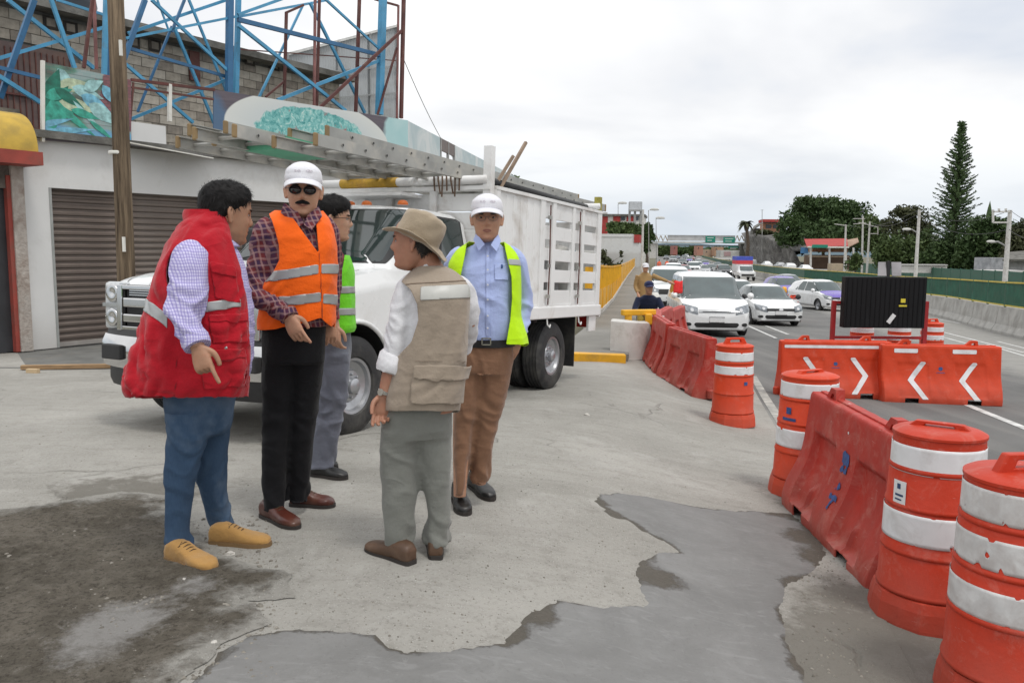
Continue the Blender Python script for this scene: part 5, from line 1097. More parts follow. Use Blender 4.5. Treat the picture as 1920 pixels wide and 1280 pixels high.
def car(kind, px, Y, colour, delta, label, cat='car', group='cars in the queue of traffic', away=False, dz=0, pos=None):
    new = kind not in PROTO
    if new: PROTO[kind] = make_car(kind); t = PROTO[kind]
    else: t = copy_tree(PROTO[kind])
    p = gp(px, Y) if pos is None else pos
    az = R(12.4)-R(delta); t.location = (p[0], p[1], p[2]+dz)
    t.rotation_euler = (0, 0, math.atan2(math.cos(az), math.sin(az))+(0 if away else math.pi))
    for ch in t.children:
        if ch.name.split('.')[0] in ('body', 'mirror') and len(ch.material_slots) and (ch.material_slots[0].material == M_paint or ch.name.startswith('body')):
            ch.material_slots[0].link = 'OBJECT'; ch.material_slots[0].material = PAINTS[colour]
    t.name = {'van': 'minivan', 'sedan': 'car', 'hatch': 'car', 'suv': 'car'}[kind]
    return tag(t, label, cat, group)
car('van', 1320, 25.5, 'white', 7, 'large white minivan heading the queue, right behind the orange barrier row', 'minivan')
car('sedan', 1430, 31.5, 'white', 11, 'white sedan in the lane right of the minivan, blank plate and dark lower grille')
car('sedan', 1378, 41, 'white', 10, 'white sedan half hidden between the minivan and the nearer white sedan')
car('suv', 1254, 34, 'white', 4, 'white pickup-like car with dark front behind the flagman, left of the minivan')
taxi = car('hatch', 1537, 43, 'white', 22, 'white taxi hatchback with a purple bonnet, left of the message board', 'taxi')
S_ = car_surface(CARS['hatch']['tab'], 60, .05); obj('bonnet_wrap', patch(S_, np.minimum.reduce([S_[2][:, 2]-.35, S_[0][:, 0]-1.12, .70-abs(S_[0][:, 1]), 1.2-S_[0][:, 2]]), .006), PAINTS['purple'], taxi, True)
m = MB(); m.box((.30, -.35, 1.40), (.44, .35, 1.46)); m.obj('roof_banner', M_lab, taxi)
car('hatch', 1468, 52, 'purple', 12, 'purple taxi behind the small drums with lamp', 'taxi')
car('sedan', 1476, 66, 'silver', 16, 'silver sedan behind the purple taxi, beside the median barrier')
for px, Y, k, c, dl, lb in ((1356, 108, 'suv', 'black', 6, 'dark sport utility car left of the small truck with blue load'), (1318, 120, 'sedan', 'silver', 8, 'silver car above the left part of the minivan roof'), (1300, 118, 'suv', 'white', 5, 'white car changing lane behind the minivan roof'), (1334, 128, 'sedan', 'grey', 8, 'grey car following the silver one in the middle lane'),
    (1345, 150, 'sedan', 'blue', 8, 'navy car further up the right lane'), (1306, 145, 'hatch', 'white', 5, 'white hatchback in the dense part of the queue'), (1280, 90, 'sedan', 'red', 3, 'dull red car behind the first waiting cars'), (1262, 78, 'suv', 'white', 3, 'white boxy car right of the two orange workers'), (1279, 170, 'sedan', 'black', 3, 'black car in the left lane of the distant queue'), (1262, 215, 'suv', 'silver', 1, 'silver car up the left lane near the bridge'),
    (1263, 240, 'sedan', 'white', 1, 'white car near the bridge, left lane'), (1292, 210, 'hatch', 'grey', 3, 'grey hatchback of the distant queue'), (1310, 200, 'sedan', 'white', 3, 'white sedan far up the middle lane'), (1249, 290, 'sedan', 'black', 0, 'black car just this side of the overpass'), (1283, 260, 'suv', 'grey', 2, 'grey car in the middle of the far queue'), (1297, 280, 'sedan', 'red', 2, 'red car far up the road below the overpass'), (1322, 175, 'hatch', 'green', 5, 'greenish hatchback in the third lane'), (1287, 330, 'suv', 'white', 1, 'white car right under the overpass'), (1271, 300, 'sedan', 'blue', 1, 'blue car right of the black one by the overpass')):
    car(k, px, Y, c, dl, lb)
for i, (px, Y, k, c, lb) in enumerate(((1408, 190, 'suv', 'silver', 'silver car across the median, right of the blue-topped truck'), (1437, 178, 'sedan', 'white', 'white car across the median below the rock face'), (1462, 165, 'sedan', 'silver', 'silver car across the median, middle of the rock face'), (1480, 150, 'hatch', 'white', 'white hatchback across the median near the rock face end'), (1508, 135, 'sedan', 'white', 'white car across the median in front of the red-roofed shop'), (1375, 250, 'sedan', 'grey', 'grey car across the median near the overpass'), (1385, 215, 'hatch', 'red', 'red hatchback across the median'))):
    car(k, px, Y, c, 8, lb, group='cars on the opposite carriageway', away=True)
# small truck with coloured load
p = gp(1394, 98); t = empty('delivery_truck', p, R(12.4-8)*-1+math.pi*1.5, 'small white truck with a red and blue load in the lane beside the median', 'truck')
S_ = car_surface([(-2.4, .5, .9, .95, 1.0, .7), (.2, .5, .95, 1.0, 1.05, .7), (.4, .5, .95, 1.1, 1.7, .75), (1.0, .5, .95, 1.1, 1.78, .75), (1.2, .5, .95, 1.1, 1.65, .72), (1.7, .5, .95, 1.08, 1.14, .7), (2.3, .5, .92, 1.0, 1.06, .7)], 40, .05); A = S_[0]
obj('body', S_[:2], M_paint, t, True, 40); obj('windshield', patch(S_, np.minimum.reduce([A[:, 2]-1.15, 1.68-A[:, 2], .72-abs(A[:, 1]), S_[2][:, 0]-.2]), .01), M_winc, t)
for z0, z1, c in ((1.0, 1.9, 'white'), (1.9, 2.35, 'red'), (2.35, 2.8, 'blue2')):
    m = MB(); m.box((-2.4, -.95, z0), (.25, .95, z1)); m.obj('load', pm('load_'+c, dict(white=(.6, .6, .6), red=(.55, .05, .06), blue2=(.06, .09, .45))[c], .7), t)
m = MB(); m.box((2.3, -.7, .6), (2.4, .7, .8)); m.obj('bumper', M_dark, t)
for sx in (-1.6, 1.5):
    for sy in (-1, 1): wheel(t, (sx, sy*.85, .38), .38, .22, .22, M_rim, sy, grooves=False)
# ================================================================ WALKWAY, yellow fence, parapet
M_orange_y = pm('traffic_yellow', (.74, .38, .012), .5, .18, 3, .08, dirt=.25, dcol=(.3, .2, .05)); M_wconc = pm('whitewashed_concrete', (.60, .59, .56), .85, .15, 2, .3, 30, dirt=.45, dcol=(.28, .25, .22), dscale=2)
FN = [gp(1098, 20), gp(1113, 24), gp(1128, 28), gp(1147, 37), gp(1163, 58), gp(1176, 90), gp(1190, 150)]
EDG = [gp(1180, 14.3), gp(1222, 20), gp(1224, 28), gp(1222, 40), gp(1215, 60), gp(1212, 90), gp(1212, 150)]
V = []
FN0 = [gp(1040, 13.6)]+FN; ED0 = [gp(1178, 13.6)]+EDG
for a, c in zip(FN0, ED0):
    for t_ in np.linspace(0, 1, 5): q = a+(c-a)*t_; V.append((q[0], q[1], float(gz(q[0], q[1]))+.13))
n = len(FN0)
F = [(j*5+i, j*5+i+1, (j+1)*5+i+1, (j+1)*5+i) for j in range(n-1) for i in range(4)]
Mw = surf_mat('walkway_concrete', lambda b, v: concrete_nodes(b, v, .8)[:2])
tag(obj('walkway', (V, F), Mw, solid=.2, off=-1), kind='structure')
a, c = gp(1040, 13.42), gp(1172, 13.42); m = MB(); m.bar(a+[0, 0, .065], c+[0, 0, .065], .20, .16); tag(m.obj('kerb', M_orange_y, bevel=.015), kind='structure')
yf = empty('yellow_fence', FN[1], 0, 'long yellow steel fence with solid lower panels beside the walkway', 'fence')
for i in range(len(FN)-1):
    a, c = FN[i], FN[i+1]; Ls = np.linalg.norm(c-a); k = max(1, int(Ls/2.4)) if i < 4 else max(1, int(Ls/10))
    up = np.array([0, 0, 1.])
    for j in range(k):
        p, q = a+(c-a)*j/k, a+(c-a)*(j+1)/k
        m = MB(); m.bar(p+up*.13, q+up*.13, .12, .26); on(yf, m.obj('base_kerb', M_wconc))
        m = MB(); m.bar(p+up*.60, q+up*.60, .03, .66); on(yf, m.obj('panel', M_orange_y)); m = MB(); m.bar(p+up*1.66, q+up*1.66, .06, .06); on(yf, m.obj('top_rail', M_orange_y))
        m = MB(); m.bar(p+up*.2, p+up*1.7, .08, .08); on(yf, m.obj('post', M_orange_y))
        nb_ = 11 if i < 4 else 0
        for s in range(1, nb_): r_ = p+(q-p)*s/nb_; m = MB(); m.bar(r_+up*.9, r_+up*1.64, .035, .035); on(yf, m.obj('bar', M_orange_y))
        if not nb_: m = MB(); m.bar(p+up*1.25, q+up*1.25, .03, .6); on(yf, m.obj('panel', M_orange_y))
# parapet
pw = empty('parapet_wall', gp(1190, 14.6), 0, 'whitewashed concrete parapet ending in a rounded block behind the barriers', 'wall')
rg = []
pts = [gp(1146, 14.2), gp(1180, 14.15), gp(1210, 14.5), gp(1229, 15.6), gp(1234, 18), gp(1232, 24), gp(1226, 34), gp(1216, 60), gp(1213, 120)]
PT = crom(np.array(pts), 5)
for i, p in enumerate(PT):
    d = PT[min(i+1, len(PT)-1)]-PT[max(i-1, 0)]; d[2] = 0; d /= np.linalg.norm(d); nn = np.array([d[1], -d[0], 0]); z = float(gz(p[0], p[1])); h = .66 if i < 16 else .72
    rg.append([p+nn*.17+[0, 0, z-p[2]], p+nn*.12+[0, 0, z-p[2]+h-.03], p+nn*.08+[0, 0, z-p[2]+h], p-nn*.08+[0, 0, z-p[2]+h], p-nn*.12+[0, 0, z-p[2]+h-.03], p-nn*.17+[0, 0, z-p[2]]])
on(pw, obj('wall', loftr(np.array(rg)), M_wconc, smooth=True, angle=40))
yr = empty('yellow_rail', gp(1196, 14.4), 0, 'short thick yellow steel rail standing on the rounded parapet end', 'railing')
def PZ(px, py, Y): return P(px, py, Y)
m = MB(); m.bar(P(1166, 586, 14.3), P(1228, 585, 14.5), .12, .10); on(yr, m.obj('top_bar', M_orange_y, bevel=.02))
for px in (1178, 1216): m = MB(); m.bar(P(px, 588, 14.35), P(px, 609, 14.35), .12, .10, (0, 1, 0)); on(yr, m.obj('leg', M_orange_y, bevel=.02))
yr2 = empty('yellow_rail', gp(1196, 23), 0, 'sloping yellow panel behind the khaki flagman', 'railing'); m = MB(); quad_box(m, [P(1192, 540, 26), P(1207, 552, 23), P(1203, 528, 23), P(1191, 518, 26)], .05); on(yr2, m.obj('panel', M_orange_y))
# ================================================================ BUILDINGS AND SKYLINE, left
def box_b(root, name, px0, px1, y0, Y, depth, mt, y1=None, skew=0, lift=0):
    a, c = P(px0, y0, Y), P(px1, y0, Y); z1 = a[2]; z0 = P(px0, y1, Y)[2] if y1 is not None else float(gz(a[0], Y))-.5
    m = MB(); V = [(a[0], Y, z0), (c[0], Y+skew, z0), (c[0]+depth*.2, Y+depth, z0), (a[0]+depth*.2, Y+depth, z0)]; V += [(x, y, z1) for x, y, z in V]
    m.add(V, [(0, 3, 2, 1), (4, 5, 6, 7), (0, 1, 5, 4), (1, 2, 6, 5), (2, 3, 7, 6), (3, 0, 4, 7)]); return on(root, m.obj(name, mt))
def win(root, px0, px1, y0, y1, Y, mt, name='window', fr=None): 
    a, c = P(px0, y0, Y), P(px1, y1, Y); m = MB(); m.box((a[0], Y-.06, c[2]), (c[0], Y+.02, a[2])); w = on(root, m.obj(name, mt))
    if fr: 
        m = MB(); t_ = .06; x0, x1, z0, z1 = a[0], c[0], c[2], a[2]
        m.box((x0-t_, Y-.09, z0-t_), (x1+t_, Y-.05, z0)); m.box((x0-t_, Y-.09, z1), (x1+t_, Y-.05, z1+t_)); m.box((x0-t_, Y-.09, z0), (x0, Y-.05, z1)); m.box((x1, Y-.09, z0), (x1+t_, Y-.05, z1))
        o = m.obj('frame', fr); on(root, o)
M_redw = pm('red_wall', (.38, .045, .04), .8, .2, 2, dirt=.25, dcol=(.2, .06, .05)); M_tan = pm('tan_wall', (.42, .34, .24), .85, .15, 2, dirt=.3); M_winw = pm('far_window', (.05, .06, .07), .2, .3, 2)
wb_ = empty('white_building', gp(1160, 158), 0, 'blank white wall building behind the yellow fence, dark weeds growing on it', 'building')
box_b(wb_, 'wall', 1080, 1199, 443, 158, 14, M_white); box_b(wb_, 'parapet', 1080, 1186, 438, 157.9, 6, M_white, 443.5); box_b(wb_, 'red_corner', 1189, 1199.5, 440, 157.8, 8, M_redw, 455)
rb = empty('red_building', gp(1160, 190), 0, 'red and white house with a flat roof above the white wall', 'house')
box_b(rb, 'wall', 1125, 1208, 405, 190, 12, M_cream); box_b(rb, 'roof', 1123, 1210, 401, 189.5, 13, M_slab, 405)
for a, c, y0, y1 in ((1125, 1139, 406, 440), (1150, 1163, 405, 417), (1175, 1191, 404, 415)): win(rb, a, c, y0, y1, 189.9, M_redw, 'red_panel')
for a, c in ((1164, 1172), (1192, 1197), (1199, 1203)): win(rb, a, c, 406, 413, 189.8, M_winw)
win(rb, 1127, 1139, 398, 404, 189.7, M_wconc, 'roof_tank')
bbd = empty('billboard', gp(1192, 180), 0, 'blank white billboard frame on posts above the red house', 'billboard')
for c4 in ((1180, 1203),): a, c = P(1180, 378, 180), P(1203, 394, 180); m = MB(); m.box((a[0], 179.8, c[2]), (c[0], 180, a[2])); on(bbd, m.obj('panel', pm('faded_sheet', (.5, .52, .54), .6)))
for px in (1181, 1191, 1202): m = MB(); a = P(px, 379, 180.2); q = gp(px, 180.2); m.bar((a[0], 180.2, a[2]), (a[0], 180.2, q[2]), .45); on(bbd, m.obj('post', M_steel))
m = MB(); m.bar(P(1180, 395, 179.6), P(1204, 395, 179.6), .4); on(bbd, m.obj('crossbeam', M_steel))
# ---- foliage
def leaf_mat(name, col, col2):
    def f(b, v):
        n = b.noise(v, .5, 3); n2 = b.noise(v, 6, 2); return b.mix(b.ramp(b.math('ADD', b.math('MULTIPLY', n, .5), b.math('MULTIPLY', n2, .5)), .35, .65), col, col2), None
    m = surf_mat(name, f, .6, .25); return m
ML = [leaf_mat('leaves_dark', (.028, .055, .018), (.075, .12, .040)), leaf_mat('leaves_mid', (.038, .07, .022), (.11, .15, .05)), leaf_mat('leaves_olive', (.040, .050, .025), (.095, .10, .045))]
M_bark = pm('bark', (.10, .075, .055), .95, .4, 4, .4, 12)
def leaves(blobs, n, size, seed, flat=.0):
    rs = np.random.RandomState(seed); blobs = np.array(blobs, float); w = (blobs[:, 3]*blobs[:, 4]*blobs[:, 5])**.6; k = rs.choice(len(blobs), n, p=w/w.sum())
    d = rs.normal(size=(n, 3)); d /= np.linalg.norm(d, axis=1)[:, None]; r = rs.rand(n)**.42
    bump = 1+.45*pn(d*1.8+blobs[k][:, :3]*.3)+.25*pn(d*5+7)
    C = blobs[k][:, :3]+d*blobs[k][:, 3:6]*(r*bump)[:, None]
    C = C[pn(C*(.9/max(size*2, .3)))+.8*pn(C*(.35/max(size*2, .3)))*1. > -.38]; n = len(C)
    a = rs.normal(size=(n, 3)); a /= np.linalg.norm(a, axis=1)[:, None]; b = rs.normal(size=(n, 3)); b -= a*(a*b).sum(1)[:, None]; b /= np.linalg.norm(b, axis=1)[:, None]
    s = size*(.5+rs.rand(n))[:, None]; V = np.stack([C-a*s, C-b*s*.45, C+a*s, C+b*s*.45], 1).reshape(-1, 3)
    return V, [(4*i, 4*i+1, 4*i+2, 4*i+3) for i in range(n)]
def fast_mesh(name, V, F, mat):
    me = bpy.data.meshes.new(name); n = len(F); k = len(F[0]); me.vertices.add(len(V)); me.vertices.foreach_set('co', np.asarray(V, np.float32).ravel()); me.loops.add(n*k); me.loops.foreach_set('vertex_index', np.asarray(F, np.int32).ravel()); me.polygons.add(n); me.polygons.foreach_set('loop_start', np.arange(0, n*k, k, dtype=np.int32)); me.materials.append(mat); me.update(calc_edges=True); return me
def tree(label, Y, bl, n, size, mat, seed, trunk_px=None, cat='tree', group=None, name='tree', hidden_trunk=False):
    B = []
    for b_ in bl:
        px, py, rx, ry = b_[:4]; c = P(px, py, Y+(b_[4] if len(b_) > 4 else 0)); k = c[1]/FPX; B.append((*c, rx*k, rx*k*.8, ry*k))
    tp_ = trunk_px or bl[0][0]; g = gp(tp_, Y); t = empty(name, g, 0, label, cat, group)
    V, F = leaves(B, n, size, seed); o = link('crown', fast_mesh('crown', V, F, mat)); on(t, o)
    top = np.array(B)[:, :3]; m = MB(); c0 = top.mean(0); h = c0[2]-g[2]; w = .05*h+.06
    mid = np.array([g[0]*.8+c0[0]*.2, Y, g[2]+h*.45]); m.tube([g-[0, 0, .3], (g+mid)/2+[w*.5, 0, 0], mid], [w, w*.75, w*.6], 8)
    for q in top[:6]: m.tube([mid-[0, 0, w], (mid+q)/2+[0, 0, h*.06], q], [w*.5, w*.3, w*.08], 6)
    on(t, m.obj('trunk', M_bark)); return t
tree('broad dark tree crown on the rock bank, biggest clump of the skyline', 185, [(1490, 425, 34, 30), (1525, 400, 44, 30, 8), (1565, 396, 46, 28), (1600, 410, 34, 30), (1550, 440, 60, 28, -4), (1478, 448, 24, 16), (1600, 445, 40, 24), (1512, 382, 26, 14), (1620, 440, 24, 30)], 22000, .42, ML[0], 1, 1540, group='trees across the highway')
tree('lighter bushy tree joining the right end of the broad dark crown', 175, [(1632, 425, 26, 22), (1648, 445, 20, 26), (1628, 455, 26, 20)], 4600, .36, ML[1], 2, 1640, group='trees across the highway')
tree('open crowned tree left of the tall conifer, sky showing through', 120, [(1690, 398, 22, 12), (1712, 402, 26, 18), (1668, 420, 18, 12), (1730, 425, 24, 20), (1700, 430, 34, 18)], 4200, .26, ML[2], 3, 1705, group='trees across the highway')
tree('low leafy trees in front of the white house, behind the green fence', 115, [(1680, 470, 34, 30), (1715, 475, 34, 28), (1655, 480, 20, 22), (1735, 460, 22, 26)], 9000, .27, ML[1], 4, 1690, group='trees across the highway')
tree('dark spreading tree right of the tall conifer', 100, [(1850, 425, 30, 20), (1835, 455, 36, 34), (1880, 450, 40, 36), (1860, 485, 50, 24), (1810, 480, 24, 30)], 13000, .26, ML[0], 5, 1850, group='trees across the highway')
tree('dark reddish green tree at the right edge of the skyline', 95, [(1910, 455, 30, 30), (1935, 440, 30, 30), (1900, 490, 30, 20), (1940, 480, 30, 30)], 8000, .26, ML[2], 6, 1920, group='trees across the highway')
tree('dense shrubs at the foot of the tall conifer', 105, [(1770, 490, 36, 24), (1740, 490, 20, 18), (1800, 495, 24, 18), (1775, 470, 34, 20)], 8000, .26, ML[0], 7, 1770, cat='shrub', name='shrub')
tree('small bright shrub left of the green screen fence', 120, [(1606, 488, 11, 14), (1598, 498, 14, 10)], 900, .3, ML[1], 8, 1603, cat='shrub', name='shrub')
tree('trimmed tree between the red house and the light pole', 172, [(1160, 430, 20, 12), (1182, 432, 18, 12), (1148, 424, 10, 8)], 3000, .46, ML[1], 9, 1170)
tree('dark tree hanging over the road right of the light pole', 168, [(1214, 432, 10, 14), (1220, 445, 8, 10), (1206, 440, 9, 16), (1212, 460, 7, 14)], 1900, .42, ML[0], 10, 1212)
tree('treetop peeking over the truck roof behind the sticks', 60, [(935, 334, 16, 9), (962, 340, 14, 9), (950, 360, 20, 16)], 1100, .16, ML[1], 11, 950)
tree('weeds climbing the blank white wall', 156.5, [(1132, 480, 6, 14), (1140, 492, 7, 10), (1160, 500, 5, 8), (1148, 500, 8, 6), (1165, 480, 3, 12)], 600, .36, ML[2], 12, 1140, cat='shrub', name='climbing_plant')
for i, (px, rx, ry, lb) in enumerate(((1245, 18, 9, 'green trees seen left under the overpass'), (1272, 14, 7, 'dark tree line seen under the middle of the overpass'), (1300, 20, 8, 'trees seen under the overpass above the queue'), (1340, 26, 8, 'trees seen under the right half of the overpass'), (1385, 22, 8, 'trees under the overpass beside the far sheds'))):
    tree(lb, 520+i*25, [(px, 471, rx, ry)], 1100, 1.6, ML[1] if i % 2 == 0 else ML[0], 20+i, px, group='far trees beyond the overpass')
# palm
g = gp(1399, 200); t = empty('palm_tree', g, 0, 'tall palm with drooping fronds left of the rock bank', 'palm tree'); top = P(1399, 418, 200); m = MB(); m.tube([g, (g+top)/2+[.5, 0, 0], top], [.55, .4, .35], 8); on(t, m.obj('trunk', M_bark))
V = []; F = []; rs = np.random.RandomState(9)
for k in range(34):
    a = rs.rand()*6.28; el = rs.uniform(-.5, 1.2); Lf = rs.uniform(1.6, 2.6); pr_ = None
    for s in np.linspace(0, 1, 7):
        r_ = Lf*s; z = Lf*(math.sin(el)*s-(.95)*s*s); c = top+[r_*math.cos(a)*math.cos(el*.4), r_*math.sin(a)*math.cos(el*.4), z]; sd = np.array([-math.sin(a), math.cos(a), -.3])*.42*math.sin(math.pi*min(1, s+.15))
        V += [c-sd, c+sd]; i = len(V)-2
        if pr_ is not None: F.append((pr_, pr_+1, i+1, i))
        pr_ = i
on(t, obj('crown', (V, F), ML[2]))
# tall conifer
Yc = 105; g = gp(1782, Yc); top = P(1804, 226, Yc); H = top[2]-g[2]; t = empty('tall_conifer', g, 0, 'very tall narrow dark conifer rising high above the skyline', 'conifer'); ax_ = (top-g)
m = MB(); m.tube([g, g+ax_*.4, g+ax_*.8, top], [.45, .34, .16, .03], 8); on(t, m.obj('trunk', M_bark)); V = []; F = []; rs = np.random.RandomState(21)
zz = .10
while zz < .99:
    c = g+ax_*zz; Rr = (np.interp(zz, [0, .12, .3, .55, .8, 1.0], [2.4, 3.2, 3.3, 2.6, 1.45, .35]))
    nb = 9 if zz < .7 else (7 if zz < .88 else 5); a0 = rs.rand()*6.28
    for k in range(nb):
        a = a0+k*6.283/nb+rs.rand()*.35; Lb = Rr*rs.uniform(.5, 1.12); e_ = .22+.25*zz
        pts = [c+np.array([math.cos(a)*Lb*s, math.sin(a)*Lb*s, Lb*(e_*s*s-.10*s)]) for s in (0, .3, .6, .85, 1.)]
        for i in range(4):
            for j in range(6):
                q = pts[i]+(pts[i+1]-pts[i])*(j/6); w = .27*(1-.4*(i+j/6)/4)+.09*rs.rand(); d = rs.normal(size=3); d /= np.linalg.norm(d); e2 = np.cross(d, [math.cos(a), math.sin(a), .2]); e2 /= np.linalg.norm(e2)+1e-6
                V += [q-d*w, q-e2*w*.35, q+d*w+[0, 0, .05], q+e2*w*.35]; n_ = len(V); F.append((n_-4, n_-3, n_-2, n_-1))
    zz += .0115+.006*rs.rand()+.003*zz
on(t, link('crown', fast_mesh('crown', V, F, ML[0])))
p_ = gp(1846, 130); m = MB(); tpz = P(1846, 376, 130)[2]; m.lathe([(1.0, 0), (.8, (tpz-p_[2])*.6), (.25, (tpz-p_[2])*.9), (.001, tpz-p_[2])], 12, tuple(p_)); tag(m.obj('cypress', ML[0], smooth=True), 'thin pointed dark cypress tip behind the right hand trees', 'cypress')
# ---- rock bank and hill right of the road
M_rock = surf_mat('cut_rock', lambda b, v: (b.mix(b.ramp(b.noise(v, .35, 8, .7, .8), .35, .65), (.075, .072, .068), (.26, .25, .235)), b.noise(v, .8, 8, .75)), .9, .2, .6)
TB = [((1402, 444), (1402, 486), 300), ((1418, 440), (1418, 489), 265), ((1436, 441), (1438, 492), 235), ((1455, 445), (1458, 495), 215), ((1475, 452), (1478, 497), 200), ((1495, 460), (1500, 500), 188), ((1512, 474), (1515, 502), 180)]
V = []; cols = crom([[*P(*a, Y), *(P(*c, Y)-[0, 0, 3])] for a, c, Y in TB], 6)
for q in cols:
    for s in np.linspace(0, 1, 16):
        p = q[:3]*(1-s)+q[3:]*s; V.append(p+[0, (1-s)*7, 0])
V = np.array(V); V += (pn(V*.22)*2.2+pn(V*.7)*.9)[:, None]*np.array([-.6, -.8, .2]); nr = len(cols)
F = [(i*16+j, i*16+j+1, (i+1)*16+j+1, (i+1)*16+j) for i in range(nr-1) for j in range(15)]
bk = [V[i*16]+[18+i*1.2, 70, 3] for i in range(nr)]; k0 = len(V); V = list(V)+bk; F += [(i*16, (i+1)*16, k0+i+1, k0+i) for i in range(nr-1)]
tag(obj('rock_bank', (V, F), M_rock, smooth=True), kind='structure')
tree('scrubby bushes along the top of the rock bank', 245, [(1430, 437, 16, 5), (1460, 443, 18, 6), (1485, 455, 16, 8), (1500, 468, 12, 8)], 1500, .7, ML[2], 31, 1450, cat='shrub', name='shrub')
oh = empty('orange_house', gp(1440, 260), 0, 'small orange and red roofed house on top of the rock bank', 'house')
box_b(oh, 'wall', 1431, 1462, 418, 262, 10, pm('orange_wall', (.40, .20, .12), .8), 445); box_b(oh, 'red_roof', 1429, 1465, 411, 260, 12, M_redw, 416); win(oh, 1436, 1446, 421, 428, 261.9, M_winw); win(oh, 1450, 1458, 421, 428, 261.9, M_winw)
box_b(oh, 'upper_wall', 1431, 1462, 415.5, 262.2, 9, M_winw, 418.5)
lh = empty('grey_house', gp(1420, 275), 0, 'grey sloping roof house left of the orange one', 'house'); box_b(lh, 'wall', 1412, 1431, 428, 278, 10, M_slab, 447); m = MB(); quad_box(m, [P(1409, 432, 276), P(1432, 416, 276), P(1434, 412, 284), P(1413, 424, 284)], .3); on(lh, m.obj('roof', M_slab))
# ---- overpass
Yo = 340; ov = empty('overpass', gp(1310, Yo), 0, 'overpass with white truss railing and green signs spanning the highway', 'bridge')
def bx(root, nm, px0, px1, y0, y1, Y, dep, mt): a, c = P(px0, y0, Y), P(px1, y1, Y); m = MB(); m.box((a[0], Y, c[2]), (c[0], Y+dep, a[2])); return on(root, m.obj(nm, mt))
M_bw = pm('bridge_white', (.55, .55, .52), .8, .2, .3, dirt=.3, dcol=(.3, .28, .25), dscale=.4); M_bd = pm('bridge_dark', (.09, .09, .09), .8, .3, .3); M_sign = pm('sign_green', (.01, .22, .15), .5, .1, 1)
bx(ov, 'deck', 1214, 1412, 452.5, 457, Yo, 9, M_bw); bx(ov, 'railing_screen', 1252, 1378, 441, 452.3, Yo+.2, .3, pm('screen_pale', (.5, .5, .5), .8, .3, .25)); bx(ov, 'top_chord', 1214, 1412, 440.4, 441.8, Yo-.2, .5, M_bw)
for s0, s1 in ((1218, 1252), (1378, 1410)):
    k = s0
    while k < s1-4:
        m = MB(); m.bar(P(k, 452, Yo-.1), P(k+4.2, 441.5, Yo-.1), .35); on(ov, m.obj('brace', M_bw)); m = MB(); m.bar(P(k+4.2, 441.5, Yo-.12), P(k+8.4, 452, Yo-.12), .35); on(ov, m.obj('brace', pm('brace_tan', (.34, .28, .2), .8))); k += 8.4
bx(ov, 'lower_beam', 1214, 1412, 458.5, 462, Yo+14, 8, M_bd)
for a, c in ((1214, 1233), (1399, 1412)): bx(ov, 'pier', a, c, 456, 490, Yo+1, 12, M_wconc if a < 1300 else M_slab)
for a, c, y0, y1, Y in ((1323, 1341, 443, 454.5, Yo-1), (1356.5, 1378, 445, 455.5, Yo-1), (1366, 1386, 461.5, 466, Yo+12)): 
    o = bx(ov, 'green_sign', a, c, y0, y1, Y, .2, M_sign); n_ = 2
    for r_ in range(2):
        yy = y0+2.4+r_*(y1-y0)*.42; q = bx(ov, 'sign_lettering', a+3, c-3-(r_*3), yy, yy+1.1, Y-.06, .05, M_lab)
# far sheds under the bridge
fs = empty('roadside_shed', gp(1375, 330), 0, 'pale shed with a red striped panel right of the road beyond the overpass', 'shed'); bx(fs, 'wall', 1352, 1386, 469, 483, 330, 8, M_bw); bx(fs, 'red_panel', 1358, 1370, 472, 480, 329.8, .2, pm('pink_panel', (.42, .28, .28), .8))
for i, (a, c, y0, y1, col, lb) in enumerate(((1262, 1270, 461, 472, (.30, .12, .10), 'far red house under the overpass'), (1307, 1318, 461, 473, (.36, .18, .13), 'far orange tower house under the overpass'), (1340, 1356, 463, 474, (.36, .22, .14), 'far ochre house under the overpass'), (1322, 1336, 468, 478, (.4, .3, .22), 'far tan house under the overpass'))):
    h = empty('far_house', gp((a+c)/2, 470+i*8), 0, lb, 'house'); bx(h, 'wall', a, c, y0, y1+6, 470+i*8, 8, pm('far_wall_%s' % 'abcd'[i], col, .8)); bx(h, 'window', a+2, a+4, y0+3, y0+5, 469.8+i*8, .1, M_winw)
# hills at the horizon
V = []; n = 90
for i in range(n):
    x = -1500+i*42; y = 2000; h = 14+22*float(pn([[i*.11, .3, 0]])[0])+10*float(pn([[i*.4, 2, 0]])[0]); V += [(x, y, -40), (x+y*.0, y, CAMZ+max(2, h)), (x, y+300, -40)]
tag(obj('hills', (V, [(3*i, 3*i+3, 3*i+4, 3*i+1) for i in range(n-1)]+[(3*i+1, 3*i+4, 3*i+5, 3*i+2) for i in range(n-1)]), pm('far_hill', (.16, .22, .26), .95, .15, .01, 0), smooth=True), kind='structure')
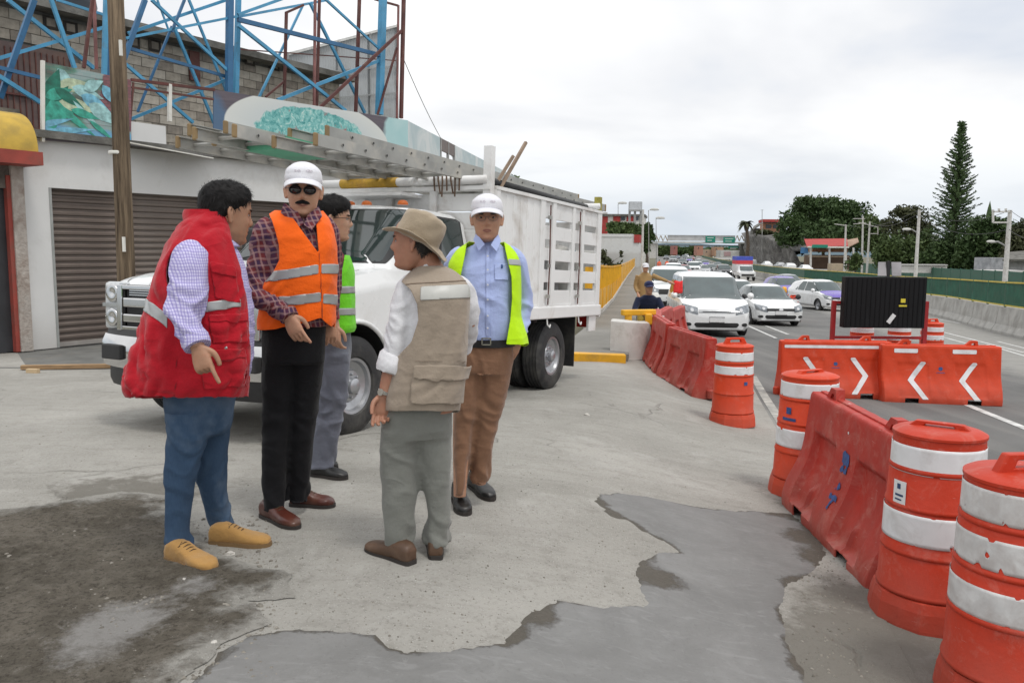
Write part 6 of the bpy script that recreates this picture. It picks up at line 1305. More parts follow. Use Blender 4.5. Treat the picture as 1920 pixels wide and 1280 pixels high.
# ---- roadside shop with red roof
Ys = 150; st = empty('roadside_shop', gp(1580, Ys), 0, 'open wooden roadside shop with a red sloping roof and green banner', 'shop')
m = MB(); quad_box(m, [P(1513, 462, Ys-2), P(1590, 461, Ys-2), P(1588, 447, Ys+4), P(1508, 448, Ys+4)], .15); on(st, m.obj('red_roof', M_redw)); bx(st, 'fascia', 1514, 1592, 461.5, 465, Ys-2, .3, M_cream); bx(st, 'green_banner', 1523, 1552, 458.5, 464.5, Ys-2.3, .1, M_sign)
m = MB(); quad_box(m, [P(1588, 464, Ys-1), P(1610, 453, Ys-1), P(1608, 446, Ys+5), P(1586, 450, Ys+5)], .15); on(st, m.obj('tan_roof', pm('tan_roof', (.36, .24, .17), .8)))
bx(st, 'counter_wall', 1522, 1592, 478, 505, Ys+2, 4, pm('dark_wood', (.12, .08, .055), .9, .3, 1)); bx(st, 'upper_wall', 1524, 1590, 466, 473, Ys+3, 3, pm('wood_brown', (.25, .14, .08), .9, .3, 1)); bx(st, 'shop_ledge', 1519, 1592, 480, 482, Ys-1, 1, M_tan)
for px in (1520, 1555, 1586, 1600): m = MB(); m.bar(P(px, 464, Ys-1.5), P(px, 505, Ys-1.5), .28); on(st, m.obj('post', M_wconc))
bx(st, 'blue_sign', 1502, 1515, 464, 475, Ys-1, .2, pm('blue_sign', (.05, .16, .32), .6)); bx(st, 'white_block', 1560, 1580, 494, 510, Ys-6, 2, M_tan)
wh = empty('white_house', gp(1745, 140), 0, 'plain white house wall showing between the trees left of the conifer', 'house'); bx(wh, 'wall', 1735, 1757, 439, 500, 140, 8, M_white); bx(wh, 'window', 1741, 1747, 462, 470, 139.8, .2, M_winw)
kw = empty('low_white_wall', gp(1730, 98), 0, 'low white wall with posts behind the green screen fence', 'wall'); bx(kw, 'wall', 1690, 1775, 498, 512, 97, .4, M_wconc); bx(kw, 'coping', 1688, 1777, 495, 498, 96.8, .8, M_white)
ks = empty('bus_shelter', gp(1895, 82), 0, 'low white flat roofed shelter behind the fence at the right edge', 'shelter'); bx(ks, 'roof', 1858, 1930, 507, 511, 80, 3, M_white)
for a in (1868, 1890, 1915): bx(ks, 'post', a, a+3, 511, 530, 80.2, .3, M_white)
bx(ks, 'opening', 1871, 1889, 513, 527, 80.6, .1, M_winw); bx(ks, 'opening', 1894, 1914, 513, 527, 80.6, .1, M_winw)
gh = empty('mural_house', gp(1905, 92), 0, 'grey house with white round marks on its wall, right edge', 'house'); bx(gh, 'wall', 1885, 1960, 484, 525, 90, 6, pm('mural_wall', (.3, .31, .33), .8, .4, 1.2, dirt=.6, dcol=(.6, .6, .62), dscale=.8)); m = MB(); quad_box(m, [P(1880, 486, 88), P(1960, 486, 88), P(1945, 468, 93), P(1893, 472, 93)], .2); on(gh, m.obj('roof', M_slab))
# ---- poles, lamps and wires
def pole_(label, pxb, pxt, yt, Y, r, mt=M_wconc, arms=(), lamp=None, name='utility_pole', cat='pole', group='concrete poles across the highway'):
    g = gp(pxb, Y); top = P(pxt, yt, Y); top[1] = Y; t = empty(name, g, 0, label, cat, group); m = MB(); m.tube([g, top], [r, r*.7], 10); on(t, m.obj('post', mt))
    for (a, ya, c, yc) in arms: m = MB(); m.bar(P(a, ya, Y-.1), P(c, yc, Y-.1), r*.6); on(t, m.obj('crossarm', mt))
    if lamp:
        lx, ly, ax, ay = lamp; m = MB(); m.tube([P(ax, ay, Y), P((ax+lx)/2, ly-2, Y), P(lx, ly, Y)], r*.3, 6); on(t, m.obj('lamp_arm', M_steel)); q = P(lx, ly, Y); m = MB(); m.lathe([(.001, 0), (.14, .02), (.17, .1), (.12, .2), (.001, .24)], 10); o = m.obj('lamp_head', M_bw, loc=tuple(q)); o.scale = (2.6*Y/75, 1, Y/75); on(t, o)
    return t, top
p1, t1 = pole_('tall concrete lamp pole just left of the conifer', 1715, 1724, 393, 74, .17, lamp=(1700, 432, 1719, 436))
p2, t2 = pole_('concrete pole with a boxy crossarm frame and street lamp, near the right edge', 1882, 1894, 394, 62, .20, arms=((1862, 397, 1896, 397), (1862, 417, 1890, 417), (1862, 393, 1862, 417), (1873, 391, 1873, 397), (1886, 391, 1886, 397)), lamp=(1858, 455, 1884, 460))
p3_, t3 = pole_('lamp pole with a short arm in front of the red roofed shop', 1583, 1586, 421, 132, .19, arms=((1565, 420, 1588, 423),))
p4_, t4 = pole_('pole with two crossarms behind the roadside shop', 1616, 1618, 405, 128, .17, arms=((1600, 410, 1622, 410), (1600, 420, 1624, 418)))
p5_, t5 = pole_('pole carrying a transformer platform right of the roadside shop', 1625, 1631, 415, 126, .17, arms=((1610, 417, 1646, 426), (1632, 438, 1647, 438), (1646, 424, 1646, 440)))
pole_('thin light pole beside the white wall corner on the left', 1203, 1206, 393, 60, .10, lamp=None, group='light poles on the left'); pole_('slim lamp post against the sky above the red house', 1159, 1159, 383, 200, .1, M_steel, lamp=(1167, 383, 1159, 384), group='light poles on the left')
pole_('slim lamp post against the sky right of the billboard', 1217, 1216, 394, 120, .07, M_steel, lamp=(1227, 395, 1216, 395), group='light poles on the left'); pole_('far double armed lamp post above the overpass left end', 1231, 1230, 410, 170, .08, M_steel, lamp=(1238, 411, 1230, 411), group='light poles on the left')
pole_('thin pole on the bank left of the orange house', 1429, 1429, 393, 230, .12, M_steel, arms=((1426, 394, 1432, 394),))
m = MB()
def wire(a, c, s=.8, r=.012): pts = [a+(c-a)*t_-np.array([0, 0, s*4*t_*(1-t_)]) for t_ in np.linspace(0, 1, 14)]; return tube(pts, r, 4)
for i, (a, c) in enumerate(((t1, t2), (t1-[0, 0, .5], t2-[0, 0, 1.4]), (t3, t1), (t5, t1-[0, 0, .3]), (t2, P(2050, 395, 45)), (t2-[0, 0, 1.4], P(2050, 420, 45)))):
    tag(obj('cable', wire(a, c, .9, .02), M_dark), ['uppermost cable between the two tall poles', 'lower cable between the two tall poles', 'cable from the shop lamp pole to the tall lamp pole', 'cable from the transformer pole to the tall lamp pole', 'upper cable leaving the picture on the right', 'lower cable leaving the picture on the right'][i], 'cable')
tag(obj('cable', wire(P(752, 100, 24), P(880, 330, 40), .5, .012), pm('stud', (0, 0, 0))), 'thin cable slanting down in front of the sky from the sign structure', 'cable')
# ================================================================ PEOPLE
def skin_mat(name, col):
    def f(b, v):
        c = b.mix(b.ramp(b.noise(v, 14, 5, .6), .35, .65), tuple(k*.86 for k in col), tuple(min(1, k*1.1) for k in col)); c = b.mix(b.math('MULTIPLY', b.ramp(b.noise(v, 30, 3), .5, .7), .25), c, (col[0]*1.05, col[1]*.72, col[2]*.66)); return c, b.noise(v, 180, 3)
    m = surf_mat(name, f, .5, .4, .0008); p = m.node_tree.nodes['Principled BSDF']; p.inputs['Subsurface Weight'].default_value = .05; p.inputs['Subsurface Radius'].default_value = (.9, .35, .2); p.inputs['Subsurface Scale'].default_value = .008; return m
def cloth(name, col, var=.12, rough=.85, dirt=0., dcol=(.2, .18, .15), sheen=.2):
    if name in MATS: return MATS[name]
    m, b, p, v = base_mat(name); n = b.noise(v, 5, 5, .6); c = b.mix(b.ramp(n, .3, .7), tuple(k*(1-var) for k in col), tuple(min(1, k*(1+var*.5)) for k in col))
    wv = b.noise(v, 260, 2); c = b.mix(b.math('MULTIPLY', b.ramp(wv, .4, .7), .15), c, tuple(k*.6 for k in col))
    if dirt: c = b.mix(b.math('MULTIPLY', b.ramp(b.noise(v, 9, 6, .7), .55, .75), dirt), c, dcol)
    b.l.new(c, p.inputs['Base Color']); p.inputs['Roughness'].default_value = rough; p.inputs['Sheen Weight'].default_value = sheen; p.inputs['Specular IOR Level'].default_value = .2
    cr1 = b.math('ABSOLUTE', b.math('SUBTRACT', b.noise(b.add('ShaderNodeMapping', {'Vector': v, 'Rotation': (.3, .5, .2), 'Scale': (1, 1, 1.7)}).outputs[0], 4.2, 2, .4, .8), .5)); cr2 = b.math('SUBTRACT', 1., b.ramp(cr1, .0, .13))
    h = b.math('ADD', b.math('MULTIPLY', cr2, .42), b.math('ADD', b.math('MULTIPLY', b.noise(v, 26, 4, .6), 1.), b.math('MULTIPLY', wv, .25))); bp = b.add('ShaderNodeBump', {'Height': h, 'Strength': .6, 'Distance': .009}); b.l.new(bp.outputs[0], p.inputs['Normal']); MATS[name] = m; return m
def plaid(name, base, l1, l2, per, per2, diag=0., thin=.3):
    m, b, p, v = base_mat(name); s = b.add('ShaderNodeSeparateXYZ', {0: b.add('ShaderNodeVectorMath', {0: v, 1: b.add('ShaderNodeVectorMath', {0: b.add('ShaderNodeTexNoise', {'Vector': v, 'Scale': 7.}).outputs['Color'], 'Scale': .035}, operation='SCALE').outputs[0]}, operation='ADD').outputs[0]})
    X = b.math('ADD', b.math('ADD', s.outputs['X'], b.math('MULTIPLY', s.outputs['Y'], .8)), b.math('MULTIPLY', s.outputs['Z'], diag)); Z = b.math('SUBTRACT', s.outputs['Z'], b.math('MULTIPLY', s.outputs['X'], diag))
    def st(c, pe, a, bb): return b.ramp(b.math('SINE', b.math('MULTIPLY', c, 6.2832/pe)), a, bb)
    c = b.mix(b.math('MULTIPLY', st(Z, per, -.1, .3), .6), base, l2); c = b.mix(b.math('MULTIPLY', st(X, per, -.1, .3), .6), c, l2)
    c = b.mix(b.math('MULTIPLY', st(X, per2, thin, thin+.25), .62), c, l1); c = b.mix(b.math('MULTIPLY', st(Z, per2, thin, thin+.25), .5), c, l1)
    b.l.new(c, p.inputs['Base Color']); p.inputs['Roughness'].default_value = .85; p.inputs['Specular IOR Level'].default_value = .2
    bp = b.add('ShaderNodeBump', {'Height': b.noise(v, 26, 4, .6), 'Strength': .5, 'Distance': .006}); b.l.new(bp.outputs[0], p.inputs['Normal']); return m
HZ = [-.118, -.113, -.10, -.07, -.03, 0, .03, .06, .09, .108, .115, .118]
HF = [.040, .068, .083, .086, .088, .090, .093, .092, .078, .052, .028, .0]
HB = [-.0, .01, -.012, -.045, -.078, -.093, -.100, -.098, -.080, -.052, -.028, .0]
HW = [.012, .030, .047, .060, .068, .072, .076, .074, .060, .038, .020, .0]
def head_grid(nt_=84, nz=70):
    ph = np.linspace(0, 1, nz); zs = -.118+.236*(1-np.cos(ph*math.pi))/2; V = []
    f = np.interp(zs, HZ, HF); bk = np.interp(zs, HZ, HB); w = np.interp(zs, HZ, HW)
    for arr in (f, bk, w):
        for _ in range(2): arr[1:-1] = .25*arr[:-2]+.5*arr[1:-1]+.25*arr[2:]
    for i, z in enumerate(zs):
        t = np.linspace(0, 2*math.pi, nt_, endpoint=False); cs, sn = np.cos(t), np.sin(t); mid = (f[i]+bk[i])/2*.45; e = 2.25
        a = np.sign(sn)*abs(sn)**(2/e)*w[i]; b = np.where(cs > 0, mid+(f[i]-mid)*abs(cs)**(2/e), mid-(mid-bk[i])*abs(cs)**(2/e))
        g = lambda x, s: np.exp(-(x/s)**2)
        fr = np.clip(cs, 0, 1)**.5; d = 0*a
        nosep = np.interp(z, [-.050, -.038, -.028, -.018, .0, .022, .035], [0, .006, .021, .024, .014, .005, 0]); nw = np.interp(z, [-.04, -.028, -.01, .02], [.016, .0155, .010, .008])
        d += nosep*g(a, nw); d += .0045*g(z-.030, .009)*g(abs(a)-.024, .020); d -= .0105*g(abs(a)-.031, .014)*g(z-.010, .0115); d += .0045*g(abs(a)-.040, .017)*g(z+.022, .016)
        d += .0055*g(a, .020)*g(z+.052, .006)+.0055*g(a, .018)*g(z+.064, .006)-.004*g(a, .026)*g(z+.058, .0030); d += .006*g(a, .016)*g(z+.098, .014)-.003*g(a, .03)*g(z+.080, .007)
        b = b+d*fr; V.append(np.c_[a, b, np.full(nt_, z)])
    return loftr(V, False)
HG = head_grid()
def outw(S):
    if (S[2]*(S[0]-S[0].mean(0))).sum() < 0: F = [f[::-1] for f in S[1]]; return S[0], F, -S[2]
    return S
class Body:
    def __init__(s, px, Y, label, cat='person', vox=.0036):
        s.Y = Y; s.o = gp(px, Y); s.root = empty('person', s.o, 0, label, cat); s.vox = vox; s.solids = []; s.seed = px
    def p(s, px, py, dY=0.): return P(px, py, s.Y+dY)-s.o
    def rings(s, R_, n=72, k=7, e=2.3, grow=0.):
        q = []
        for r in R_:
            c = s.p((r[0]+r[1])/2, r[2], r[3]); hw = np.linalg.norm(s.p(r[1], r[2], r[3])-s.p(r[0], r[2], r[3]))/2; q.append([*c, hw+grow, r[4]+grow])
        q = crom(q, k); return loftr([ell(r[:3], max(r[3], .01), max(r[4], .01), n, e) for r in q])
    def tube(s, pts, n=20, k=8, sc=1.):
        q = crom([[*s.p(a[0], a[1], a[2]), a[3]] for a in pts], k); 
        return tube(q[:, :3], np.maximum(q[:, 3]*sc, .004), n)
    def wrinkle(s, V, F, amp, hot=(), base=.35, sc=(8, 8, 20)):
        N = normals(V, F); Q = V+.09*np.c_[pn(V*3.3+3), pn(V*3.3+11), pn(V*3.3+17)]; Q[:, 2] += .55*(Q[:, 0]-Q[:, 1])*np.tanh(4*pn(V*1.7+s.seed)); Q = V*.0+Q; n = pn(Q*np.array(sc)*.8+s.seed*.13); n2 = pn(Q*np.array([14, 14, 9.])+5+s.seed)
        w = np.full(len(V), base)
        for (px, py, dy, rr, a) in hot: w += a*np.exp(-(((V-s.p(px, py, dy))**2).sum(1))/(rr*rr))
        d = amp*w*((1-np.clip(abs(n)*2.6, 0, 1))*1.2-.45+n2*.7); return V+N*d[:, None]
    def garment(s, name, solids, mat, vox=.008, amp=.008, hot=(), base=.35, sm=4, sc=(8, 8, 20), parent=None, label=None):
        V, F = fuse(solids, vox, sm); V = V-normals(V, F)*(.010 if name in ('trousers', 'jeans') else .006); V = s.wrinkle(V, F, amp*1.15, hot, base, sc); o = obj(name, (V, F), mat, parent or s.root, True); 
        if label: o['label'] = label
        return V, F, normals(V, F), o
    def shell(s, name, S, fld, off, mat, th=.004, parent=None):
        V, F = patch(S, fld, off)
        if len(F) == 0: return None
        return obj(name, (V, F), mat, parent or s.root, True, 50, solid=th, off=1)
    def px(s, V): return proj(V+s.o)
    # ---- head
    def set_head(s, px, py, dY, f, sc, pitch=0, roll=0):
        s.hc = s.p(px, py, dY); f = np.array([f[0], f[1], 0.]); f /= np.linalg.norm(f); u = np.array([0, 0, 1.]); a = np.cross(f, u)
        f2 = f*math.cos(pitch)+u*math.sin(pitch); u2 = np.cross(a, f2); u2 = u2 if u2[2] > 0 else -u2
        a2 = a*math.cos(roll)+u2*math.sin(roll); u3 = u2*math.cos(roll)-a*math.sin(roll); s.hf = (a2, f2, u3); s.hs = sc
        V = s.h(HG[0]); F = HG[1]; n_ = normals(V, F); c = (V-s.hc)
        if (n_*c).sum() < 0: F = [q[::-1] for q in F]
        s.solids.append((list(V), list(F)+[tuple(range(84)), tuple(range(len(V)-84, len(V)))]))
        s.hN = normals(V, F)
        s.HS = (V, F, s.hN); s.HL = np.array(HG[0])
        for sg in (-1, 1):
            pts = [(sg*.071, -.004, -.020), (sg*.079, -.006, -.028), (sg*.083, -.012, -.010), (sg*.086, -.017, .010), (sg*.083, -.014, .026), (sg*.074, -.004, .026), (sg*.071, .002, .005)]
            s.solids.append(tube(s.h(crom(pts, 4)), .0068*sc, 8))
            s.solids.append(tube(s.h(np.array([(sg*.066, -.003, -.022), (sg*.074, -.008, .0), (sg*.070, -.008, .022)])), .010*sc, 8))
    def h(s, Q): Q = np.asarray(Q, float); return s.hc+s.hs*(Q[..., 0:1]*s.hf[0]+Q[..., 1:2]*s.hf[1]+Q[..., 2:3]*s.hf[2])
    def hpatch(s, name, fld, off, mat, th=.002, noise=0.):
        o = off if noise == 0 else off+noise*(pn(s.HS[0]*38)+.6*pn(s.HS[0]*90)); V, F = patch(s.HS, fld, o)
        return obj(name, (V, F), mat, s.root, True, 60, solid=th, off=-1)
    def hair(s, mat, line, vol=.012, noise=.004, top=.008, zmax=9.):
        L_ = s.HL; z = L_[:, 2]; hl = np.interp(L_[:, 1], *line)+.006*pn(L_*90)+.004*pn(L_*200)
        off = (vol*np.clip((z-hl)/.03, .15, 1)+top*np.clip((z-.04)/.06, 0, 1))*s.hs+noise*(pn(L_*[45, 45, 30]*1.)+.7*pn(L_*110)); V, F = patch(s.HS, np.minimum(z-hl, zmax-z), off); ho = obj('hair', (V, F), mat, s.root, True, 70, solid=.008, off=-1)
        N_ = normals(V, F); rs_ = np.random.RandomState(int(s.seed)); k = rs_.choice(len(V), min(len(V)*2, 3200)); q = V[k]+rs_.normal(size=(len(k), 3))*.003; nn = N_[k]; dn = -s.hf[2]*.75+s.hf[1]*np.where(((q-s.hc)@s.hf[2] > .07*s.hs), 1.1, .1)[:, None]; dn = dn-nn*(dn*nn).sum(1)[:, None]; dn = dn/np.maximum(np.linalg.norm(dn, axis=1), .05)[:, None]+.30*rs_.normal(size=dn.shape)
        Lh = (.012+.010*rs_.rand(len(k)))[:, None]; tip = q+dn*Lh+nn*Lh*(.10+.25*rs_.rand(len(k)))[:, None]; w = np.cross(dn, nn)*.0013; VV = np.stack([q-w-nn*.001, q+w-nn*.001, tip], 1).reshape(-1, 3)
        st = link('hair_strands', fast_mesh('hair_strands', VV, np.arange(len(VV)).reshape(-1, 3), mat), s.root); tag(st, kind='stuff'); return ho
    def features(s, brow, lip, eyes=True, stache=None, mat_eye=None):
        a, b, z = s.HL.T; fr = np.where(b > .03, 1., -1.)
        s.hpatch('lips', np.minimum(1-((a/.023)**2+((z+.058)/.0085)**2), fr), .0012, lip, .001)
        s.hpatch('mouth_line', np.minimum(1-((a/.022)**2+((z+.058)/.0016)**2), fr), .0022, pm('mouth_dark', (.07, .025, .02), .7), .0006)
        for sg in (-1, 1):
            s.hpatch('eyebrow', np.minimum(1-(((a*sg-.032)/.019)**2+((z-.029-.10*(a*sg-.03))/.0045)**2), fr), .0025, brow, .002, .001)
            if eyes:
                c = s.h(np.array([sg*.031, .072, .010])); m = MB(); m.lathe([(.001, -.012), (.0085, -.0085), (.012, 0), (.0085, .0085), (.001, .012)], 12); e = m.obj('eye', pm('eye_white', (.38, .35, .33), .3, .05), s.root, smooth=True, loc=tuple(c)); e.scale = (1.05, 1, .62)
                q = s.h(np.array([sg*.031, .0828, .0098])); m = MB(); m.lathe([(.001, -.001), (.0052, 0), (.001, .002)], 10); i_ = m.obj('iris', pm('iris_dark', (.02, .012, .008), .2), s.root, smooth=True, loc=tuple(q)); i_.rotation_euler = Vector(s.hf[1]).to_track_quat('Z', 'Y').to_euler()
                s.hpatch('eyelid', np.minimum(1-(((a*sg-.031)/.0165)**2+((z-.0175)/.0045)**2), fr), .0045, s.skin, .002)
        if stache: s.hpatch('moustache', np.minimum(1-((a/.031)**2+((z+.044+.28*abs(a))/.0085)**2), fr), .006, stache, .005, .0015)
    def cap(s, mat, logo=True):
        L_ = s.HL; a, b, z = L_.T; ln = .032+.12*np.clip(b, -.1, .1)*.35; off = (.0045+.014*np.clip((z-.035)/.05, 0, 1)+.006*np.clip(b/.09, 0, 1)*np.clip((z-.04)/.04, 0, 1))*s.hs; th_ = np.arctan2(a, b); off = off-.0016*np.clip(1-abs(((th_/(math.pi/3))+.5) % 1-.5)*22, 0, 1)
        V, F = patch(s.HS, z-ln, off); o = obj('cap', (V, F), mat, s.root, True, 70, solid=.003, off=-1)
        V = []; nt_, nr = 21, 9
        for j in range(nr):
            r = j/(nr-1)
            for i in range(nt_):
                t = -1+2*i/(nt_-1); A = .083*math.sin(t*1.25)/math.sin(1.25); base = .094*math.sqrt(max(0, 1-(A/.098)**2))+.006; ext = .082*(1-abs(t)**2.8); B = base+ext*r; Z = .058-.028*r-.026*abs(t)**2.0+.004*r*r
                V.append((A, B, Z))
        V = s.h(np.array(V)); obj('cap_brim', (V, [(j*nt_+i, j*nt_+i+1, (j+1)*nt_+i+1, (j+1)*nt_+i) for j in range(nr-1) for i in range(nt_-1)]), mat, s.root, True, solid=.004)
        if logo:
            fr = np.where(b > 0, 1., -1.)
            for ax_, w in ((-.022, .012), (.012, .006), (.024, .005)): V, F = patch(s.HS, np.minimum(np.minimum(1-(((a-ax_)/w)**2+((z-.079)/.005)**2), fr)+pn(L_*300)*.8, .5), off+.0015); obj('cap_emblem', (V, F), pm('emblem_grey', (.58, .55, .60), .7, .4, 200), s.root)
        m = MB(); c = s.h(np.array([0, 0, .133])); m.lathe([(.001, -.003), (.008, -.002), (.006, .003), (.001, .004)], 10, tuple(c)); m.obj('cap_button', mat, s.root, smooth=True)
    def glasses(s, dark=False, rim=None):
        m_l = pm('sunglass_lens', (.008, .008, .009), .08, .1, 3, 0, spec=.9) if dark else None; rim = rim or pm('thin_frame', (.05, .045, .045), .35, metal=.5)
        for sg in (-1, 1):
            W_, H_ = (.027, .019) if dark else (.024, .014); t = np.linspace(0, 2*math.pi, 25)
            ring = [(sg*.032+W_*math.cos(x), .100-.25*abs(W_*math.cos(x)*sg+.032)*.4, .006+H_*math.sin(x)) for x in t]
            m = MB(); m.tube(s.h(np.array(ring)), .0022 if dark else .0013, 6, False); m.obj('glasses_rim', rim, s.root, smooth=True)
            if dark: c = np.array([sg*.032, .103, .006]); V = s.h(np.array([c]+ring[:-1])); obj('lens', (V, [(0, 1+i, 1+(i+1) % 24) for i in range(24)]), m_l, s.root, True, solid=.002)
            m = MB(); m.tube(s.h(np.array([(sg*.060, .092, .012), (sg*.075, .06, .014), (sg*.081, .0, .014)])), .0018, 5); m.obj('glasses_temple', rim, s.root)
        m = MB(); m.tube(s.h(np.array([(-.008, .100, .010), (0, .105, .013), (.008, .100, .010)])), .0018, 5); m.obj('glasses_bridge', rim, s.root)
    # ---- hand
    def hand(s, w, tip, side, palm, curl=(20, 25, 30, 35), sc=1., thumb=.5):
        W_ = s.p(*w); T_ = s.p(*tip); d = T_-W_; d /= np.linalg.norm(d); sd = np.array(side, float); sd -= d*(sd@d); sd /= np.linalg.norm(sd); n = np.array(palm, float); n -= d*(n@d)+sd*(n@sd); n /= np.linalg.norm(n)
        rg = [(-.02, .026, .021, 0), (.0, .026, .020, 0), (.02, .032, .018, 0), (.05, .0385, .0165, 0), (.078, .040, .0145, 0), (.092, .037, .011, 0)]
        s.solids.append(loftr([ell(W_+d*q[0]*sc, q[1]*sc, q[2]*sc, 20, 2.6, sd, n) for q in rg]))
        for i, (so_, ln, r, sp) in enumerate(((.030, .072, .0084, .10), (.0102, .080, .0086, .03), (-.0102, .074, .0082, -.04), (-.0285, .058, .0072, -.12))):
            b0 = W_+d*.078*sc+sd*so_*sc; c = R(curl[i]); pts = [b0, W_+d*.092*sc+sd*so_*sc*1.02]; dr = d+sd*sp; dr /= np.linalg.norm(dr); ang = 0; rr = [r*1.05, r*1.06]
            for sg_, k in ((.46, 1.), (.30, 1.15), (.24, .8)):
                ang += c*k; v = dr*math.cos(ang)+n*math.sin(ang); pts.append(pts[-1]+v*ln*sg_*sc); rr.append(r*(1.02 if len(pts) < 5 else .82))
            s.solids.append(tube(crom(np.c_[np.array(pts), np.array(rr)*sc], 4)[:, :3], crom(np.c_[np.array(pts), np.array(rr)*sc], 4)[:, 3], 12))
        b0 = W_+d*.012*sc+sd*.020*sc; v1 = d*.62+sd*.62+n*.3*thumb*2; v1 /= np.linalg.norm(v1); v2 = d*.85+sd*.15+n*.55*thumb; v2 /= np.linalg.norm(v2); v3 = d*.95-sd*.1+n*.5*thumb; v3 /= np.linalg.norm(v3)
        pts = [b0, b0+v1*.040*sc, b0+v1*.040*sc+v2*.033*sc, b0+v1*.040*sc+v2*.033*sc+v3*.025*sc]; q = crom(np.c_[np.array(pts), np.array([.0135, .0118, .0105, .0085])*sc], 4); s.solids.append(tube(q[:, :3], q[:, 3], 12))
        return W_
    def shoe(s, heel, toe, mat, sole, L_=.29, w=1., boot=0., dY=0, zo=0.):
        a = G(*heel) if len(heel) == 2 else np.array(heel); c = G(*toe) if len(toe) == 2 else np.array(toe); d = c-a; d[2] = 0; d /= np.linalg.norm(d); L_ = min(max(np.linalg.norm((c-a)[:2]), .25), .32); sdv = np.array([d[1], -d[0], 0]); b0 = a-s.o; b0[2] = float(gz(a[0], a[1]))-s.o[2]+zo
        rg = []; TB_ = [(0, .020, .03, .055), (.02, .031, .0, .078), (.08, .036, .0, .090+boot*.3), (.20, .038, .0, .098+boot), (.34, .038, 0, .092+boot*.3), (.46, .040, 0, .076), (.60, .045, 0, .060), (.74, .048, 0, .052), (.87, .044, 0, .046), (.95, .033, 0, .038), (1.0, .016, .004, .026)]
        for t, hw, z0, z1 in crom(TB_, 3):
            pts = []
            for k in range(20):
                an = 2*math.pi*k/20; cs, sn = math.cos(an), math.sin(an); y = math.copysign(abs(cs)**.8, cs)*hw*w; z = (z0+z1)/2+math.copysign(abs(sn)**(.75 if sn > 0 else .4), sn)*(z1-z0)/2; pts.append(b0+d*t*L_+sdv*y+[0, 0, .012+z])
            rg.append(pts)
        V, F = loftr(np.array(rg)); V = s.wrinkle(np.array(V), F, .0028, (), 1., (30, 30, 40)); sh = obj('shoe', (V, F), mat, s.root, True, 70)
        ol = []
        for t, hw in ((-.012, .022), (.03, .033), (.2, .039), (.45, .041), (.7, .051), (.88, .045), (.97, .03), (1.02, .012)): ol.append((t, hw*w))
        ol = crom(ol, 3); P_ = [b0+d*t*L_+sdv*hw for t, hw in ol]+[b0+d*t*L_-sdv*hw for t, hw in ol[::-1]]; k = len(P_)
        obj('sole', ([q+[0, 0, .001] for q in P_]+[q+[0, 0, .024] for q in P_], [tuple(range(k))[::-1], tuple(range(k, 2*k))]+[(i, (i+1) % k, k+(i+1) % k, k+i) for i in range(k)]), sole, sh)
        m = MB()
        for t in (.36, .42, .48, .54): zt_ = np.interp(t, [.34, .46, .60], [.092, .076, .060])+.014; m.tube([b0+d*t*L_+sdv*-.020+[0, 0, zt_-.006], b0+d*(t+.01)*L_+[0, 0, zt_+.001], b0+d*t*L_+sdv*.020+[0, 0, zt_-.006]], .0022, 5)
        for t, sg in ((.30, -1), (.32, 1)): m.tube([b0+d*t*L_+sdv*sg*.004+[0, 0, .104], b0+d*(t+.05)*L_+sdv*sg*.03+[0, 0, .095], b0+d*(t-.02)*L_+sdv*sg*.036+[0, 0, .075]], .0018, 5)
        tag(m.obj('laces', MATS.get('lace_'+mat.name) or pm('lace_'+mat.name, tuple(.5*c for c in mat.diffuse_color[:3]) if False else (.08, .055, .03), .9), sh), kind='stuff')
        return sh
    def finish(s, skin, legs=None, torso=None):
        if torso: s.solids.append(s.rings(torso, 32, 4))
        for L_ in legs or []: s.solids.append(s.tube(L_, 14, 4))
        V, F = fuse(s.solids, s.vox, 2); obj('body', (V, F), skin, s.root, True)
SK1 = skin_mat('skin_tan', (.46, .255, .165)); SK2 = skin_mat('skin_brown', (.37, .20, .125)); SK3 = skin_mat('skin_olive', (.46, .27, .18)); SK4 = skin_mat('skin_ruddy', (.40, .20, .13))
HAIRB = pm('black_hair', (.006, .005, .005), .62, .5, 60, .25, 90, spec=.22); HAIRG = pm('greying_hair', (.05, .045, .042), .65, .5, 80, .3, 90, spec=.2); LIP = pm('lip_tone', (.30, .12, .09), .5); LIPD = pm('lip_dark', (.24, .09, .07), .5)
REFL = pm('silver_reflective_tape', (.36, .37, .37), .35, .1, 10, .1, 60, metal=.2)
SOLE_T = pm('tan_sole', (.20, .12, .05), .8); SOLE_D = pm('dark_sole', (.03, .025, .022), .8)
# ---------------------------------------------------------------- A: red padded vest, jeans
A_ = Body(372, 3.75, 'heavy man in bulky red vest, jeans and tan shoes, looking away, one hand pointing down'); A_.skin = SK2
A_.set_head(424, 404, .04, (.80, .60), 1.13, pitch=-.10)
A_.solids.append(A_.tube([(398, 470, .04, .075), (408, 440, .04, .070), (418, 415, .04, .068)]))
armA = [(372, 470, -.08, .07), (352, 500, -.20, .075), (349, 545, -.25, .07), (349, 592, -.29, .062), (360, 622, -.33, .045), (371, 652, -.36, .030)]
A_.solids.append(A_.tube([(a, b, c, r*.72) for a, b, c, r in armA[:-1]]+[armA[-1]]))
A_.hand((371, 650, -.36), (386, 700, -.38), (1, -.15, .25), (.35, .6, -.1), (5, 75, 80, 80), 1.06)
A_.finish(SK2, [[(355, 745, -.06, .055), (341, 880, -.06, .034), (335, 950, -.06, .030), (337, 1040, -.06, .030)], [(390, 745, .12, .055), (395, 880, .14, .034), (404, 935, .17, .030), (421, 1003, .20, .030)]], [(330, 430, 740, 0, .12), (335, 440, 600, 0, .12), (355, 430, 480, 0, .12), (375, 425, 440, .02, .07)])
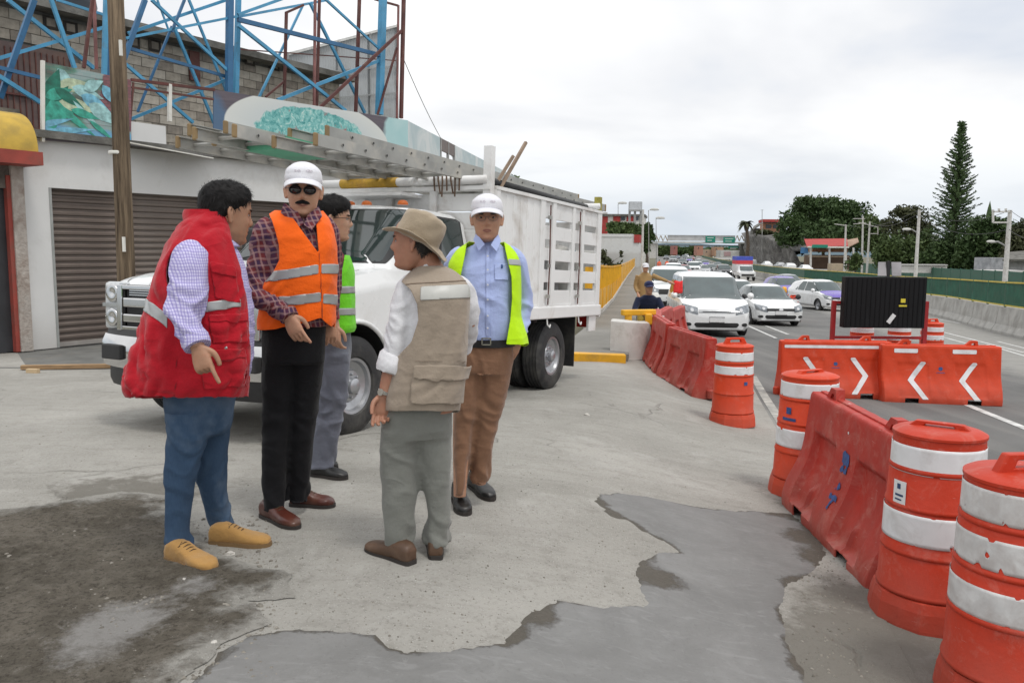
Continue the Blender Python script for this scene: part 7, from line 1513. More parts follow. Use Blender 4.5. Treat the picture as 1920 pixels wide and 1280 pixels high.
A_.hair(HAIRB, ([-.12, -.06, -.02, .01, .04, .07, .10], [-.066, -.054, -.004, .026, .040, .066, .080]), .012, .004, .010)
A_.features(HAIRB, LIPD)
GING = plaid('lavender_gingham', (.60, .58, .74), (.22, .19, .46), (.48, .45, .66), .026, .013, .0, .1)
S1 = A_.garment('shirt', [A_.rings([(300, 455, 735, 0, .16), (300, 470, 690, 0, .17), (305, 476, 640, 0, .17), (312, 473, 570, 0, .165), (325, 462, 510, 0, .16), (345, 446, 470, 0, .14), (372, 432, 448, .02, .095), (385, 430, 436, .03, .085)]),
    A_.tube([(392, 468, 0, .075), (368, 474, -.13, .086), (354, 505, -.21, .086), (350, 548, -.25, .082), (347, 590, -.29, .076), (355, 615, -.315, .068), (365, 634, -.335, .056), (368, 642, -.342, .053)])], GING, .009, .011, [(349, 592, -.29, .10, 1.6), (356, 560, -.2, .12, .8), (365, 630, -.33, .07, 1.2)], .4)
m = MB(); c0, c1 = A_.p(364, 632, -.333), A_.p(371, 650, -.352); V, F = tube([c0, c0*.5+c1*.5, c1], [.058, .059, .055], 24, True); obj('cuff', (A_.wrinkle(np.array(V), F, .002, (), 1.), F), GING, A_.root, True, 50)
RED = cloth('red_vest_cloth', (.44, .007, .018), .18); RINGS_A = [(256, 462, 745, 0, .205), (246, 470, 722, 0, .225), (254, 474, 690, 0, .23), (268, 475, 650, 0, .222), (280, 475, 610, 0, .216), (291, 474, 565, 0, .212), (303, 470, 520, 0, .208), (319, 458, 480, 0, .20), (338, 444, 446, 0, .175), (350, 434, 424, .01, .135), (360, 432, 408, .02, .105), (364, 430, 397, .03, .100)]
V, F = A_.rings(RINGS_A, 140, 12, 2.4); V = A_.wrinkle(np.array(V), F, .012, [(300, 700, -.1, .16, .7), (450, 700, -.1, .14, .6), (330, 470, -.1, .1, .5)], .6, (6, 6, 9)); V = A_.wrinkle(V, F, .016, [(300, 710, -.1, .2, 1.)], .15, (13, 13, 3)); V = A_.wrinkle(V, F, .005, (), .8, (16, 16, 20)); SA = (V, F, normals(V, F))
SA = outw(SA)
def flds(B, S): x, y = B.px(S[0]); return x, y, -S[2][:, 1]
x, y, fr = flds(A_, SA)
edge = np.interp(y, [390, 420, 450, 500, 560, 640, 745], [424, 424, 432, 446, 458, 466, 463])+pn(SA[0]*9)*3
arm_ = np.where(fr > 0, np.hypot((x-350-(y-520)*.02)/37, (y-516)/58)-1, 9)*.4
body_f = np.minimum.reduce([(edge-x)*.02, arm_, (y-398)*.02, np.full(len(x), .5)])
body_f = np.where(y > 742, -.1, body_f); vest = A_.shell('vest', SA, body_f, .0, RED, .010)
for nm, cx, cy, hw, hh, sl in (('chest_pocket', 420, 530, 21, 32, .25), ('lower_pocket', 428, 615, 34, 27, -.05), ('cargo_pocket', 418, 690, 42, 35, -.08)):
    f = np.minimum.reduce([hw-abs(x-cx-(y-cy)*.15), hh-abs(y-cy-(x-cx)*sl), np.where(fr > .0, 9, -9.), edge-4-x])*.02
    A_.shell(nm, SA, f, .010, RED, .006, vest); f2 = np.minimum(f, (cy-hh*.45-y+(x-cx)*sl)*.02); A_.shell('pocket_flap', SA, np.minimum(f2+.03, np.where(f2 > -.03, .1, -.1))*1. if False else f2, .017, RED, .004, vest)
A_.shell('reflective_strip', SA, np.minimum.reduce([31-abs(x-416), 8.5-abs(y-571+(x-416)*.16), np.where(fr > 0, 9, -9.)])*.02, .012, REFL, .002, vest)
A_.shell('reflective_strip', SA, np.minimum.reduce([317-x, x-262, 13-abs(y-575-(x-280)*.75), np.where(fr > -.8, 9, -9.)])*.02, .011, REFL, .002, vest)
SEAMR = pm('dark_red_seam', (.22, .006, .012), .9); A_.shell('vest_seam', SA, np.minimum.reduce([1.3-abs(x-np.interp(y, [560, 740], [338, 330])), y-600, body_f*50-2, np.where(fr > 0, 9, -9.)])*.02, .0108, SEAMR, .001, vest); pass
m = MB(); m.lathe([(.001, 0), (.007, .001), (.006, .003), (.001, .004)], 10); sn = m.obj('snap', M_chrome, vest); sn.location = A_.p(424, 652, -.235); sn.rotation_euler = (R(90), 0, 0)
for tp_, q in (((364, 402), (405, 446)), ): pass
COL_A = [(355, 428, 432, .02, .118), (352, 430, 418, .02, .116), (350, 428, 404, .03, .112), (352, 424, 396, .03, .108)]
V, F = A_.rings(COL_A, 90, 6); SC_ = surf((V, F)); xx, yy = A_.px(SC_[0]); obj('vest_collar', clip(SC_[0], F, (np.interp(yy, [395, 432], [404, 432])-xx)*.02), RED, vest, True, 50, solid=.012)
SHC = cloth('pale_collar', (.62, .62, .72)); V, F = A_.rings([(385, 446, 462, .02, .085), (384, 440, 450, .03, .082), (388, 436, 440, .04, .078)], 60, 5); obj('shirt_collar', clip(np.array(V), F, np.array([1. if (q[0] > A_.p(395, 450, 0)[0]) else -1 for q in V])), GING, A_.root, True, solid=.005)
JEAN = surf_mat('blue_denim', lambda b, v: (b.mix(b.math('MULTIPLY', b.ramp(b.noise(v, 3.2, 4, .6), .48, .7), .7), b.mix(b.noise(b.add('ShaderNodeMapping', {'Vector': v, 'Scale': (200, 200, 30)}).outputs[0], 1, 3), (.032, .062, .115), (.055, .098, .165)), (.16, .215, .29)), b.noise(v, 40, 4)), .85, .2, .003)
A_.garment('jeans', [A_.rings([(306, 442, 705, 0, .15), (308, 440, 760, .02, .15), (314, 436, 795, .03, .14), (322, 430, 815, .04, .10)]),
    A_.rings([(309, 400, 765, -.05, .105), (312, 390, 825, -.06, .095), (309, 374, 880, -.06, .085), (308, 362, 940, -.06, .076), (310, 360, 990, -.06, .072), (311, 363, 1024, -.06, .070), (313, 363, 1034, -.06, .068)], 48),
    A_.rings([(350, 437, 765, .11, .105), (356, 430, 830, .13, .095), (362, 426, 880, .14, .085), (376, 428, 930, .17, .076), (390, 444, 980, .20, .072), (393, 449, 1000, .20, .070), (394, 450, 1008, .20, .068)], 48)], JEAN, .0085, .009, [(337, 1020, -.06, .10, 1.2), (420, 990, .2, .10, 1.2), (345, 890, -.1, .1, .8), (400, 880, .1, .1, .8), (370, 800, 0, .12, .6)], .3, sc=(9, 9, 9))
SUEDE = cloth('tan_suede', (.42, .235, .075), .2, .85, .35, (.25, .14, .05))
A_.shoe((318, 1048), (402, 1073), SUEDE, SOLE_T, w=1.12); A_.shoe((396, 1018), (506, 1024), SUEDE, SOLE_T, w=1.08)
# ---------------------------------------------------------------- B: orange vest, sunglasses, moustache
B_ = Body(545, 4.25, 'tall man in orange reflective vest, white cap, sunglasses and black moustache'); B_.skin = SK1
B_.set_head(569, 360, .0, (.20, -.98), 1.10, pitch=-.03, roll=.03)
B_.solids.append(B_.tube([(562, 415, .05, .075), (565, 395, .04, .062), (568, 378, .03, .060)]))
B_.solids.append(B_.tube([(505, 425, 0, .05), (492, 480, 0, .048), (481, 540, -.06, .042), (512, 570, -.15, .036), (541, 594, -.20, .028)])); B_.hand((541, 592, -.20), (568, 650, -.22), (1, -.2, .3), (.3, .85, 0), (8, 28, 36, 42), 1.04, .6)
B_.solids.append(B_.tube([(612, 430, .05, .045), (620, 520, .14, .042), (617, 600, .12, .028)])); B_.hand((617, 600, .12), (619, 650, .10), (-.8, -.4, 0), (-.3, .8, 0), (30, 36, 42, 46), 1.0)
B_.finish(SK1, [[(525, 620, 0, .06), (518, 800, 0, .05), (514, 958, 0, .035)], [(580, 620, 0, .06), (566, 800, .05, .05), (556, 935, .1, .035)]], [(505, 612, 610, 0, .10), (508, 618, 520, 0, .11), (505, 618, 440, 0, .10), (540, 592, 405, .03, .06)])
B_.features(HAIRB, LIP, False, HAIRB)
B_.hair(HAIRB, ([-.12, -.06, -.02, .01, .04, .1], [-.045, -.035, .0, .03, .06, .09]), .005, .001, .0, .05); B_.cap(cloth('white_cap', (.74, .74, .78), .05)); B_.glasses(True)
PL = plaid('maroon_plaid', (.15, .03, .035), (.34, .21, .20), (.03, .025, .07), .062, .031, .12, .45)
RB = [(497, 616, 612, 0, .135), (496, 620, 580, 0, .145), (500, 622, 540, 0, .148), (502, 623, 500, 0, .148), (499, 621, 460, 0, .14), (497, 615, 430, .01, .125), (506, 608, 412, .02, .10), (530, 594, 396, .035, .072), (540, 588, 386, .035, .064)]
B_.garment('shirt', [B_.rings(RB), B_.tube([(515, 420, .02, .06), (499, 438, 0, .075), (494, 480, 0, .078), (484, 525, -.04, .072), (486, 552, -.09, .066), (510, 570, -.15, .056), (534, 588, -.19, .047), (539, 592, -.195, .044)]),
    B_.tube([(600, 420, .04, .06), (614, 440, .08, .07), (622, 520, .15, .062), (618, 585, .13, .05), (617, 598, .12, .046)])], PL, .008, .009, [(484, 540, -.08, .09, 1.6), (520, 575, -.16, .08, 1.2), (497, 500, 0, .1, .8)], .35)
for sg, (a, c) in ((-1, ((533, 385), (566, 425))), (1, ((598, 391), (574, 428)))):
    q = [B_.p(a[0], a[1]-4, -.03), B_.p(a[0]+sg*6, a[1]+14, -.075), B_.p(c[0]+sg*10, c[1]+4, -.13), B_.p(c[0]-sg*4, c[1]-6, -.125), B_.p((a[0]+c[0])/2-sg*9, a[1]+12, -.085)]; obj('collar_flap', (q, [(0, 1, 2, 3, 4)]), PL, B_.root, False, solid=.006)
V, F = tube([B_.p(541, 588, -.197)*.5+B_.p(533, 583, -.185)*.5, B_.p(543, 596, -.205)], [.050, .047], 20); obj('cuff', (V, F), PL, B_.root, True, 50)
ORA = cloth('orange_vest_cloth', (.95, .14, .008), .08, .8, sheen=.1); V, F = B_.rings([(490, 622, 618, 0, .15), (489, 625, 600, 0, .156)]+[(r[0]-3, r[1]+4, r[2], r[3], r[4]+.012) for r in RB[1:7]]+[(526, 598, 396, .035, .082)], 140, 12); V = B_.wrinkle(np.array(V), F, .009, [(520, 560, -.1, .12, .6)], .45, (7, 7, 10)); SB = surf((V, F))
SB = outw(SB)
x, y, fr = flds(B_, SB)
vneck = np.where(fr > -.2, np.maximum(np.interp(y, [380, 396, 474], [534, 539, 595])-x, x-np.interp(y, [380, 404, 470], [592, 590, 596])), 9.); vneck = np.where(y > 474, 9, vneck)
arml = np.where((x < 540) & (y < 545), x-np.interp(y, [395, 404, 430, 460, 488, 515, 545], [512, 507, 517, 525, 526, 514, 485]), 9.)
hem = np.interp(x, [490, 560, 600, 606, 618, 630], [619, 608, 594, 600, 611, 600])-y+pn(SB[0]*15)*2
vf = np.minimum.reduce([vneck, arml, np.where(fr > 0, hem, 612-y), np.full(len(x), 9.), y-398])*.02
ves = B_.shell('vest', SB, vf, .008, ORA, .004)
def band(B, S, y0, sl, x0, hh, name='reflective_strip', xl=None, xr=None, fld=None, off=.0135, mat=REFL, par=None):
    f = hh-abs(y-y0-(x-x0)*sl); f = np.minimum(f, fld*50 if fld is not None else 9)
    if xl is not None: f = np.minimum(f, x-xl)
    if xr is not None: f = np.minimum(f, xr-x)
    return B.shell(name, S, f*.02, off, mat, .001, par)
band(B_, SB, 514, -.17, 540, 9, fld=vf, xr=595, par=ves); band(B_, SB, 504, .0, 610, 9, fld=vf, xl=600, par=ves); band(B_, SB, 561, -.13, 560, 9, fld=vf, xr=599, par=ves); band(B_, SB, 560, .1, 610, 9.5, fld=vf, xl=603, par=ves)
B_.shell('front_seam', SB, np.minimum.reduce([1.0-abs(x-np.interp(y, [474, 600], [596.5, 602])), y-472, vf*50, np.where(fr > 0, 9, -9.)])*.02, .0135, pm('seam_dark_orange', (.40, .05, .01), .8), .001, ves)
BLK = cloth('black_trousers', (.010, .010, .012), .3, .8, sheen=.05)
B_.garment('trousers', [B_.rings([(494, 615, 590, 0, .125), (489, 613, 630, 0, .13), (489, 611, 680, 0, .12)]), B_.rings([(489, 562, 660, 0, .11), (489, 553, 740, 0, .095), (489, 543, 820, 0, .08), (489, 537, 900, 0, .070), (490, 536, 945, 0, .067), (491, 535, 958, 0, .064)], 44), B_.rings([(544, 611, 660, .02, .11), (548, 603, 740, .04, .095), (545, 592, 820, .06, .08), (542, 584, 900, .09, .070), (541, 580, 930, .1, .066), (542, 578, 940, .1, .062)], 44)], BLK, .0085, .008, [(514, 940, 0, .1, 1.2), (555, 925, .1, .1, 1.2), (520, 780, -.05, .12, .7)], .35, sc=(9, 9, 9))
BRN = pm('oxblood_leather', (.085, .022, .014), .32, .3, 10, .1, 50, dirt=.3, dcol=(.2, .14, .1)); B_.shoe((494, 968), (558, 993), BRN, SOLE_D); B_.shoe((545, 948), (624, 951), BRN, SOLE_D)
# ---------------------------------------------------------------- C: green vest, behind
C_ = Body(620, 5.15, 'man with glasses in lime green vest and grey jeans, behind the orange vest'); C_.skin = SK3
C_.set_head(624, 414, .0, (.97, .20), 1.10)
C_.solids.append(C_.tube([(612, 468, .04, .08), (616, 440, .03, .066), (622, 425, .02, .062)])); C_.solids.append(C_.tube([(618, 490, -.18, .045), (616, 560, -.2, .042), (628, 615, -.22, .03)])); C_.hand((628, 612, -.22), (630, 652, -.24), (.8, -.4, 0), (-.6, .6, 0), (30, 36, 42, 46))
C_.finish(SK3, [[(622, 640, 0, .06), (612, 780, 0, .05), (603, 882, 0, .035)]], [(585, 645, 615, 0, .12), (590, 650, 540, 0, .12), (600, 640, 480, 0, .08)])
C_.hair(HAIRB, ([-.12, -.07, -.03, 0, .02, .05, .09, .12], [-.055, -.045, -.01, .015, .03, .045, .066, .07]), .010, .003, .018); C_.features(HAIRB, LIP); C_.glasses(False)
RSH = cloth('wine_red_shirt', (.20, .015, .022)); C_.garment('shirt', [C_.rings([(580, 652, 612, 0, .15), (582, 657, 560, 0, .155), (586, 658, 520, 0, .155), (592, 650, 490, 0, .15), (602, 642, 470, .02, .09), (608, 638, 458, .03, .075)]), C_.tube([(615, 488, -.12, .07), (618, 520, -.19, .066), (617, 565, -.21, .058), (626, 602, -.22, .045)])], RSH, .009, .009, [], .5)
LIME = cloth('lime_green_vest', (.16, .62, .02), .08, .8, sheen=.1); V, F = C_.rings([(572, 663, 617, 0, .168), (576, 661, 590, 0, .168), (578, 660, 550, 0, .168), (583, 660, 515, 0, .165), (590, 653, 488, 0, .16), (600, 645, 470, .02, .10)], 90, 9); V = C_.wrinkle(np.array(V), F, .007, (), .5, (8, 8, 8)); SCv = surf((V, F))
SCv = outw(SCv)
x, y, fr = flds(C_, SCv); vf = np.where(fr > 0, np.maximum((x-np.interp(y, [470, 500, 530, 620], [646, 641, 632, 628])), -9), 9); vf = np.minimum(vf, y-480)*.02; ves = C_.shell('vest', SCv, vf, .008, LIME, .004)
band(C_, SCv, 543, 0, 640, 6.5, fld=vf, par=ves); band(C_, SCv, 584, 0, 640, 6.5, fld=vf, par=ves)
GJ = cloth('grey_jeans', (.15, .16, .20), .2); C_.garment('jeans', [C_.rings([(590, 656, 600, 0, .13), (594, 660, 640, 0, .135), (592, 659, 680, 0, .12)]), C_.rings([(594, 659, 660, -.03, .10), (592, 656, 720, -.03, .09), (587, 648, 775, -.03, .08), (581, 636, 830, -.03, .075), (578, 628, 878, -.03, .07)], 44), C_.rings([(592, 652, 660, .1, .10), (586, 645, 740, .14, .08), (575, 625, 820, .2, .07), (566, 612, 862, .25, .065)], 44)], GJ, .009, .012, [(603, 865, 0, .1, 1.), (620, 740, -.05, .15, .8)], .4, sc=(9, 9, 9))
BSH = pm('black_shoe_leather', (.012, .012, .012), .4, .3, 10, .1, 50, dirt=.2, dcol=(.15, .13, .11)); C_.shoe((586, 892), (650, 900), BSH, SOLE_D); C_.shoe((570, 874), (628, 880), BSH, SOLE_D)
# ---------------------------------------------------------------- D: beige vest and bush hat
D_p = Body(778, 3.75, 'man seen from behind in beige bush hat, beige vest, white shirt, grey trousers'); D_p.skin = SK4
D_p.set_head(778, 458, .0, (-.95, .12), 1.02, pitch=.06)
D_p.solids.append(D_p.tube([(805, 512, .03, .075), (798, 492, .02, .064), (790, 475, .01, .060)]))
D_p.solids.append(D_p.tube([(765, 545, -.02, .05), (750, 620, -.03, .047), (738, 680, -.04, .044), (728, 715, -.05, .036), (722, 738, -.06, .029)])); D_p.hand((721, 740, -.06), (711, 792, -.07), (-.75, -.25, .1), (.85, .25, 0), (26, 34, 42, 50), 1.0, .8)
D_p.solids.append(D_p.tube([(868, 545, .08, .05), (880, 600, .12, .045), (866, 655, .25, .03)])); D_p.hand((866, 655, .25), (852, 690, .28), (0, 1, 0), (-1, 0, 0), (20, 25, 30, 35))
D_p.finish(SK4, [[(755, 790, 0, .06), (748, 900, 0, .05), (750, 1030, 0, .035)], [(812, 790, .03, .06), (822, 900, .04, .05), (820, 1015, .05, .035)]], [(745, 850, 770, 0, .10), (765, 865, 640, 0, .10), (768, 865, 560, 0, .10), (785, 835, 510, .02, .06)])
D_p.features(HAIRG, LIPD); D_p.hair(HAIRG, ([-.12, -.05, -.02, .01, .04, .1], [-.055, -.04, .0, .03, .06, .09]), .004, .001, 0., .03)
# hat
BEI = cloth('khaki_hat_cloth', (.37, .30, .215), .1); q0, q1 = D_p.p(719, 430, 0), D_p.p(842, 488, 0); hx = (q1-q0)/np.linalg.norm(q1-q0); hy = np.array([0, 1., 0]); hu = np.cross(hy, hx)*-1; hu = hu if hu[2] > 0 else -hu; hc = D_p.p(784, 449, 0)
rg = []
for r, z, sx in ((.001, .125, 1), (.055, .128, 1), (.080, .118, 1), (.090, .10, 1), (.096, .05, 1), (.102, .0, 1)): rg.append((r, z))
V = []; nt_ = 60
prof = crom([(.004, .124), (.054, .128), (.084, .121), (.096, .104), (.100, .06), (.104, .012), (.107, .0), (.118, -.008), (.140, -.012), (.160, -.010)], 3)
for r, z in prof:
    for k in range(nt_):
        t = 2*math.pi*k/nt_; cs, sn = math.cos(t), math.sin(t); bz = max(0, (r-.107)/.053); el = 1.0 if bz == 0 else 1.0; ry = r*.90
        zz = z+bz*(.030*sn*sn-.030*cs*cs*(1 if cs > 0 else .25))+(.006*math.sin(3*t+1)*bz); V.append(hc+hx*(r*cs-.004)+hy*(ry*sn)+hu*(zz-(.012*cs*cs*(1 if z > .09 else 0))))
F = [(i*nt_+k, i*nt_+(k+1) % nt_, (i+1)*nt_+(k+1) % nt_, (i+1)*nt_+k) for i in range(len(prof)-1) for k in range(nt_)]+[tuple(range(nt_))]
V = D_p.wrinkle(np.array(V), F, .004, (), 1., (14, 14, 14)); HS_ = surf((V, F)); hat = obj('hat', (V, F), BEI, D_p.root, True, 60, solid=.003)
x, y = D_p.px(V); fr = -HS_[2][:, 1] if HS_[2][np.argmin(V[:, 1])][1] < 0 else HS_[2][:, 1]; sgn = 1 if HS_[2][np.argmin(V[:, 1])][1] < 0 else -1
def hp(nm, f, mt, o): VF = clip(V+HS_[2]*sgn*o, F, np.minimum(f, np.where(fr > 0, 9, -9.))*.02); (len(VF[1]) and obj(nm, VF, mt, hat, True))
hp('hat_patch', np.minimum(13-abs((x-764)*.8+(y-420)*.6), 9-abs(-(x-764)*.6+(y-420)*.8)), M_lab, .003); hp('hat_patch_print', np.minimum(9-abs((x-764)*.8+(y-420)*.6), 2.4-abs(-(x-764)*.6+(y-420)*.8)), pm('print_grey', (.35, .3, .38), .7), .004)
for cx, cy in ((800, 424), (814, 428), (804, 440)): hp('eyelet', 2.6-np.hypot(x-cx, y-cy), M_dark, .003)
hp('hat_band', 2.2-abs((y-444)-(x-780)*.47), pm('band_tan', (.30, .22, .14), .9), .003)
WSH = cloth('white_shirt', (.70, .70, .72), .06); D_p.garment('shirt', [D_p.rings([(750, 870, 660, 0, .12), (758, 868, 590, 0, .125), (756, 868, 550, 0, .12), (768, 858, 528, .01, .10), (785, 830, 508, .02, .075), (780, 815, 494, .02, .070), (778, 812, 487, .02, .069)]),
    D_p.tube([(785, 530, 0, .06), (767, 545, -.02, .068), (757, 590, -.03, .070), (748, 640, -.035, .066), (740, 676, -.04, .062)]), D_p.tube([(850, 535, .04, .06), (866, 550, .08, .068), (879, 600, .12, .060), (870, 640, .2, .052), (866, 655, .24, .048)])], WSH, .0085, .010, [(750, 640, -.03, .1, 1.), (875, 620, .15, .1, 1.)], .4, sc=(10, 10, 12))
V, F = tube([D_p.p(744, 664, -.038), D_p.p(742, 668, -.038), D_p.p(736, 690, -.044), D_p.p(734, 697, -.045)], [.066, .074, .076, .070], 28); obj('rolled_cuff', (D_p.wrinkle(np.array(V), F, .005, (), 1., (25, 25, 20)), F), WSH, D_p.root, True, 60)
VBE = cloth('beige_vest_cloth', (.335, .275, .215), .1); RD_ = [(727, 857, 770, 0, .15), (730, 860, 735, 0, .155), (741, 866, 695, 0, .15), (748, 872, 640, 0, .148), (750, 876, 590, 0, .15), (749, 877, 552, 0, .148), (755, 870, 530, .01, .125), (772, 850, 513, .02, .095), (786, 828, 502, .02, .078)]
V, F = D_p.rings(RD_, 140, 12); V = D_p.wrinkle(np.array(V), F, .009, [(820, 620, -.15, .14, .6), (800, 740, -.15, .1, .4)], .45, (6, 6, 7)); SD = surf((V, F))
SD = outw(SD)
x, y, fr = flds(D_p, SD); al = np.where((x < 792) & (y < 680), x-np.interp(y, [505, 525, 545, 570, 600, 640, 680], [752, 750, 772, 784, 786, 774, 740]), 9.); ar = np.where((x > 860) & (y < 660) & (y > 530), 876-x+abs(y-590)*.03, 9.)
vf = np.minimum.reduce([al, ar, 769-y, y-503, np.full(len(x), 9.)])*.02; ves = D_p.shell('vest', SD, vf, .007, VBE, .005)
D_p.shell('reflective_strip', SD, np.minimum.reduce([x-790, 878-x, 11-abs(y-550+(x-830)*.06), vf*50, np.where(fr > 0, 9, -9.)])*.02, .014, pm('pale_reflective_tape', (.46, .46, .43), .4, .1, 10), .001, ves)
D_p.shell('yoke_seam', SD, np.minimum.reduce([.9-abs(y-532+(x-830)*.06), vf*50-2, np.where(fr > 0, 9, -9.)])*.02, .0135, pm('seam_brown', (.20, .15, .11), .9), .001, ves); D_p.shell('waist_seam', SD, np.minimum.reduce([.9-abs(y-677), vf*50-2, np.where(fr > 0, 9, -9.)])*.02, .0135, pm('seam_brown', (0, 0, 0)), .001, ves)
D_p.shell('back_pocket', SD, np.minimum.reduce([43-abs(x-817+(y-730)*.08), 27-abs(y-727), vf*50+3, np.where(fr > 0, 9, -9.)])*.02, .020, VBE, .008, ves); D_p.shell('pocket_flap', SD, np.minimum.reduce([46-abs(x-825), 14-abs(y-697)-np.clip(abs(x-825)-34, 0, 9)*.7*(y > 697), np.where(fr > 0, 9, -9.)])*.02, .032, VBE, .005, ves)
V, F = tube([D_p.p(723, 733, -.058), D_p.p(721, 739, -.06)], [.036, .035], 20); obj('wristwatch', (V, F), M_chrome, D_p.root, True, 50); m = MB(); c = D_p.p(714, 735, -.09); m.lathe([(.001, -.004), (.015, -.004), (.016, .004), (.001, .005)], 16); w_ = m.obj('watch_face', pm('watch_dial', (.3, .28, .24), .3), D_p.root); w_.location = c; w_.rotation_euler = (R(80), 0, R(-30))
GRT = cloth('grey_trousers', (.195, .20, .18), .1); D_p.garment('trousers', [D_p.rings([(727, 852, 745, 0, .125), (713, 852, 785, .01, .13), (711, 851, 820, .01, .115)]), D_p.rings([(711, 790, 800, 0, .11), (709, 788, 850, 0, .098), (711, 786, 910, 0, .09), (715, 782, 965, 0, .083), (721, 778, 1005, 0, .08), (724, 778, 1028, 0, .079), (727, 776, 1038, 0, .074)], 46), D_p.rings([(768, 851, 800, .03, .11), (782, 850, 850, .03, .098), (790, 849, 900, .04, .09), (797, 847, 955, .05, .083), (794, 848, 990, .05, .08), (791, 849, 1010, .05, .079), (796, 846, 1020, .05, .074)], 46)], GRT, .0085, .009, [(750, 1015, 0, .10, 1.4), (822, 1000, .05, .10, 1.4), (760, 870, -.05, .12, .5), (825, 800, -.1, .1, .6)], .35, sc=(8, 8, 8))
BR2 = pm('brown_leather', (.10, .055, .032), .5, .3, 10, .15, 50, dirt=.35, dcol=(.22, .16, .11)); D_p.shoe((773, 1060), (690, 1028), BR2, SOLE_D, w=1.05); D_p.shoe((817, 1051), (814, 1005), BR2, SOLE_D)
# ---------------------------------------------------------------- E: light blue shirt
E_ = Body(905, 4.5, 'older man in light blue shirt, open neon yellow vest, white cap and brown trousers'); E_.skin = SK1
E_.set_head(913, 412, .0, (.04, -1), 1.02)
E_.solids.append(E_.tube([(912, 470, .05, .075), (912, 450, .045, .064), (913, 432, .035, .062)]))
for pts in ([(963, 488, .03, .04), (976, 530, .07, .034), (979, 570, .085, .032), (974, 615, .045, .028), (971, 635, .02, .028)], [(857, 488, .03, .04), (845, 530, .07, .034), (842, 565, .08, .032), (851, 610, .035, .028), (856, 630, .0, .028)]): E_.solids.append(E_.tube(pts))
E_.hand((971, 632, .02), (955, 672, -.02), (-.8, -.5, 0), (-.5, .5, 0), (15, 20, 25, 30)); E_.hand((856, 628, .0), (866, 665, -.04), (.8, -.5, 0), (.5, .5, 0), (15, 20, 25, 30))
E_.finish(SK1, [[(875, 660, 0, .06), (866, 800, 0, .05), (862, 930, -.02, .035)], [(930, 660, 0, .06), (912, 800, .03, .05), (900, 905, .08, .035)]], [(875, 955, 630, 0, .10), (872, 956, 540, 0, .10), (870, 958, 490, 0, .09), (895, 932, 458, .03, .06)])
E_.features(HAIRG, LIP); E_.hair(HAIRG, ([-.12, -.06, -.02, .01, .04, .1], [-.045, -.035, .0, .03, .06, .09]), .004, .001, 0., .05); E_.cap(cloth('white_cap', (0, 0, 0))); E_.glasses(False, pm('clear_rim', (.22, .17, .15), .3, metal=.3))
LBS = cloth('light_blue_shirt', (.40, .48, .76), .07); RE = [(868, 962, 642, 0, .125), (860, 965, 622, 0, .135), (856, 967, 590, 0, .14), (853, 966, 550, 0, .138), (851, 965, 515, 0, .13), (852, 964, 490, .01, .118), (866, 954, 470, .02, .095), (888, 938, 456, .035, .070), (893, 934, 448, .035, .066)]
SE_ = E_.garment('shirt', [E_.rings(RE), E_.tube([(945, 475, .02, .06), (963, 488, .03, .068), (976, 530, .07, .062), (980, 570, .09, .060), (974, 620, .04, .052), (972, 632, .02, .05)]), E_.tube([(873, 475, .02, .06), (857, 488, .03, .068), (845, 530, .07, .062), (841, 565, .08, .058), (852, 615, .03, .05), (856, 626, .0, .048)])], LBS, .008, .009, [(900, 600, -.13, .14, .8), (978, 590, .08, .1, 1.2), (930, 560, -.1, .1, .4)], .4, sc=(9, 9, 14))
for sg, (a, c) in ((-1, ((893, 438), (903, 472))), (1, ((934, 440), (926, 474)))):
    q = [E_.p(a[0], a[1], -.02), E_.p(a[0]+sg*5, a[1]+12, -.055), E_.p(c[0]+sg*5, c[1]-2, -.115), E_.p(c[0]-sg*6, c[1]-14, -.105), E_.p(a[0]-sg*7, a[1]+8, -.07)]; obj('collar_flap', (q, [(0, 1, 2, 3, 4)]), LBS, E_.root, solid=.006)
S4 = SE_[:3]; x, y, fr = flds(E_, S4)
if S4[2][np.argmin(S4[0][:, 1])][1] > 0: fr = -fr
E_.shell('button_placket', S4, np.minimum.reduce([3.6-abs(x-914.5), y-462, 630-y, np.where(fr > .3, 9, -9.)])*.02, .003, LBS, .001); E_.shell('breast_pocket', S4, np.minimum.reduce([13-abs(x-940), 15-abs(y-510), np.where(fr > .2, 9, -9.)])*.02, .004, LBS, .002); E_.shell('pocket_emblem', S4, np.minimum.reduce([1.8-abs(x-940), 4-abs(y-500), np.where(fr > .2, 9, -9.)])*.02, .008, M_blue, .001)
for yy in (480, 506, 534, 562, 592, 615): m = MB(); m.lathe([(.001, 0), (.005, .001), (.004, .003), (.001, .003)], 8); b_ = m.obj('button', M_lab, E_.root); b_.location = E_.p(914.5, yy, -.146 if yy > 500 else -.128); b_.rotation_euler = (R(90), 0, 0)
NEO = cloth('neon_yellow_vest', (.52, .86, .01), .06, .8, sheen=.1); V, F = E_.rings([(846, 987, 646, 0, .16), (848, 984, 625, 0, .156)]+[(r[0]-5, r[1]+7, r[2], r[3], r[4]+.010) for r in RE[2:7]]+[(884, 942, 456, .035, .082)], 140, 12); V = E_.wrinkle(np.array(V), F, .007, (), .5, (8, 8, 6)); SEv = surf((V, F))
SEv = outw(SEv)
x, y, fr = flds(E_, SEv); opn = np.where(fr > -.1, np.maximum(np.interp(y, [450, 475, 515, 645], [878, 874, 866, 858])-x, x-np.interp(y, [450, 475, 520, 560, 600, 645], [942, 947, 957, 958, 955, 948])), 9.)
vf = np.minimum.reduce([opn, 645-y+pn(SEv[0]*12)*2, y-456, np.full(len(x), 9.)])*.02; ves = E_.shell('vest', SEv, vf, .008, NEO, .004); band(E_, SEv, 493, .05, 960, 5, fld=vf, xl=930, xr=972, par=ves)
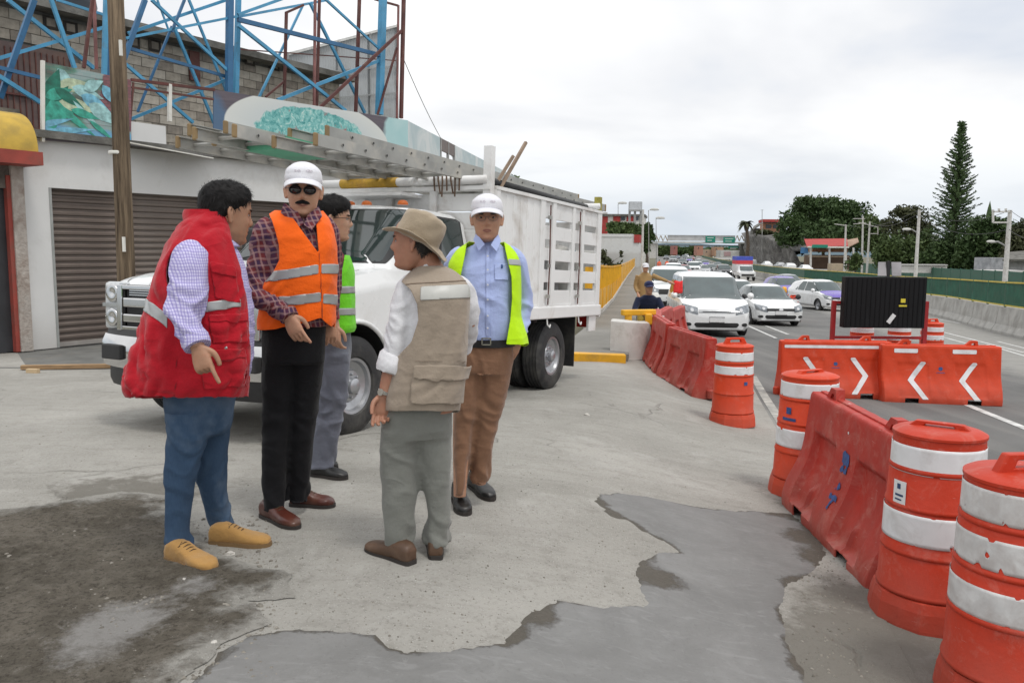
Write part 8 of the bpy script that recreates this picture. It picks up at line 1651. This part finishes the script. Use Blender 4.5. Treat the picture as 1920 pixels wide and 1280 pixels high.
BELT = pm('black_belt', (.012, .012, .014), .4); V, F = E_.rings([(864, 966, 647, 0, .130), (863, 966, 633, 0, .132)], 80, 3); obj('belt', (V, F), BELT, E_.root, True, 50); m = MB(); c = E_.p(912, 640, -.134)
for a, b2_ in (((-.026, 0, -.018), (-.020, .01, .018)), ((.020, 0, -.018), (.026, .01, .018)), ((-.026, 0, -.020), (.026, .01, -.014)), ((-.026, 0, .014), (.026, .01, .020))): m.box(tuple(c+np.array(a)-[0, .006, 0]), tuple(c+np.array(b2_)-[0, .006, 0]))
m.obj('buckle', M_chrome, E_.root)
BRT = cloth('brown_trousers', (.25, .135, .08), .12); E_.garment('trousers', [E_.rings([(864, 965, 636, 0, .126), (858, 967, 665, 0, .13), (854, 962, 700, 0, .12)]), E_.rings([(850, 912, 690, 0, .105), (848, 902, 750, 0, .095), (848, 890, 810, 0, .083), (848, 882, 865, 0, .075), (850, 876, 905, -.01, .068), (851, 872, 926, -.02, .064)], 44), E_.rings([(895, 963, 680, 0, .105), (893, 956, 730, .01, .095), (888, 941, 785, .03, .083), (884, 929, 835, .05, .075), (883, 923, 870, .07, .07), (881, 921, 890, .08, .07), (884, 916, 904, .08, .064)], 44)], BRT, .0085, .009, [(900, 885, .07, .09, 1.3), (863, 900, 0, .08, 1.), (905, 780, -.05, .1, .8), (880, 690, -.1, .1, .6)], .35, sc=(9, 9, 9))
E_.shoe((856, 935), (874, 972), BSH, SOLE_D, boot=.035); E_.shoe((884, 912), (938, 954), BSH, SOLE_D, boot=.035)
# ---------------------------------------------------------------- far figures
def far_person(px, Y, label, shirt, trousers, h=1.7, vest=None, cap=None, arms=None, crouch=False, group=None, skin=SK1):
    B = Body(px, Y, label, vox=.013); k = FPX/Y; g = B.o; s = h/1.7
    def q(x, y, z): return np.array([x*s, y*s, z*s])
    def tb(pts, n=12): c = crom([[*q(*a[:3]), a[3]*s] for a in pts], 4); return tube(c[:, :3], c[:, 3], n)
    hz = 1.58 if not crouch else 1.02; B.hc = q(0, -.02 if not crouch else -.18, hz); f = np.array([.2, -1, 0]); f /= np.linalg.norm(f); u = np.array([0, 0, 1.]); B.hf = (np.cross(f, u), f, u); B.hs = s; V = B.h(np.array(HG[0])); F = HG[1]; B.HS = surf((V, F)); B.HL = np.array(HG[0])
    if ((B.HS[2])*(V-B.hc)).sum() < 0: B.HS = surf((V, [x_[::-1] for x_ in F]))
    B.solids.append((list(V), list(B.HS[1])+[tuple(range(84)), tuple(range(len(V)-84, len(V)))]))
    arms = arms or [[(.19, 0, 1.38), (.24, .02, 1.1), (.24, -.08, .86)], [(-.19, 0, 1.38), (-.24, .02, 1.1), (-.24, -.08, .86)]]
    if crouch: arms = [[(.17, -.12, .82), (.26, -.25, .60), (.08, -.45, .55)], [(-.17, -.12, .82), (-.26, -.25, .60), (-.08, -.45, .52)]]
    B.solids.append(tb([(0, 0 if not crouch else -.15, hz-.16, .065), (0, -.01 if not crouch else -.17, hz-.08, .058)]))
    for a in arms: B.solids.append(tb([(*a[0], .045), (*a[1], .038), (*a[2], .028)])); e = np.array(a[2]); d = e-np.array(a[1]); d /= np.linalg.norm(d); B.solids.append(tb([(*e, .03), (*(e+d*.06), .042), (*(e+d*.12), .034), (*(e+d*.17), .018)]))
    V, F = fuse(B.solids, .013*s, 1); obj('body', (V, F), skin, B.root, True)
    if crouch:
        torso = [ell(q(0, y_, z_), w_*s, d_*s, 28) for y_, z_, w_, d_ in ((.12, .20, .17, .14), (.10, .38, .18, .14), (.0, .55, .19, .13), (-.08, .70, .21, .13), (-.13, .82, .19, .11), (-.15, .89, .09, .08))]; legs = [[(.09, .10, .28, .095), (.16, -.38, .50, .075), (.15, -.22, .10, .055), (.15, -.22, .03, .05)], [(-.09, .10, .28, .095), (-.16, -.38, .50, .075), (-.15, -.22, .10, .055), (-.15, -.22, .03, .05)]]
    else:
        torso = [ell(q(0, 0, z_), w_*s, d_*s, 28) for z_, w_, d_ in ((.82, .165, .11), (.95, .165, .115), (1.1, .17, .12), (1.25, .19, .12), (1.36, .195, .10), (1.43, .12, .08), (1.47, .07, .065))]; legs = [[(.09, 0, .86, .095), (.11, -.02, .48, .07), (.12, .02, .07, .052)], [(-.09, 0, .86, .095), (-.11, -.02, .48, .07), (-.12, .02, .07, .052)]]
    sol = [loftr(torso)]+[tb([(*a[0], .07), (*a[1], .055), (*(np.array(a[1])*.15+np.array(a[2])*.85), .042)]) for a in arms]
    V, F = fuse(sol, .016*s, 2); obj('shirt', (V, F), shirt, B.root, True)
    if vest is not None:
        S = surf(loftr([ell(r_.mean(0), np.ptp(r_[:, 0])/2+.02, np.ptp(r_[:, 1])/2+.02, 40) for r_ in torso[:-1]])); vv_ = obj('vest', S[:2], vest, B.root, True, solid=.008)
        for z_ in (1.02, 1.16): S2 = ell(q(0, 0, z_), .20*s, .15*s, 28); S3 = ell(q(0, 0, z_+.05), .20*s, .15*s, 28); obj('reflective_strip', loftr([S2, S3], False), REFL, vv_, solid=.004)
    sol = [tb(l) for l in legs]+([loftr([ell(q(0, 0, z_), w_*s, .11*s, 24) for z_, w_ in ((.80, .15), (.95, .16))])] if not crouch else [loftr([ell(q(0, .1, z_), .165*s, .15*s, 24) for z_ in (.2, .38)])])
    V, F = fuse(sol, .016*s, 2); obj('trousers', (V, F), trousers, B.root, True)
    for sg in (-1, 1):
        x_, y_ = (.12, .02) if not crouch else (.15, -.22); c = q(sg*x_, y_, .045); m = MB(); V, F = loftr([ell(c+[0, -t*.26*s+.06*s, (hh-.09)*s*.5], w_*s, hh*s*.5, 16, 2.3, (1, 0, 0), (0, 0, 1)) for t, w_, hh in ((0, .03, .08), (.2, .04, .1), (.6, .046, .08), (.9, .038, .06), (1, .015, .04))]); obj('shoe', (V, F), BSH, B.root, True)
    if cap: B.cap(cap, False)
    else: B.hair(HAIRB, ([-.12, -.06, -.02, .01, .04, .1], [-.045, -.035, .0, .03, .05, .08]), .008, .002, .004)
    if group: B.root['group'] = group
    return B
NAVY = cloth('navy_cloth', (.012, .018, .045), .2); KHA = cloth('khaki_cloth', (.36, .23, .10), .1); ORV = cloth('far_orange', (.85, .14, .05), .1); CAPN = cloth('navy_cap', (.015, .02, .07), .1)
far_person(1211, 18.0, 'person in navy jacket and navy cap crouching behind the yellow rail, head lowered', NAVY, cloth('mustard', (.4, .27, .05)), 1.95, cap=CAPN, crouch=True, skin=SK2)
fg = far_person(1207, 22.5, 'flagman in khaki with one arm stretched out holding a red flag', KHA, KHA, 1.72, cap=cloth('white_cap', (0, 0, 0)), arms=[[(.19, 0, 1.38), (.40, -.05, 1.30), (.62, -.10, 1.22)], [(-.19, 0, 1.38), (-.25, .02, 1.1), (-.2, -.12, .9)]])
hnd = fg.o+np.array([.70, -.12, 1.20]); m = MB(); V = []; 
for i in range(9):
    for j in range(7): V.append(hnd+[.06+.05*i*.6, .02*math.sin(i*1.1+j*.4)*1.5, .06-.055*j+.012*math.sin(i*.9)])
fl = empty('red_flag', hnd, 0, 'bright red flag held out by the khaki flagman', 'flag'); on(fl, obj('cloth', (V, [(i*7+j, i*7+j+1, (i+1)*7+j+1, (i+1)*7+j) for i in range(8) for j in range(6)]), cloth('flag_red', (.85, .05, .05), .1), smooth=True, solid=.003)); m = MB(); m.tube([hnd+[-.05, 0, -.02], hnd+[.08, 0, .08]], .012, 6); on(fl, m.obj('stick', M_w))
far_person(1235.5, 120, 'distant road worker in orange, left of the two by the queue', ORV, NAVY, 1.75, vest=ORV, group='distant road workers in orange'); far_person(1250, 122, 'distant road worker in orange, right of the two by the queue', ORV, NAVY, 1.75, vest=ORV, group='distant road workers in orange')
